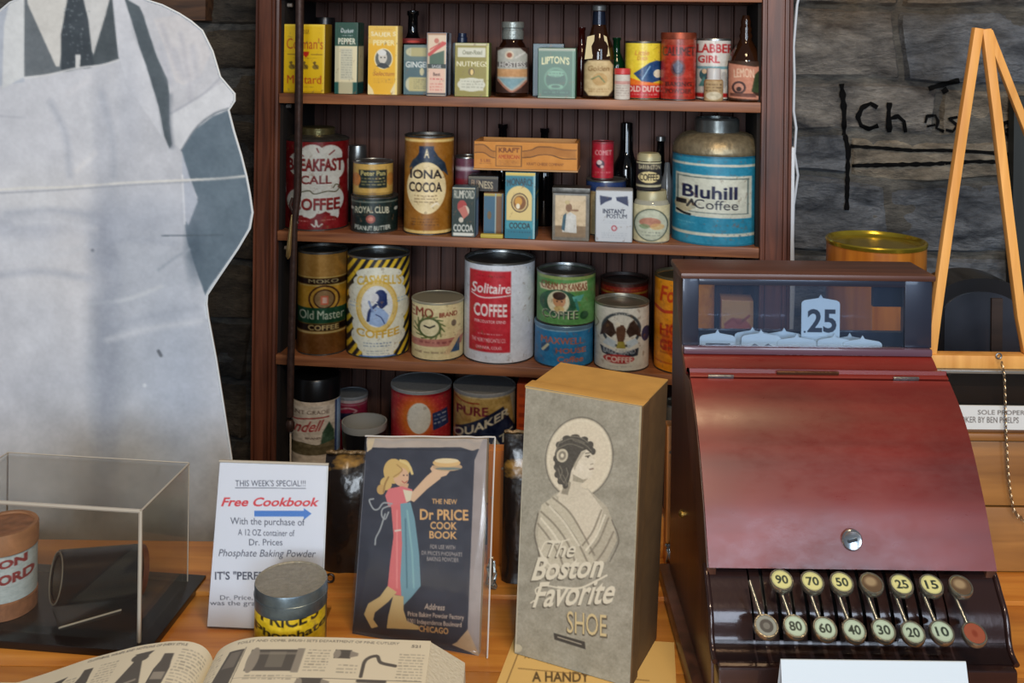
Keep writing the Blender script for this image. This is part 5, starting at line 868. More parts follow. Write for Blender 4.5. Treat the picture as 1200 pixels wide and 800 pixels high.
prism('holder_foot', [(0, 0, 0), (wS, 0, 0), (wS, 0.05, 0), (0, 0.05, 0)], (0, 0, 0.0022), clear('sign_acrylic3', (246, 246, 246), 0.08), sg)

# ---- baking powder tin in front of the sign
pt, an = None, None
Yp = 1.052; pc = atY(341, 700, Yp); Rp = 42*Yp/F; Hp = atY(341, 701, Yp-Rp).z-CZ
bp_ = thing('baking_powder_tin', 'small yellow baking powder tin with a dented grey metal lid, on the counter', 'tin', (pc.x, Yp, CZ), math.atan2(-pc.x, Yp))
a = Art(299, 717, 383, 792, (206, 172, 30)); kk = (40, 34, 20)
a.text("PRICE'S", 307, 711, 373, 728, kk, bold=0.05, arc=-4); a.text('Phosphate', 300, 733, 382, 746, kk, bold=0.06, arc=-3); a.mottle(12, 6); a.rect(381, 717, 383, 792, (110, 80, 30)); a.text('BAKING POWDER', 306, 755, 376, 766, kk)
lathe('body', [(Rp*0.97, 0), (Rp*0.985, 0.001), (Rp*0.985, Hp-0.006)], plain('tin_yellow', (170, 140, 30), 0.45), bp_, 64); wrap_label('label', a, Rp*0.99, 0.002, Hp-0.021, PR, bp_)
LG = plain('oxidised_lid_top', (142, 138, 124), 0.5, 0.35, bump=0.5, bscale=240, var=0.15); LS = plain('lid_side_metal', (100, 112, 118), 0.35, 0.7, bump=0.4, bscale=60, var=0.3)
lathe('lid', [(Rp*0.995, Hp-0.0225), (Rp*1.0, Hp-0.022), (Rp*1.0, Hp-0.012), (Rp*1.015, Hp-0.0115), (Rp*1.015, Hp-0.0105), (Rp*1.0, Hp-0.010), (Rp*1.0, Hp-0.0015), (Rp*0.985, Hp)], LS, bp_, 64, cap0=False, cap1=False); lathe('lid_top', [(Rp*0.985, Hp), (Rp*0.96, Hp-0.0003), (Rp*0.94, Hp-0.0012), (0, Hp-0.0012)], LG, bp_, 64, cap0=False)
pr_ = atY(387, 661, 1.19); rg_ = tube('screw_eye', [pr_+Vector((0.0045*math.cos(q), 0, 0.0045*math.sin(q))) for q in np.linspace(0, 6.28, 14, endpoint=False)], 0.0014, plain('dark_wire', (60, 50, 44), 0.4, 0.7), None, 6, True); rg_.location.z = -0.0; tagit(rg_, 'tiny dark wire ring on the counter just right of the yellow tin', 'ring')
zoff = min((v.co.z for v in rg_.data.vertices))-(CZ+0.005); 
for v in rg_.data.vertices: v.co.z -= zoff

# ---- cookbook in a plastic sleeve, leaning back
BLc, BRc = atZ(413, 742, CZ), atZ(561, 768, CZ); dx = BRc-BLc; ang = math.atan2(dx.y, dx.x)
cb = thing('cookbook', 'old dark cookbook with a girl carrying a cake, in a shiny clear sleeve', 'book', BLc, ang)
inv = (Matrix.Translation(BLc) @ Matrix.Rotation(ang, 4, 'Z')).inverted(); lb = 0.045
cor = [inv @ atY(430, 513, BLc.y+lb), inv @ atY(571, 514, BRc.y+lb), inv @ BRc, Vector((0, 0, 0.0))]
quad = [(430, 513), (571, 514), (561, 768), (413, 742)]
a = Art(410, 508, 578, 772, (48, 50, 60), k=1.35)
a.poly([(428, 510), (578, 510), (578, 530), (560, 526), (555, 528), (430, 524)], (170, 156, 140)); a.poly([(429, 525), (540, 524), (552, 528), (556, 540), (546, 748), (538, 757), (413, 738)], (44, 46, 56)); a.poly([(556, 540), (566, 514), (578, 510), (566, 772), (540, 757), (548, 740)], (150, 140, 134)); a.poly([(536, 752), (548, 738), (562, 768), (530, 755)], (176, 150, 116)); a.line([(430, 526), (548, 528)], 1, (26, 26, 32)); a.line([(428, 540), (414, 730)], 1.4, (96, 96, 100)); a.poly([(431, 514), (440, 513), (436, 526), (430, 530)], (196, 176, 140))
a.mottle(5, 14)
hair = (196, 164, 96)
a.ell(462, 553, 12, 15, hair); a.ell(453, 568, 7, 8, hair); a.ell(447, 575, 5, 6, (186, 150, 86)); a.ell(474, 549, 8, 10, hair); a.curve([(470, 540), (480, 546), (484, 556)], 3, (210, 186, 120)); a.ell(471, 560, 9, 11, (206, 166, 130)); a.ell(462, 551, 9, 10, hair); a.curve([(456, 560), (452, 568), (450, 578)], 2, (150, 116, 60)); a.curve([(466, 545), (472, 552), (462, 560)], 1.3, (160, 124, 66)); a.ell(474, 558, 1, .8, (60, 46, 40)); a.ell(478, 558, .9, .8, (60, 46, 40)); a.curve([(472, 565), (475, 567), (478, 565)], 1, (160, 60, 50)); a.poly([(470, 568), (480, 568), (478, 576), (468, 576)], (196, 156, 120))
a.poly([(456, 574), (452, 582), (456, 596), (472, 594), (486, 586), (484, 575), (472, 571)], (206, 110, 110)); a.poly([(473, 575), (484, 577), (483, 588), (477, 590)], (210, 200, 170))
a.poly([(484, 578), (500, 560), (512, 549), (520, 551), (517, 562), (502, 574), (486, 590), (482, 588)], (206, 172, 136)); a.poly([(505, 550), (508, 546), (530, 550), (524, 558), (512, 562)], (206, 172, 136)); a.ell(525, 548, 17, 5, (180, 150, 110)); a.ell(524, 543, 16, 5, (206, 170, 110)); a.ell(526, 550, 15, 1.6, (110, 120, 110)); a.ell(524, 540.5, 14, 3, (216, 196, 150))
a.poly([(459, 594), (474, 592), (480, 600), (478, 640), (476, 680), (474, 700), (464, 698), (455, 690), (458, 660), (462, 630)], (206, 106, 104)); a.poly([(470, 592), (482, 590), (487, 610), (492, 650), (494, 688), (484, 700), (472, 712), (470, 680), (472, 640)], (110, 148, 156)); a.line([(478, 600), (484, 650), (486, 690)], 2, (130, 170, 170)); a.line([(476, 610), (478, 690)], 2, (84, 120, 130)); a.line([(466, 600), (466, 690)], 2, (224, 140, 134), .7)
for pts in (((460, 592), (450, 591), (444, 598), (438, 598), (433, 588), (438, 586)), ((458, 594), (449, 598), (448, 606), (452, 610), (456, 602)), ((452, 604), (446, 622), (441, 632), (440, 640))): a.curve(pts, 1.8, (150, 154, 152))
a.line([(464, 624), (470, 623)], 2, (210, 196, 180))
sk_ = (196, 170, 116); a.poly([(455, 688), (466, 695), (456, 706), (440, 718), (438, 726), (444, 734), (436, 736), (427, 720), (432, 708), (446, 700)], sk_); a.poly([(462, 698), (474, 700), (474, 716), (478, 728), (492, 734), (492, 738), (454, 736), (456, 722)], sk_); a.ell(434, 716, 5, 6, sk_)
gl = (206, 160, 100); a.text('THE NEW', 507, 586, 536, 592, gl, slope=.03); a.text('Dr PRICE', 493, 598, 549, 611, gl, bold=0.04, slope=.02); a.text('COOK', 505, 613, 536, 622, gl, bold=0.04, slope=.03); a.text('BOOK', 504, 624, 536, 633, gl, bold=0.04, slope=.03); a.text('FOR USE WITH', 505, 640, 534, 645, (160, 150, 140), slope=.04); a.text("DR PRICE'S PHOSPHATE", 495, 647, 542, 652, (150, 142, 134), slope=.05); a.text('BAKING POWDER', 501, 654, 538, 659, (150, 142, 134), slope=.05)
cg = (190, 170, 150); a.text('Address', 498, 708, 522, 715, cg, shear=.2, slope=.06); a.text('Price Baking Powder Factory', 479, 717, 544, 724, cg, slope=.07); a.text('1001 Independence Boulevard', 479, 725, 541, 732, cg, slope=.08); a.text('CHICAGO', 492, 733, 526, 740, gl, slope=.1)
prism('pages', cor, (0, 0.007, 0), plain('old_pages', (170, 150, 120), 0.8), cb); flat_label('cover', a, [c+Vector((0, -0.0004, 0)) for c in cor], printed('cover_print', 0.35, coat=0.3, bump=0.15), cb, quad=quad)
# sleeve: a slightly wavy clear sheet over the cover, wider at the right
SLV = clear('sleeve_plastic', (250, 250, 252), 0.12, f0=0.05, haze=0.015, hazecol=(220, 224, 232), refl=1.0)
nu, nv = 30, 40; U, V = np.meshgrid(np.linspace(-0.01, 1.07, nu), np.linspace(-0.015, 1.02, nv)); c = [np.array(q) for q in cor]
Pg = c[0]*((1-U)*(1-V))[..., None]+c[1]*(U*(1-V))[..., None]+c[2]*(U*V)[..., None]+c[3]*((1-U)*V)[..., None]
Pg[..., 1] -= 0.0022+0.0018*np.sin(U*7+V*2.0)**2+0.0025*np.exp(-((U-0.93-0.02*np.sin(V*5))/0.05)**2); Pg[..., 2] = np.maximum(Pg[..., 2], 0.0014)
g_ = grid_obj('clear_sleeve', Pg, np.ones(Pg.shape)*0.9, SLV, cb)
e1 = [tuple(Pg[j, -1]) for j in range(nv)]; tube('sleeve_edge', e1, 0.0009, plain('sleeve_edge_white', (190, 186, 180), 0.3), cb, 5); tube('sleeve_edge', [tuple(Pg[0, i]) for i in range(nu)], 0.0009, M['sleeve_edge_white'], cb, 5)

# ---- shoe box
FL, FRr, BR_ = atZ(603, 766, CZ), atZ(738, 806, CZ), atZ(786, 752, CZ)
dx = FRr-FL; ang = math.atan2(dx.y, dx.x); wB = dx.length
sbx = thing('shoe_box', 'tall old grey shoe box standing on end with a printed lady and halo', 'box', FL, ang)
inv = (Matrix.Translation(FL) @ Matrix.Rotation(ang, 4, 'Z')).inverted(); br2 = inv @ BR_; dB = 0.092; HB = (inv @ atY(613, 447, FL.y)).z
HB2 = (inv @ atY(752, 482, FRr.y)).z; HB = (HB+HB2)/2
ex = 0.009  # slight lean to the right like the photographed box
def bxp(x, y, z): return Vector((x+ex*z/HB, y+0.0*z, z))
mt_side = plain('brown_box_side', (92, 66, 34), 0.75, bump=0.2, var=0.15, bscale=50); mt_grey = plain('grey_box_paper', (140, 134, 118), 0.75); mt_tan = plain('tan_box_end', (190, 146, 76), 0.75, bump=0.2, var=0.08, bscale=40)
prism('box_body', [bxp(0.001, 0.002, 0), bxp(wB-0.001, 0.002, 0), bxp(wB-0.001, dB, 0), bxp(0.001, dB, 0)], bxp(0, 0, HB-0.001), mt_side, sbx, 0.001)
ld = 0.019   # the lid is the front face with its flanges
prism('lid_front', [bxp(0, 0, 0.0003), bxp(wB, 0, 0.0003), bxp(wB, 0.0018, 0.0003), bxp(0, 0.0018, 0.0003)], bxp(0, 0, HB+0.001), mt_grey, sbx)
prism('lid_flange', [bxp(wB, 0, 0.0003), bxp(wB+0.0015, 0, 0.0003), bxp(wB+0.0015, ld, 0.0003), bxp(wB, ld, 0.0003)], bxp(0, 0, HB+0.001), mt_side, sbx)
tp = bxp(0, 0, HB); bm = bmesh.new(); z1 = HB+0.0012
prism_into(bm, [Vector((tp.x-0.001, 0, HB-0.0008)), Vector((tp.x+wB+0.0015, 0, HB-0.0008)), Vector((tp.x+wB+0.0015, ld, HB-0.0008)), Vector((tp.x-0.001, ld, HB-0.0008))], (0, 0, 0.0026)); from_bm('lid_flange', bm, mt_tan, sbx, bevel=0.0006)
prism('box_end', [Vector((tp.x+0.001, ld+.0005, HB-0.0012)), Vector((tp.x+wB-0.001, ld+.0005, HB-0.0012)), Vector((tp.x+wB-0.001, dB, HB-0.0012)), Vector((tp.x+0.001, dB, HB-0.0012))], (0, 0, 0.0012), mt_tan, sbx)
g1, g2, g3 = (150, 145, 128), (206, 196, 172), (74, 70, 62)
a = Art(600, 440, 760, 812, (144, 139, 123), k=1.3); a.mottle(7, 12); a.mottle(4, 3, 9)
a.ell(679, 537, 41, 48, (104, 98, 86), rin=.975); a.ell(679, 537, 39, 46, (190, 178, 154)); a.ell(679, 537, 38, 45, (204, 194, 170)); a.ell(679, 537, 35, 42, (198, 186, 162), .6)
# robe and shoulders
a.poly([(650, 578), (664, 572), (690, 574), (700, 584), (712, 596), (720, 616), (724, 636), (712, 660), (690, 668), (650, 676), (634, 676), (632, 650), (626, 622), (632, 596)], (168, 160, 140)); a.poly([(655, 580), (668, 573), (690, 575), (698, 586), (708, 600), (700, 630), (684, 650), (668, 630), (655, 600)], (196, 186, 164))
a.poly([(634, 590), (650, 580), (668, 600), (690, 640), (700, 664), (650, 672), (636, 660), (630, 630)], (182, 174, 152))
for pts in (((640, 588), (658, 606), (676, 632), (690, 660)), ((634, 598), (652, 616), (668, 640), (678, 668)), ((630, 612), (644, 630), (656, 650), (664, 672)), ((648, 582), (668, 600), (684, 626), (698, 652)), ((706, 600), (696, 624), (684, 640)), ((714, 610), (704, 634), (692, 650)), ((720, 626), (710, 646), (700, 660))): a.curve(pts, 2.2, (120, 112, 96), .75); 
for pts in (((644, 592), (662, 612), (680, 640)), ((634, 606), (650, 626), (664, 650)), ((710, 606), (700, 630), (688, 646)), ((630, 640), (640, 656), (652, 668))): a.curve(pts, 2.4, (212, 204, 182), .8)
a.curve([(630, 600), (626, 624), (632, 650), (634, 676)], 2, (96, 90, 78), .8); a.curve([(718, 612), (726, 636), (716, 660)], 1.6, (96, 90, 78), .8)
# neck, face, hair
a.poly([(664, 552), (686, 556), (682, 570), (690, 580), (672, 590), (652, 580), (662, 570)], (192, 182, 160)); a.poly([(664, 560), (670, 566), (666, 580), (658, 578)], (140, 132, 114))
a.poly([(672, 528), (684, 522), (696, 532), (695, 538), (699, 544), (696, 547), (697, 550), (695.5, 553), (696, 557), (692, 562), (684, 563), (674, 558), (668, 548)], (204, 194, 172)); a.poly([(672, 556), (684, 563), (690, 562), (684, 567), (672, 564)], (150, 142, 122))
a.poly([(650, 530), (654, 518), (664, 511), (676, 511), (688, 516), (696, 526), (698, 534), (694, 533), (688, 528), (682, 530), (676, 540), (670, 552), (668, 562), (664, 570), (656, 566), (652, 556), (650, 544)], g3)
for e in ((652, 546, 3.2, 4), (653, 555, 3.4, 4), (657, 563, 3.6, 4), (663, 569, 3.4, 3.4), (651, 536, 3, 4), (655, 520, 4, 4), (664, 513, 5, 3.4), (674, 512.5, 6, 3.4), (685, 516, 5, 3.4), (692, 523, 4.4, 4.4), (696, 531, 3, 4)): a.ell(*e, g3)
for pts in (((658, 513), (654, 520), (652, 530)), ((668, 511), (680, 513), (690, 520)), ((656, 545), (659, 552), (656, 560)), ((664, 548), (666, 556), (662, 564))): a.curve(pts, 1.1, (134, 128, 112), .7)
a.poly([(672, 545), (676, 540), (682, 531), (688, 529), (684, 534), (678, 542), (674, 552)], (130, 122, 104), .5)
for pts in (((656, 518), (670, 514), (686, 520)), ((654, 524), (668, 520), (684, 526)), ((672, 516), (686, 522), (694, 530)), ((660, 556), (664, 564), (664, 569)), ((654, 548), (658, 560), (662, 566))): a.curve(pts, 1.2, (120, 114, 100), .8)
a.ell(659, 533, 7, 8, (186, 176, 152)); a.ell(659, 533, 4.6, 5.4, (130, 122, 106)); a.ell(659, 533, 2, 2.4, (206, 196, 172))
a.line([(687, 536), (692, 535.5)], 1.4, (84, 78, 66)); a.line([(687, 532.5), (693, 532)], 1.1, (90, 84, 72)); a.ell(690, 537, 1.2, 1, (70, 64, 56)); a.line([(692, 551.5), (696, 551)], 1.4, (110, 90, 78)); a.line([(696, 545), (693, 546)], 1, (130, 120, 100)); a.ell(681, 549, 4, 4, (214, 204, 184), .6, soft=.6)
a.mottle(7, 1.6, 4); a.blur(0.35)
# lettering with dark shadow
def LT(s, xa, ya, xb, yb, **k):
    a.text(s, xa-1.4, ya+1.6, xb-1.4, yb+1.6, (88, 82, 70), **k); a.text(s, xa, ya, xb, yb, (206, 198, 176), **k)
LT('The', 642, 632, 676, 652, shear=.45, bold=0.01, slope=.06); LT('Boston', 622, 652, 709, 680, shear=.4, bold=0.025, slope=-.02); LT('Favorite', 624, 682, 722, 712, shear=.45, bold=0.02, slope=-.03)
a.curve([(655, 688), (680, 690), (700, 682), (712, 676)], 2.2, (206, 198, 176)); a.curve([(622, 706), (630, 700), (628, 690), (640, 686), (660, 690)], 1.6, (206, 198, 176)); a.curve([(634, 644), (640, 634), (652, 636), (668, 632)], 1.6, (206, 198, 176))
a.text('SHOE', 665, 717, 713, 744, (84, 76, 62), bold=0.05, slope=.12); a.text('SHOE', 666, 716.5, 712, 742, (196, 176, 130), bold=0.0, slope=.12)
a.poly([(650, 742), (687, 753), (688, 762), (651, 750)], (60, 56, 50)); a.line([(655, 747), (683, 756)], 1, (170, 160, 140)); a.line([(604, 762), (612, 446)], 2, (176, 168, 146), .8); a.line([(740, 800), (751, 484)], 1.6, (176, 160, 120), .8); a.line([(613, 448), (751, 482)], 2, (196, 160, 96), .8); a.ell(606, 760, 6, 5, (200, 190, 160), .6); a.curve([(690, 450), (700, 456)], 3, (120, 116, 104), .5)
flat_label('front_print', a, [bxp(0.0003, -0.0004, HB+0.0008), bxp(wB-0.0002, -0.0004, HB+0.0008), bxp(wB-0.0002, -0.0004, 0.0006), bxp(0.0003, -0.0004, 0.0006)], PP, sbx, quad=[(613, 447), (752, 483), (738, 806), (603, 766)])
# ---- yellowed leaflet under the shoe box
L1, L2, L3, L4_ = atZ(605, 740, CZ+.001), atZ(790, 752, CZ+.001), atZ(795, 850, CZ+.001), atZ(563, 850, CZ+.001)
a = Art(560, 738, 800, 850, (218, 182, 112), k=1.2); dkk = (130, 100, 56); a.line([(606, 768), (574, 850)], 1.3, dkk); a.text('A RECIPE', 613, 768, 650, 774, dkk); a.scrib(640, 776, 700, 784, 1, dkk, .6); a.text('A HANDY', 622, 790, 690, 802, (90, 70, 40), bold=0.05); a.line([(606, 786), (760, 800)], 1, dkk); a.scrib(615, 806, 760, 840, 4, dkk, .6)
lf = thing('leaflet', 'yellowed printed leaflet lying under the grey shoe box', 'leaflet', (0, 0, 0)); prism('paper', [Vector((q.x, q.y, CZ)) for q in (L1, L2, L3, L4_)], (0, 0, 0.0004), plain('yellow_paper', (206, 172, 110), 0.8), lf)
flat_label('print', a, [Vector((q.x, q.y, CZ+0.0006)) for q in (L1, L2, L3, L4_)], PP, lf, quad=[(605, 740), (790, 752), (795, 850), (563, 850)])
sbx.location.z += 0.0007

# ---- open catalogue
y1b, y0b = 1.005, 0.74
def xz(px, py): q = atY(px, py, y1b); return (q.x, q.z-CZ)
prof = [xz(-10, 806), xz(20, 800), xz(60, 787), xz(100, 773), xz(130, 765), xz(165, 756), xz(200, 751), xz(222, 751), xz(238, 756), xz(247, 765), xz(250, 775)]
profr = [xz(250, 775), xz(253, 765), xz(262, 757), xz(278, 750), xz(300, 746), xz(350, 746), xz(400, 747), xz(450, 749), xz(505, 751)]
def smooth(P_, n=60):
    P_ = np.array(P_); t = np.r_[0, np.cumsum(np.hypot(*np.diff(P_, axis=0).T))]; tt = np.linspace(0, t[-1], n); 
    x = np.interp(tt, t, P_[:, 0]); z = np.interp(tt, t, P_[:, 1])
    for _ in range(3): x[1:-1] = (x[:-2]+2*x[1:-1]+x[2:])/4; z[1:-1] = (z[:-2]+2*z[1:-1]+z[2:])/4
    return x, np.maximum(z, 0.002)
bk_ = thing('open_catalogue', 'thick open catalogue with engraved pictures at the front of the counter', 'book', (0, 0, CZ))
lx, lz = smooth(prof); rx, rz_ = smooth(profr)
fx, fz = xz(545, 776)
PGE = plain('page_block_edge', (206, 200, 182), 0.85, bump=0.5, bscale=300, var=0.06)
pts = [Vector((x, y1b-0.0006, z-0.0006)) for x, z in zip(lx, lz)]+[Vector((x, y1b-0.0006, z-0.0006)) for x, z in zip(rx, rz_)]+[Vector((fx, y1b-0.0006, fz)), Vector((fx+0.001, y1b-0.0006, 0.001)), Vector((lx[0], y1b-0.0006, 0.001))]
bm = bmesh.new(); prism_into(bm, pts, (0, y0b-y1b, 0)); from_bm('page_block', bm, PGE, bk_, 40)
box('back_cover', lx[0]-0.005, fx+0.004, y0b-0.004, y1b+0.001, 0, 0.001, plain('cover_board', (120, 96, 70), 0.7), bk_)
def page(name, xx, zz, art, x0, x1):
    n = int((y1b-y0b)*F/y1b*1.2); Ys = np.linspace(y1b, y0b, n); i = np.linspace(0, len(xx)-1, 330); X_ = np.interp(i, np.arange(len(xx)), xx); Z_ = np.interp(i, np.arange(len(xx)), zz)
    XX, YY = np.meshgrid(X_, Ys); ZZ = np.repeat(Z_[None], n, 0); t = np.linspace(0, 1, 330); TT = np.repeat(t[None], n, 0)
    PXx = x0+(x1-x0)*TT; PYy = (y1b-YY)/(y1b-y0b)*240
    grid_obj(name, np.stack([XX, YY, ZZ+0.0002], -1), art.at(PXx, PYy), PP, bk_)
pc_ = (222, 214, 192); ik = (96, 92, 86)
# right page art: x 250..505, y 0..240 down the page
a = Art(250, 0, 505, 240, pc_, k=1.25); a.text('TOILET AND COMB, BRUSH SETS DEPARTMENT OF FINE CUTLERY', 290, 4, 470, 8, ik, bold=0.0); a.text('521', 484, 7, 494, 11, ik)
def pic(x0, y0, x1, y1, kind):
    c1_, c2_ = (92, 88, 84), (150, 144, 134)
    if kind == 'book': a.poly([(x0+4, y0), (x1, y0), (x1-2, y1), (x0-4, y1)], c1_); a.poly([(x0+7, y0+3), (x1-3, y0+3), (x1-4, y0+(y1-y0)*.45), (x0+3, y0+(y1-y0)*.45)], c2_, .5)
    if kind == 'belt': a.rect(x0, y0+3, x1, y1-3, c1_); a.ell(x0+5, (y0+y1)/2, 6, (y1-y0)/2, c2_); a.rect((x0+x1)/2-8, y0+6, (x0+x1)/2+10, y1-8, (120, 116, 108)); a.rect(x0+8, y0+7, x1-6, y0+10, c2_, .6); a.rect(x1-8, y0+1, x1, y1-1, c2_)
    if kind == 'tube': a.rect(x0, y0, x1-8, y1, c1_); a.ell(x0+3, (y0+y1)/2, 4, (y1-y0)/2, c2_); a.poly([(x1-9, y0+1), (x1, y0+4), (x1, y1-4), (x1-9, y1-1)], c2_)
    if kind == 'jar': a.poly([(x0, y0), (x1, y0+2), (x1-4, y1), (x0+2, y1)], c1_); a.rect(x0+4, y0+6, x1-6, y0+12, c2_, .6)
    if kind == 'pump': a.curve([(x0+2, y1-6), (x0+3, y0+10), (x0+14, y0+3), (x0+20, y0+12), (x1, y0+16)], 4, c1_); a.line([(x0, y1), (x1-8, y1)], 4, c1_)
    if kind == 'lamp': a.poly([((x0+x1)/2-4, y0+10), ((x0+x1)/2+4, y0+10), (x1, y1-4), (x0, y1)], c1_); a.ell((x0+x1)/2, y0+6, 9, 6, c1_); a.poly([((x0+x1)/2-8, y0), ((x0+x1)/2+12, y0-3), ((x0+x1)/2+6, y0+8)], c1_); a.line([(x0+8, y1-8), (x1-8, y1-14)], 3, c2_)
    if kind == 'bottle': a.poly([(x0+3, y0), (x1-3, y0), (x1-2, y0+10), (x1, y0+20), (x1, y1), (x0, y1), (x0, y0+22), (x0+3, y0+10)], c1_); a.rect(x0+2, y0+26, x1-2, y0+36, c2_)
a.line([(303, 14), (300, 240)], .8, ik); a.line([(303, 58), (500, 58)], .8, ik); a.line([(395, 58), (394, 240)], .8, ik)
pic(281, 16, 302, 72, 'book'); pic(311, 16, 369, 52, 'belt'); pic(402, 18, 428, 30, 'tube'); pic(370, 58, 405, 76, 'tube'); pic(434, 22, 470, 60, 'pump'); pic(300, 96, 336, 130, 'jar'); pic(388, 92, 430, 128, 'tube'); pic(312, 150, 380, 190, 'belt'); pic(440, 120, 480, 160, 'jar')
a.rect(303, 58, 372, 59, pc_)
for q in ((256, 14, 278, 90), (312, 54, 366, 62), (372, 18, 398, 50), (430, 62, 462, 96), (472, 20, 500, 100), (306, 66, 366, 90), (408, 38, 430, 52), (340, 100, 386, 140), (255, 96, 298, 230), (434, 100, 500, 116), (305, 195, 388, 236), (398, 132, 436, 230), (440, 166, 500, 235)): a.scrib(*q, max(2, int((q[3]-q[1])/4)), ik, .42, jag=.1)
page('right_page', rx, rz_, a, 250, 505)
a = Art(0, 0, 255, 240, pc_, k=1.25); a.text('CLOTHING, WRAPS AND NOTIONS OF EVERY STYLE', 110, 3, 218, 7, ik, slope=-0.0)
pic(158, 14, 190, 66, 'lamp'); pic(196, 18, 212, 60, 'bottle'); pic(74, 24, 96, 60, 'lamp'); pic(110, 18, 126, 56, 'bottle'); pic(20, 60, 60, 120, 'jar'); pic(130, 90, 190, 140, 'belt'); a.rect(205, 62, 240, 120, (200, 208, 206), .8)
for q in ((130, 16, 152, 60), (214, 10, 246, 60), (98, 26, 110, 60), (10, 20, 70, 56), (126, 64, 190, 86), (70, 66, 120, 130), (196, 66, 244, 130), (10, 130, 120, 235), (130, 146, 244, 235)): a.scrib(*q, max(2, int((q[3]-q[1])/4)), ik, .42, jag=.1)
page('left_page', lx, lz, a, 0, 255)

# ---- black packets and the wooden rack behind the cookbook
RK = thing('wooden_rack', 'honey coloured wooden upright rack behind the cookbook and shoe box', 'rack', (0, 0, CZ+0.005)); Yr = 1.255
def rx_(px, py, Y=Yr): q = atY(px, py, Y); return q.x, q.z-CZ-0.005
x1_, zt1 = rx_(573, 520); x2_, _q = rx_(592, 520); x3_, zt3 = rx_(779, 492); x4_, _q = rx_(798, 492)
box('upright', x1_, x2_, Yr-1.255+1.235, 1.255, 0, zt1, OWZ, RK, 0.001); box('upright', x3_, x4_+0.01, 1.235, 1.255, 0, zt3, OWZ, RK, 0.001); box('cross_board', x1_, x4_+0.01, 1.2551, 1.266, 0, 0.05, OW, RK, 0.001)
NL = plain('nail_head', (180, 170, 150), 0.3, 0.8)
for px, py in ((589, 549), (577, 583), (786, 530)):
    q = atY(px, py, 1.234); lathe('nail', [(0.0018, 0), (0.0018, 0.0012), (0.001, 0.0018), (0, 0.0018)], NL, RK, 12, Matrix.Translation((q.x, 1.2348, q.z-CZ-0.005)) @ Matrix.Rotation(math.pi/2, 4, 'X'))
def foil_mat():
    m, N, L, b = newmat('black_gold_foil'); tc = N.new('ShaderNodeTexCoord'); n = N.new('ShaderNodeTexNoise'); n.inputs['Scale'].default_value = 16; n.inputs['Detail'].default_value = 5
    mp = N.new('ShaderNodeMapping'); mp.inputs['Scale'].default_value = (0.7, 1, 1.6); mp.inputs['Rotation'].default_value = (0, 0.7, 0); L.new(tc.outputs['Object'], mp.inputs[0]); L.new(mp.outputs[0], n.inputs['Vector'])
    r = N.new('ShaderNodeValToRGB'); e = r.color_ramp.elements; e[0].position = 0.6; e[0].color = L4((26, 20, 18)); e[1].position = 0.69; e[1].color = L4((170, 130, 60)); L.new(n.outputs[0], r.inputs[0]); L.new(r.outputs[0], b.inputs['Base Color'])
    b.inputs['Roughness'].default_value = 0.25; b.inputs['Coat Weight'].default_value = 0.3; n2 = N.new('ShaderNodeTexNoise'); n2.inputs['Scale'].default_value = 60; bp = N.new('ShaderNodeBump'); bp.inputs['Strength'].default_value = 0.5; bp.inputs['Distance'].default_value = 0.003; L.new(tc.outputs['Object'], n2.inputs['Vector']); L.new(n2.outputs[0], bp.inputs['Height']); L.new(bp.outputs[0], b.inputs['Normal']); return m
FO = foil_mat(); GLD = plain('gold_crinkle', (96, 76, 46), 0.35, 0.3, bump=0.8, bscale=120, var=0.3)
def packet(label, pa, pb, ptop, Y, dpz=0.05):
    q0, q1 = atY(pa, 640, Y), atY(pb, 640, Y); zt = atY((pa+pb)/2, ptop, Y).z-CZ-0.005; t = thing('wrapped_packet', label, 'packet', ((q0.x+q1.x)/2, Y, CZ+0.005)); hw = (q1.x-q0.x)/2
    bm = bmesh.new(); nx, nz = 9, 14; V_ = {}
    for j in range(nz+1):
        for i in range(nx+1):
            for s_ in (0, 1):
                u, v = i/nx, j/nz; th = dpz/2*(1-abs(2*u-1)**4*0.35)*(1-(v**6)*0.85); yy = dpz/2+(-th if s_ == 0 else th); yy += 0.002*noise.noise((u*5, v*6, s_*3+pa)); V_[i, j, s_] = bm.verts.new((hw*(2*u-1)*(1-0.04*v), yy, zt*v*0.95))
    for j in range(nz):
        for i in range(nx):
            bm.faces.new((V_[i, j, 0], V_[i+1, j, 0], V_[i+1, j+1, 0], V_[i, j+1, 0])); bm.faces.new((V_[i, j, 1], V_[i, j+1, 1], V_[i+1, j+1, 1], V_[i+1, j, 1]))
        bm.faces.new((V_[0, j, 0], V_[0, j+1, 0], V_[0, j+1, 1], V_[0, j, 1])); bm.faces.new((V_[nx, j, 0], V_[nx, j, 1], V_[nx, j+1, 1], V_[nx, j+1, 0]))
    for i in range(nx): bm.faces.new((V_[i, 0, 0], V_[i, 0, 1], V_[i+1, 0, 1], V_[i+1, 0, 0])); bm.faces.new((V_[i, nz, 0], V_[i+1, nz, 0], V_[i+1, nz, 1], V_[i, nz, 1]))
    from_bm('wrapper', bm, FO, t, 60)
    pts = [(-hw*0.95+hw*1.9*i/10, dpz/2-0.004, zt*0.955+0.0008*math.sin(i*2.3)) for i in range(11)]; tube('crimped_top', pts, [0.002+0.0008*(i % 2) for i in range(11)], GLD, t, 6); return t
packet('black shiny packet with gold foil patches between the sign and the cookbook', 376, 440, 532, 1.212); packet('black and gold packet squeezed between the cookbook and the shoe box', 588, 640, 505, 1.192, 0.045)
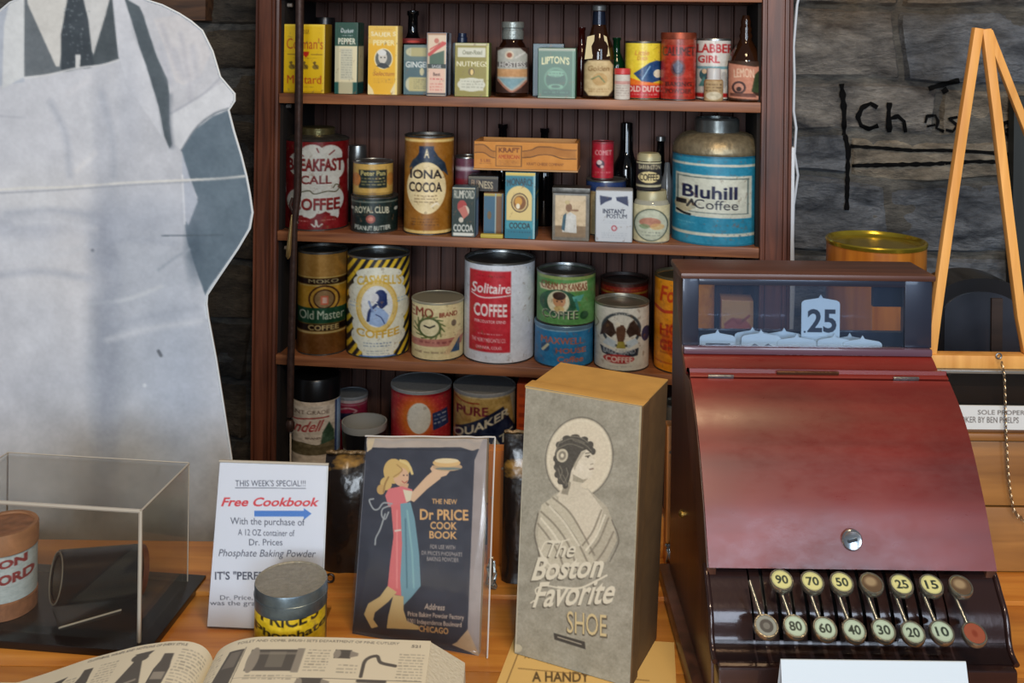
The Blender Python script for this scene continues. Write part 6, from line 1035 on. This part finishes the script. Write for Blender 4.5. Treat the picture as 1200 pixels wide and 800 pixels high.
# crumpled silver clip
def crumple(px, py, Y, label, w_=0.02, h_=0.03):
    q = atY(px, py, Y); rg = random.Random(int(px)); bm = bmesh.new(); 
    for k in range(5):
        pts = [Vector((q.x+rg.uniform(-w_, w_)/2, Y+rg.uniform(-.006, .006), CZ+0.005+0.002+rg.uniform(0, h_))) for _ in range(5)]; pts[0].z = CZ+0.0065; tube_into(bm, pts, 0.0014, 5)
    tagit(from_bm('wire_clip', bm, plain('silver_wire', (176, 180, 176), 0.25, 0.8), None, 50), label, 'clip')
crumple(577, 640, 1.183, 'crumpled silver wire clip at the foot of the wooden upright by the cookbook', 0.014, 0.04); crumple(786, 655, 1.232, 'crumpled silver wire seen in the gap beside the cash register', 0.016, 0.03)
# ================================================================== CASH REGISTER
XL = 0.193; XR = 0.470
def pf(px, py):                      # a point on the register's left side plane seen at this pixel -> (Y, z above counter)
    u, v = ray(px, py); Y = XL/u; return Y, CAMZ-v*Y-CZ
RED = wood('mahogany_red', (96, 26, 20), (124, 38, 30), 'X', 9, 0.30, coat=0.5, bump=0.03, blotch=0.35); nt_ = RED.node_tree; n_r = nt_.nodes.new('ShaderNodeTexNoise'); n_r.inputs['Scale'].default_value = 9; n_r.inputs['Detail'].default_value = 8; n_r.inputs['Roughness'].default_value = 0.7
m_r = nt_.nodes.new('ShaderNodeMapRange'); m_r.inputs[1].default_value = 0.35; m_r.inputs[2].default_value = 0.68; m_r.inputs[3].default_value = 0.27; m_r.inputs[4].default_value = 0.42
nt_.links.new(n_r.outputs[0], m_r.inputs[0]); nt_.links.new(m_r.outputs[0], nt_.nodes['Principled BSDF'].inputs['Roughness'])
m_c = nt_.nodes.new('ShaderNodeMapRange'); m_c.inputs[1].default_value = 0.35; m_c.inputs[2].default_value = 0.65; m_c.inputs[3].default_value = 0.45; m_c.inputs[4].default_value = 0.25
nt_.links.new(n_r.outputs[0], m_c.inputs[0]); nt_.links.new(m_c.outputs[0], nt_.nodes['Principled BSDF'].inputs['Coat Weight'])
REDD = wood('mahogany_dark', (60, 36, 26), (96, 58, 42), 'Z', 22, 0.4, coat=0.2); TOPW = wood('register_top_wood', (70, 42, 34), (104, 66, 52), 'X', 24, 0.4, coat=0.2)
BLU = plain('dark_blue_frame', (44, 50, 66), 0.3, 0.3, coat=0.3); IRN = plain('japanned_keybed', (52, 34, 32), 0.2, 0.35, coat=0.5, bump=0.05)
rg = thing('cash_register', 'antique dark red cash register with round keys and a glass number window', 'cash register', (XL, 0, CZ))
def L_(p): return (p[0]-XL, p[1], p[2])
Yf, Yb = 1.137, 1.205; ztop = 0.383; zwb = pf(803, 411)[1]; print('zwb', zwb, pf(803, 411))
lid = [pf(808, 443), pf(811, 460), pf(814, 480), pf(816.5, 500), pf(819.5, 530), pf(822, 560), pf(824.5, 590), pf(826.5, 620), pf(828.5, 650), pf(829.5, 665)]
# side panels: outline in the side plane, following the lid
tk = 0.009
outl = [(Yb, 0.02), (Yb, ztop-0.004), (Yf+0.004, ztop-0.004), (Yf+0.004, zwb), (Yf-0.001, zwb-0.009), (Yf-0.008, zwb-0.013), (Yf-0.022, zwb-0.024)]+[(y+0.004, z-0.002) for y, z in lid]+[(0.985, 0.12), (0.970, 0.10), (0.958, 0.075), (0.953, 0.02)]
for x in (0.0, XR-XL-tk):
    prism('side_panel', [(x, y, z) for y, z in outl], (tk, 0, 0), REDD, rg, 0.001)
W_r = XR-XL
box('base_moulding', -0.012, W_r+0.012, 0.925, Yb+0.012, 0, 0.02, REDD, rg, 0.004)
box('drawer', 0.002, W_r-0.002, 0.932, 1.0, 0.021, 0.070, IRN, rg, 0.003)
box('back_panel', tk, W_r-tk, Yb-0.006, Yb, 0.021, zwb, REDD, rg)
# top cabinet
box('top_board', -0.003, W_r+0.003, Yf-0.004, Yb+0.002, ztop-0.007, ztop, TOPW, rg, 0.0025)
for x0, x1 in ((0.0, 0.018), (W_r-0.030, W_r)): box('window_post', x0, x1, Yf, Yf+0.008, zwb, ztop-0.0072, BLU, rg, 0.001)
box('window_rail', 0.018, W_r-0.030, Yf, Yf+0.006, ztop-0.014, ztop-0.0072, BLU, rg, 0.0008); box('window_sill', 0.001, W_r-0.001, Yf-0.006, Yf+0.004, zwb-0.008, zwb, plain('sill_violet', (96, 70, 84), 0.25, coat=0.5), rg, 0.002)
GL = clear('window_glass', (240, 244, 250), 0.02, f0=0.03, haze=0.03, hazecol=(130, 160, 200)); box('window_pane', 0.018, W_r-0.030, Yf+0.002, Yf+0.004, zwb, ztop-0.014, GL, rg)
for x0, x1 in ((tk, 0.022), (W_r-0.044, W_r-tk)): box('rear_post', x0, x1, Yb-0.008, Yb-0.001, zwb+.03, ztop-0.0072, BLU, rg)
zrr = atY(930, 388, Yb-0.008).z-CZ
box('rear_rail', tk, W_r-tk, Yb-0.008, Yb-0.001, zwb-0.016, zrr, BLU, rg); box('rear_pane', 0.022, W_r-0.044, Yb-0.005, Yb-0.003, zrr, ztop-0.0072, GL, rg)
box('flag_deck', tk, W_r-tk, Yf+0.004, Yb-0.009, zwb-0.020, zwb-0.016, BLACKP, rg)
# number flags
FLG = (206, 224, 232)
def flag(cx, peak, w_, txt, Y, name='price_flag'):
    q = atY(cx, peak, Y); hw = w_*Y/F/2; zt = q.z-CZ; zb_ = zwb-0.0155; x = q.x-XL; sh = 0.0075
    pts = [(x-hw, Y, zb_), (x+hw, Y, zb_), (x+hw, Y, zt-sh*1.4)]+[(x+hw-hw*0.35*(1-math.cos(t)), Y, zt-sh*1.4+sh*0.6*math.sin(t)) for t in (0.5, 1.0, 1.57)]+[(x+hw*.12, Y, zt-sh*.55), (x, Y, zt), (x-hw*.12, Y, zt-sh*.55)]+[(x-hw+hw*0.35*(1-math.cos(t)), Y, zt-sh*1.4+sh*0.6*math.sin(t)) for t in (1.57, 1.0, 0.5)]+[(x-hw, Y, zt-sh*1.4)]
    o = prism(name, pts, (0, 0.0012, 0), plain('flag_enamel', FLG, 0.4), rg)
    a = Art(0, 0, w_, w_*0.95, FLG, k=2); 
    if txt.startswith('.'): a.text(txt[1:], w_*.14, w_*.14, w_*.93, w_*.82, (40, 48, 62), bold=0.07); a.ell(w_*.07, w_*.8, 1.3, 1.3, (40, 48, 62))
    else: a.text(txt, w_*.16, w_*.12, w_*.86, w_*.95, (44, 54, 66), bold=0.07)
    h = min(hw*2*0.95*0.9, zt-sh*1.5-zb_); a2y = h/(hw*2*0.95*0.9)
    flat_label('flag_number', a, [(x-hw*.96, Y-0.0004, zt-sh*1.45), (x+hw*.96, Y-0.0004, zt-sh*1.45), (x+hw*.96, Y-0.0004, zt-sh*1.45-h), (x-hw*.96, Y-0.0004, zt-sh*1.45-h)], PP, o, quad=[(0, 0), (w_, 0), (w_, w_*0.95*a2y), (0, w_*0.95*a2y)])
flag(882, 383, 42, '3', 1.172); flag(919, 384, 42, '8', 1.172); flag(996, 390, 42, '4', 1.172)
flag(962, 345, 45, '.25', 1.166); flag(841, 386, 42, '1', 1.160); flag(892, 386, 46, '00', 1.158); flag(934, 391, 46, '05', 1.156); flag(978, 391, 40, '1', 1.155); flag(1011, 393, 46, '75', 1.153)
# the curved lid and the strip above it
nseg = 40; yl = np.array([p[0] for p in lid]); zl = np.array([p[1] for p in lid])
def sheet(name, prof, x0, x1, th, mat):
    bm = bmesh.new(); o = []
    for i, (y, z) in enumerate(prof):
        a_, b_ = prof[max(0, i-1)], prof[min(len(prof)-1, i+1)]; t = Vector((0, b_[0]-a_[0], b_[1]-a_[1])).normalized(); n = Vector((0, t.z, -t.y)); n = n if n.y > 0 else -n
        o.append((Vector((0, y, z)), Vector((0, y, z))+n*th))
    outer = [p for p, _ in o]; inner = [q for _, q in o][::-1]; prism_into(bm, [Vector((x0, p.y, p.z)) for p in outer+inner], (x1-x0, 0, 0)); return from_bm(name, bm, mat, rg, 40)
def res(P_, n):
    P_ = np.array(P_, float); t = np.r_[0, np.cumsum(np.hypot(*np.diff(P_, axis=0).T))]; tt = np.linspace(0, t[-1], n); y = np.interp(tt, t, P_[:, 0]); z = np.interp(tt, t, P_[:, 1])
    for _ in range(6): y[1:-1] = (y[:-2]+2*y[1:-1]+y[2:])/4; z[1:-1] = (z[:-2]+2*z[1:-1]+z[2:])/4
    return list(zip(y, z))
sheet('curved_lid', res(lid, 44), 0.001, W_r-0.001, 0.004, RED)
yy0, zz0 = lid[0]; strip = res([(Yf-0.003, zwb-0.0085), (Yf-0.010, zwb-0.012), (Yf-0.024, zwb-0.022), (yy0+0.004, zz0+0.006), (yy0+0.0015, zz0+0.0015)], 20)
sheet('front_strip', strip, 0.001, W_r-0.001, 0.004, RED)
ST = plain('worn_steel', (130, 134, 136), 0.35, 0.8, bump=0.3, var=0.2)
for pa in (845, 1062):
    q = atY(pa, 443, yy0); x = q.x-XL; bm = bmesh.new(); bbox(bm, x-0.0135, x+0.0135, -0.0012, 0.001, -0.0028, 0.0028, Matrix.Translation((0, yy0+0.001, zz0+0.0015)) @ Matrix.Rotation(0.6, 4, 'X')); h = from_bm('hinge', bm, ST, rg, bevel=0.0004)
q = atY(948, 440, yy0); x = q.x-XL; bm = bmesh.new(); bbox(bm, x-0.033, x+0.033, -0.0007, 0.001, -0.0022, 0.0022, Matrix.Translation((0, yy0+0.004, zz0+0.0055)) @ Matrix.Rotation(0.6, 4, 'X')); from_bm('name_plate', bm, plain('old_bronze', (96, 64, 44), 0.4, 0.6, bump=0.4, bscale=300), rg, bevel=0.0004)
# lock
i_ = int(np.argmin(np.abs(zl-pf(826.8, 628)[1]))); yk, zk = pf(826.8, 628); kx = atY(997, 628, yk).x-XL
km = Matrix.Translation((kx, yk-0.0025, zk-0.0005)) @ Matrix.Rotation(math.radians(78), 4, 'X')
lathe('lock', [(0.0098, -0.001), (0.0098, 0.002), (0.0088, 0.003), (0.0078, 0.0026), (0, 0.0026)], plain('lock_nickel', (176, 184, 190), 0.2, 0.9), rg, 32, km)
bm = bmesh.new(); bbox(bm, -0.0045, 0.0045, -0.0013, 0.0013, 0.0022, 0.0040, km @ Matrix.Rotation(0.25, 4, 'Z')); from_bm('keyhole', bm, BLACKP, rg)
# keybed: a curved front of ribs with slots
def pq(px, py): return pf(px, py)
kb = [(0.992, pf(829.5, 668)[1]-0.002), (0.984, pf(829.5, 668)[1]-0.004), (0.974, 0.117), (0.966, 0.111), (0.960, 0.102), (0.957, 0.090), (0.955, 0.078), (0.950, 0.073), (0.940, 0.071)]
kbr = res(kb, 26)
xs0 = atY(888, 735, 0.955).x-XL; xs1 = atY(1110, 735, 0.955).x-XL
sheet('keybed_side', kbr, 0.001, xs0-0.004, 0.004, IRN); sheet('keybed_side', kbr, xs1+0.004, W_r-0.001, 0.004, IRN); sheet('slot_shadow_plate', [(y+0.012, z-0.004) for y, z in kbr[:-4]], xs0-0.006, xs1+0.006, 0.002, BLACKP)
nr = 14; pitch = (xs1-xs0+0.008)/nr
for i in range(nr): 
    x0 = xs0-0.004+i*pitch+0.0018; sheet('keybed_rib', kbr, x0, x0+pitch-0.0036, 0.004, IRN)
sheet('keybed_lower', kbr[-7:], 0.002, W_r-0.002, 0.003, IRN)
tube('edge_bead', [(0.0, y-0.001, z) for y, z in kbr], 0.0028, IRN, rg, 8); tube('edge_bead', [(W_r, y-0.001, z) for y, z in kbr], 0.0028, IRN, rg, 8)
NI = plain('nickel_key_rim', (150, 146, 132), 0.25, 0.85, bump=0.2, bscale=200, var=0.2)
kmat = printed('key_face', 0.3, coat=0.6)
def key(px, py, txt, face, Y, low):
    c = atY(px, py, Y); loc = Vector((c.x-XL, c.y, c.z-CZ)); tilt = math.radians(30 if low else 27)
    K = Matrix.Translation(loc) @ Matrix.Rotation(tilt, 4, 'X'); r = 0.0112
    # lever from the slot to the cap
    back = Vector((loc.x-(0.009 if low else 0.0), Y+(0.028 if low else 0.022), loc.z+(0.026 if low else -0.016)))
    lv = tube('key_lever', [K @ Vector((0, 0, -0.006)), (K @ Vector((0, 0, -0.006))).lerp(back, .5), back], [0.0032, 0.0022, 0.0022] if not low else [0.0026, 0.0018, 0.0018], NI, rg, 8)
    cap = lathe('key_cap', [(r*0.55, -0.008), (r*0.8, -0.006), (r*0.97, -0.005), (r, -0.004), (r, -0.0005), (r*0.95, 0.0005), (r*0.84, 0.0005), (r*0.82, -0.0004), (0, -0.0004)], NI, lv, 32, K)
    a = Art(0, 0, 24, 24, face, k=2.2)
    if txt == 'ring': a.ell(12, 12, 12, 12, (90, 70, 50)); a.ell(11, 10, 7, 6, (150, 130, 100), soft=.3)
    elif txt == 'dark': a.ell(12, 12, 8, 8, (60, 60, 60)); a.ell(12, 12, 4, 4, (100, 100, 96))
    elif txt == 'red': a.ell(12, 12, 3, 4, (120, 50, 30), soft=.4)
    else: a.ell(12, 12, 11.4, 11.4, (90, 100, 80), rin=.93, al=.5); a.text(txt, 4.5, 6, 19.5, 17.5, (40, 52, 44), bold=0.04)
    th = np.linspace(0, 2*math.pi, 41); rr = np.linspace(0.0001, 1, 16); TH, RR = np.meshgrid(th, rr); rad_ = r*0.82
    PX_ = 12+12*RR*np.cos(TH); PY_ = 12-12*RR*np.sin(TH); loc_ = np.stack([rad_*RR*np.cos(TH), rad_*RR*np.sin(TH), np.full_like(TH, 0.0003), np.ones_like(TH)], -1) @ np.array(K).T
    grid_obj('key_face', loc_[..., :3], a.at(PX_, PY_), kmat, lv, flip=True)
yel = (206, 204, 140); pal = (176, 196, 176)
for px, py, t in ((916, 679, '90'), (952, 681, '70'), (986.5, 682, '50'), (1021.5, 683, 'ring'), (1056.5, 684.5, '25'), (1091.5, 685, '15'), (1126, 686, 'ring')): key(px, py, t, yel, 0.952, False)
for px, py, t, fc in ((898, 733, 'dark', (130, 136, 130)), (932, 733.5, '80', pal), (967, 736, '60', pal), (1001, 738, '40', pal), (1035.5, 738, '30', pal), (1070, 741, '20', pal), (1104, 740, '10', pal), (1142, 742, 'red', (140, 72, 50))): key(px, py, t, fc, 0.928, True)
# small brass knob on the left side
q = pf(803, 610); lathe('side_knob', [(0.0045, 0), (0.0045, 0.002), (0.003, 0.004), (0, 0.005)], BRASS, rg, 20, Matrix.Translation((0, 1.12, q[1])) @ Matrix.Rotation(-math.pi/2, 4, 'Y'))

# ---- white folded card in front of the register
Yc = 0.872; c0, c1_ = atY(915, 770, Yc), atY(1132, 778, Yc); wc_ = c1_.x-c0.x; hc = (c0.z+c1_.z)/2-CZ
tc_ = thing('folded_card', 'blank white folded card standing before the register keys', 'card', (c0.x, Yc, CZ)); WC = plain('bright_card', (200, 214, 224), 0.6)
prism('front_leaf', [(0, 0, hc), (wc_, 0, hc), (wc_+.002, -0.035, 0), (-.002, -0.035, 0)], (0, 0.0006, 0.0), WC, tc_); prism('back_leaf', [(0, 0.0006, hc), (wc_, 0.0006, hc), (wc_+.002, 0.03, 0), (-.002, 0.03, 0)], (0, 0.0006, 0.0), WC, tc_)

# ================================================================== BEHIND THE REGISTER
DKW = wood('dark_stand_wood', (38, 26, 20), (62, 44, 34), 'X', 20, 0.5)
zs_ = atY(1024, 395, 1.66).z
sd = thing('side_stand', 'dark wooden stand behind the register carrying the big golden tin', 'stand', (0.80, 1.62, 0))
box('stand_top', -0.27, 0.30, -0.19, 0.14, zs_-0.025, zs_, DKW, sd, 0.002)
for x in (-0.25, 0.25):
    for y in (-0.17, 0.10): box('leg', x, x+0.04, y, y+0.03, 0, zs_-0.025, DKW, sd)
box('front_panel', -0.21, 0.25, -0.165, -0.155, 0.3, zs_-0.025, DKW, sd)
# golden tin
Yg = 1.66; Rg = 56.5*Yg/F; pc = atY(1026.5, 280, Yg); Hg = pc.z-zs_; gt = thing('golden_tin', 'wide round orange tin with a shiny gold recessed lid behind the register', 'tin', (pc.x, Yg, zs_))
AMB = wood('amber_tin', (170, 92, 20), (214, 132, 40), 'Z', 20, 0.35, bump=0.02, coat=0.3, blotch=0.25); GOL = plain('gold_lacquer', (200, 176, 60), 0.22, 0.85, bump=0.15, bscale=14, var=0.25)
lathe('body', [(Rg*0.97, 0), (Rg*0.985, 0.002), (Rg*0.985, Hg-0.006), (Rg*0.9, Hg-0.014)], AMB, gt, 64)
lathe('lid', [(Rg*0.985, Hg-0.008), (Rg*1.0, Hg-0.007), (Rg*1.01, Hg-0.002), (Rg*0.99, Hg), (Rg*0.95, Hg), (Rg*0.93, Hg-0.004), (Rg*0.88, Hg-0.008), (Rg*0.82, Hg-0.009), (Rg*0.80, Hg-0.007), (0, Hg-0.006)], GOL, gt, 96, cap0=False)
# black arched case
Ya = 1.50; c = atY(1150, 400, Ya); Ra = (atY(1206, 400, Ya).x-atY(1096, 400, Ya).x)/2; zt = atY(1152, 326, Ya).z; ar = thing('arched_case', 'black round-topped case standing behind the easel', 'case', (c.x, Ya, zs_))
def arch(r, cz, n=20): return [(-r, 0, 0), (-r, 0, cz)]+[(-r*math.cos(t), 0, cz+min(r, r)*0.55*math.sin(t)) for t in np.linspace(0.1, math.pi-0.1, n)]+[(r, 0, cz), (r, 0, 0)]
hz = zt-zs_; czz = hz-Ra*0.55; BGL = plain('gloss_black', (20, 18, 20), 0.3, coat=0.3); prism('case_body', arch(Ra, czz), (0, 0.07, 0), BGL, ar)
pr = arch(Ra*0.80, czz-0.012); prism('round_panel', [(x, -0.002, z) for x, y, z in pr], (0, 0.003, 0), plain('grey_blue_panel', (40, 44, 54), 0.35, coat=0.3, var=0.4, bscale=12), ar)
box('centre_post', 0.012, 0.028, -0.006, -0.0022, 0, czz+0.01, DKW, ar)
# glass showcase with wooden base
Ys = 1.232; xa = 0.488; zt_ = atY(1150, 434, Ys).z; zb1 = atY(1150, 502, Ys).z; zb0 = atY(1150, 476, Ys+0.0).z
sc = thing('showcase', 'low glass-topped showcase on a plain wooden base right of the register', 'showcase', (xa, Ys, CZ+0.005)); o_ = CZ+0.005
CBW = wood('showcase_wood', (128, 84, 40), (172, 120, 62), 'X', 18, 0.45, blotch=0.25)
hb = zb1-o_
for i in range(2): box('front_board', 0, 0.33, 0, 0.012, 0.001+i*(hb-0.014)/2, (i+1)*(hb-0.014)/2-0.0012, CBW, sc, 0.0015)
box('moulding', -0.004, 0.334, -0.005, 0.014, hb-0.0135, hb-0.004, CBW, sc, 0.003); box('moulding', -0.002, 0.332, -0.002, 0.014, hb-0.0038, hb, wood('moulding_dark', (96, 62, 34), (140, 96, 54), 'X', 18, 0.45), sc, 0.001)
box('base_top', 0, 0.33, 0.0121, 0.048, hb-0.012, hb-0.001, DKW, sc); box('side_board', 0, 0.012, 0.0121, 0.05, 0.001, hb-0.0125, CBW, sc)
SG = clear('showcase_glass', (214, 218, 220), 0.04, haze=0.06, hazecol=(90, 84, 80)); ht = zt_-o_
box('front_glass', 0, 0.33, 0.002, 0.005, hb, ht-0.004, SG, sc); box('top_glass', 0, 0.33, 0, 0.05, ht-0.004, ht, plain('glass_edge_grey', (110, 106, 98), 0.2, coat=0.5), sc, 0.001); box('back_glass', 0, 0.33, 0.046, 0.049, hb, ht-0.0045, SG, sc)
# white card in the showcase front
a = Art(1120, 475, 1215, 503, (206, 208, 206), k=1.8); a.text('SOLE PROPERTY', 1146, 480, 1212, 485.5, (90, 84, 80), bold=.01); a.text('BROKER BY BEN PHELPS', 1118, 488, 1194, 495, (90, 84, 80), bold=.01)
q0, q1 = atY(1120, 475, Ys-0.003), atY(1215, 503, Ys-0.003); 
cdt = thing('name_card', 'white typed card leaning against the showcase glass under the easel', 'card', (q0.x, Ys-0.001, o_+hb)); zc0 = 0.0; zc1 = q0.z-o_-hb; wq = q1.x-q0.x
box('card', -0.02, wq, -0.0012, 0.0006, 0.0, zc1, plain('card_white', (206, 208, 206), 0.7), cdt); flat_label('print', a, [(0, -0.0015, zc1), (wq, -0.0015, zc1), (wq, -0.0015, 0), (0, -0.0015, 0)], PP, cdt)
# easel on top of the showcase
EW = wood('pine_easel', (206, 142, 66), (232, 172, 92), 'Z', 26, 0.5, bump=0.1, blotch=0.1)
Ye = Ys+0.012; zE = zt_+0.0003
es = thing('easel', 'small folding pine easel standing on the showcase', 'easel', (0, 0, 0))
def strip_(name, pts2, wpx, dep=0.010, Y0=Ye, Y1=None):
    P_ = [atY(x, y, Y0) for x, y in pts2]; bm = bmesh.new(); hw = wpx*Y0/F/2; rows = []
    for i, p in enumerate(P_):
        a_, b_ = P_[max(i-1, 0)], P_[min(i+1, len(P_)-1)]; t = (b_-a_).normalized(); n = Vector((t.z, 0, -t.x)); rows.append([bm.verts.new(v) for v in (p-n*hw, p+n*hw, p+n*hw+Vector((0, dep, 0)), p-n*hw+Vector((0, dep, 0)))])
    for r0, r1 in zip(rows[:-1], rows[1:]):
        for k in range(4): bm.faces.new((r0[k], r0[(k+1) % 4], r1[(k+1) % 4], r1[k]))
    bm.faces.new(rows[0]); bm.faces.new(rows[-1][::-1]); return from_bm(name, bm, EW, es, bevel=0.0006)
strip_('front_leg', [(1148, 33), (1130, 150), (1113, 265), (1098, 372), (1092.5, 416)], 10.5); strip_('front_leg', [(1157, 34), (1169, 130), (1183, 250), (1198, 372), (1206, 414)], 10.5)
bar_y = zE; q0, q1 = atY(1087, 420, Ye-0.004), atY(1222, 420, Ye-0.004); zh = atY(1150, 415, Ye).z
box('ledge_bar', q0.x, q1.x, Ye-0.006, Ye+0.012, zE, zh, EW, es, 0.0006)
# rear leg swings back to the right
P_ = [atY(1159, 35, Ye+0.012), atY(1196, 130, Ye+0.03), atY(1248, 262, Ye+0.032)]
bm = bmesh.new(); rows = []
for p in P_: rows.append([bm.verts.new(p+Vector(d)) for d in ((-.005, 0, 0), (.005, 0, 0), (.005, .008, 0), (-.005, .008, 0))])
for r0, r1 in zip(rows[:-1], rows[1:]):
    for k in range(4): bm.faces.new((r0[k], r0[(k+1) % 4], r1[(k+1) % 4], r1[k]))
bm.faces.new(rows[0]); bm.faces.new(rows[-1][::-1]); from_bm('rear_leg', bm, EW, es, bevel=0.0006)
q = atY(1170.5, 417, Ye-0.008); tube('screw_eye', [q+Vector((0.0032*math.cos(t), 0, 0.0032*math.sin(t))) for t in np.linspace(0, 6.28, 12, endpoint=False)], 0.001, ST, es, 6, True)
# bead chain
CH = plain('chain_metal', (150, 134, 110), 0.3, 0.8); pth = [(1174, 426), (1177, 440), (1178, 470), (1179, 510), (1181, 550), (1184, 578), (1188, 598), (1193, 605), (1200, 609)]
P_ = [atY(x, y, Ye-0.022) for x, y in pth]; bm = bmesh.new(); cum = [0]
for p, r_ in zip(P_[:-1], P_[1:]): cum.append(cum[-1]+(r_-p).length)
n = int(cum[-1]/0.0042); ci = 0
for i in range(n+1):
    d = cum[-1]*i/n; k = max(0, min(len(P_)-2, int(np.searchsorted(cum, d)-1))); f_ = (d-cum[k])/(cum[k+1]-cum[k]); p = P_[k].lerp(P_[k+1], f_)
    m_ = Matrix.Translation(p) @ Matrix.Rotation(1.57*(i % 2)+.4, 4, 'Z') @ Matrix.Rotation(math.pi/2, 4, 'X')
    pts = [m_ @ Vector((0.0013*math.cos(t), 0.0028*math.sin(t), 0)) for t in np.linspace(0, 6.283, 8, endpoint=False)]; tube_into(bm, pts, 0.0006, 4, True)
tagit(from_bm('bead_chain', bm, CH, None, 60), 'thin metal chain hanging from the easel ledge over the showcase front', 'chain')

# ------------------------------------------------------------------ kinds that repeat on one shelf share a group
names = {'coffee_tin': 'coffee tins', 'cocoa_tin': 'cocoa tins', 'cocoa_can': 'cocoa cans', 'baking_powder_can': 'baking powder cans', 'old_bottle': 'old bottles', 'pepper_tin': 'pepper tins', 'tea_tin': 'tea tins', 'peanut_butter_tin': 'peanut butter tins', 'oats_can': 'oats cans', 'small_bottle': 'small bottles'}
where = ['', 'top shelf', 'second shelf', 'third shelf', 'lowest shelf']; gr = {}
for o in list(COL.objects):
    stem = o.name.split('.')[0]
    if o.parent is None and stem in names:
        k = min(range(1, 5), key=lambda i: abs(SZ[i]-o.location.z) if o.location.z >= SZ[i]-0.01 else 9); gr.setdefault((stem, k), []).append(o)
for (stem, k), l in gr.items():
    if len(l) > 1:
        for o in l: o['group'] = names[stem]+' on the '+where[k]
for a_, b_ in (('wrapped_packet', 'black packets behind the counter books'), ('wire_clip', 'silver wire clips on the counter')):
    for o in COL.objects:
        if o.parent is None and o.name.split('.')[0] == a_: o['group'] = b_
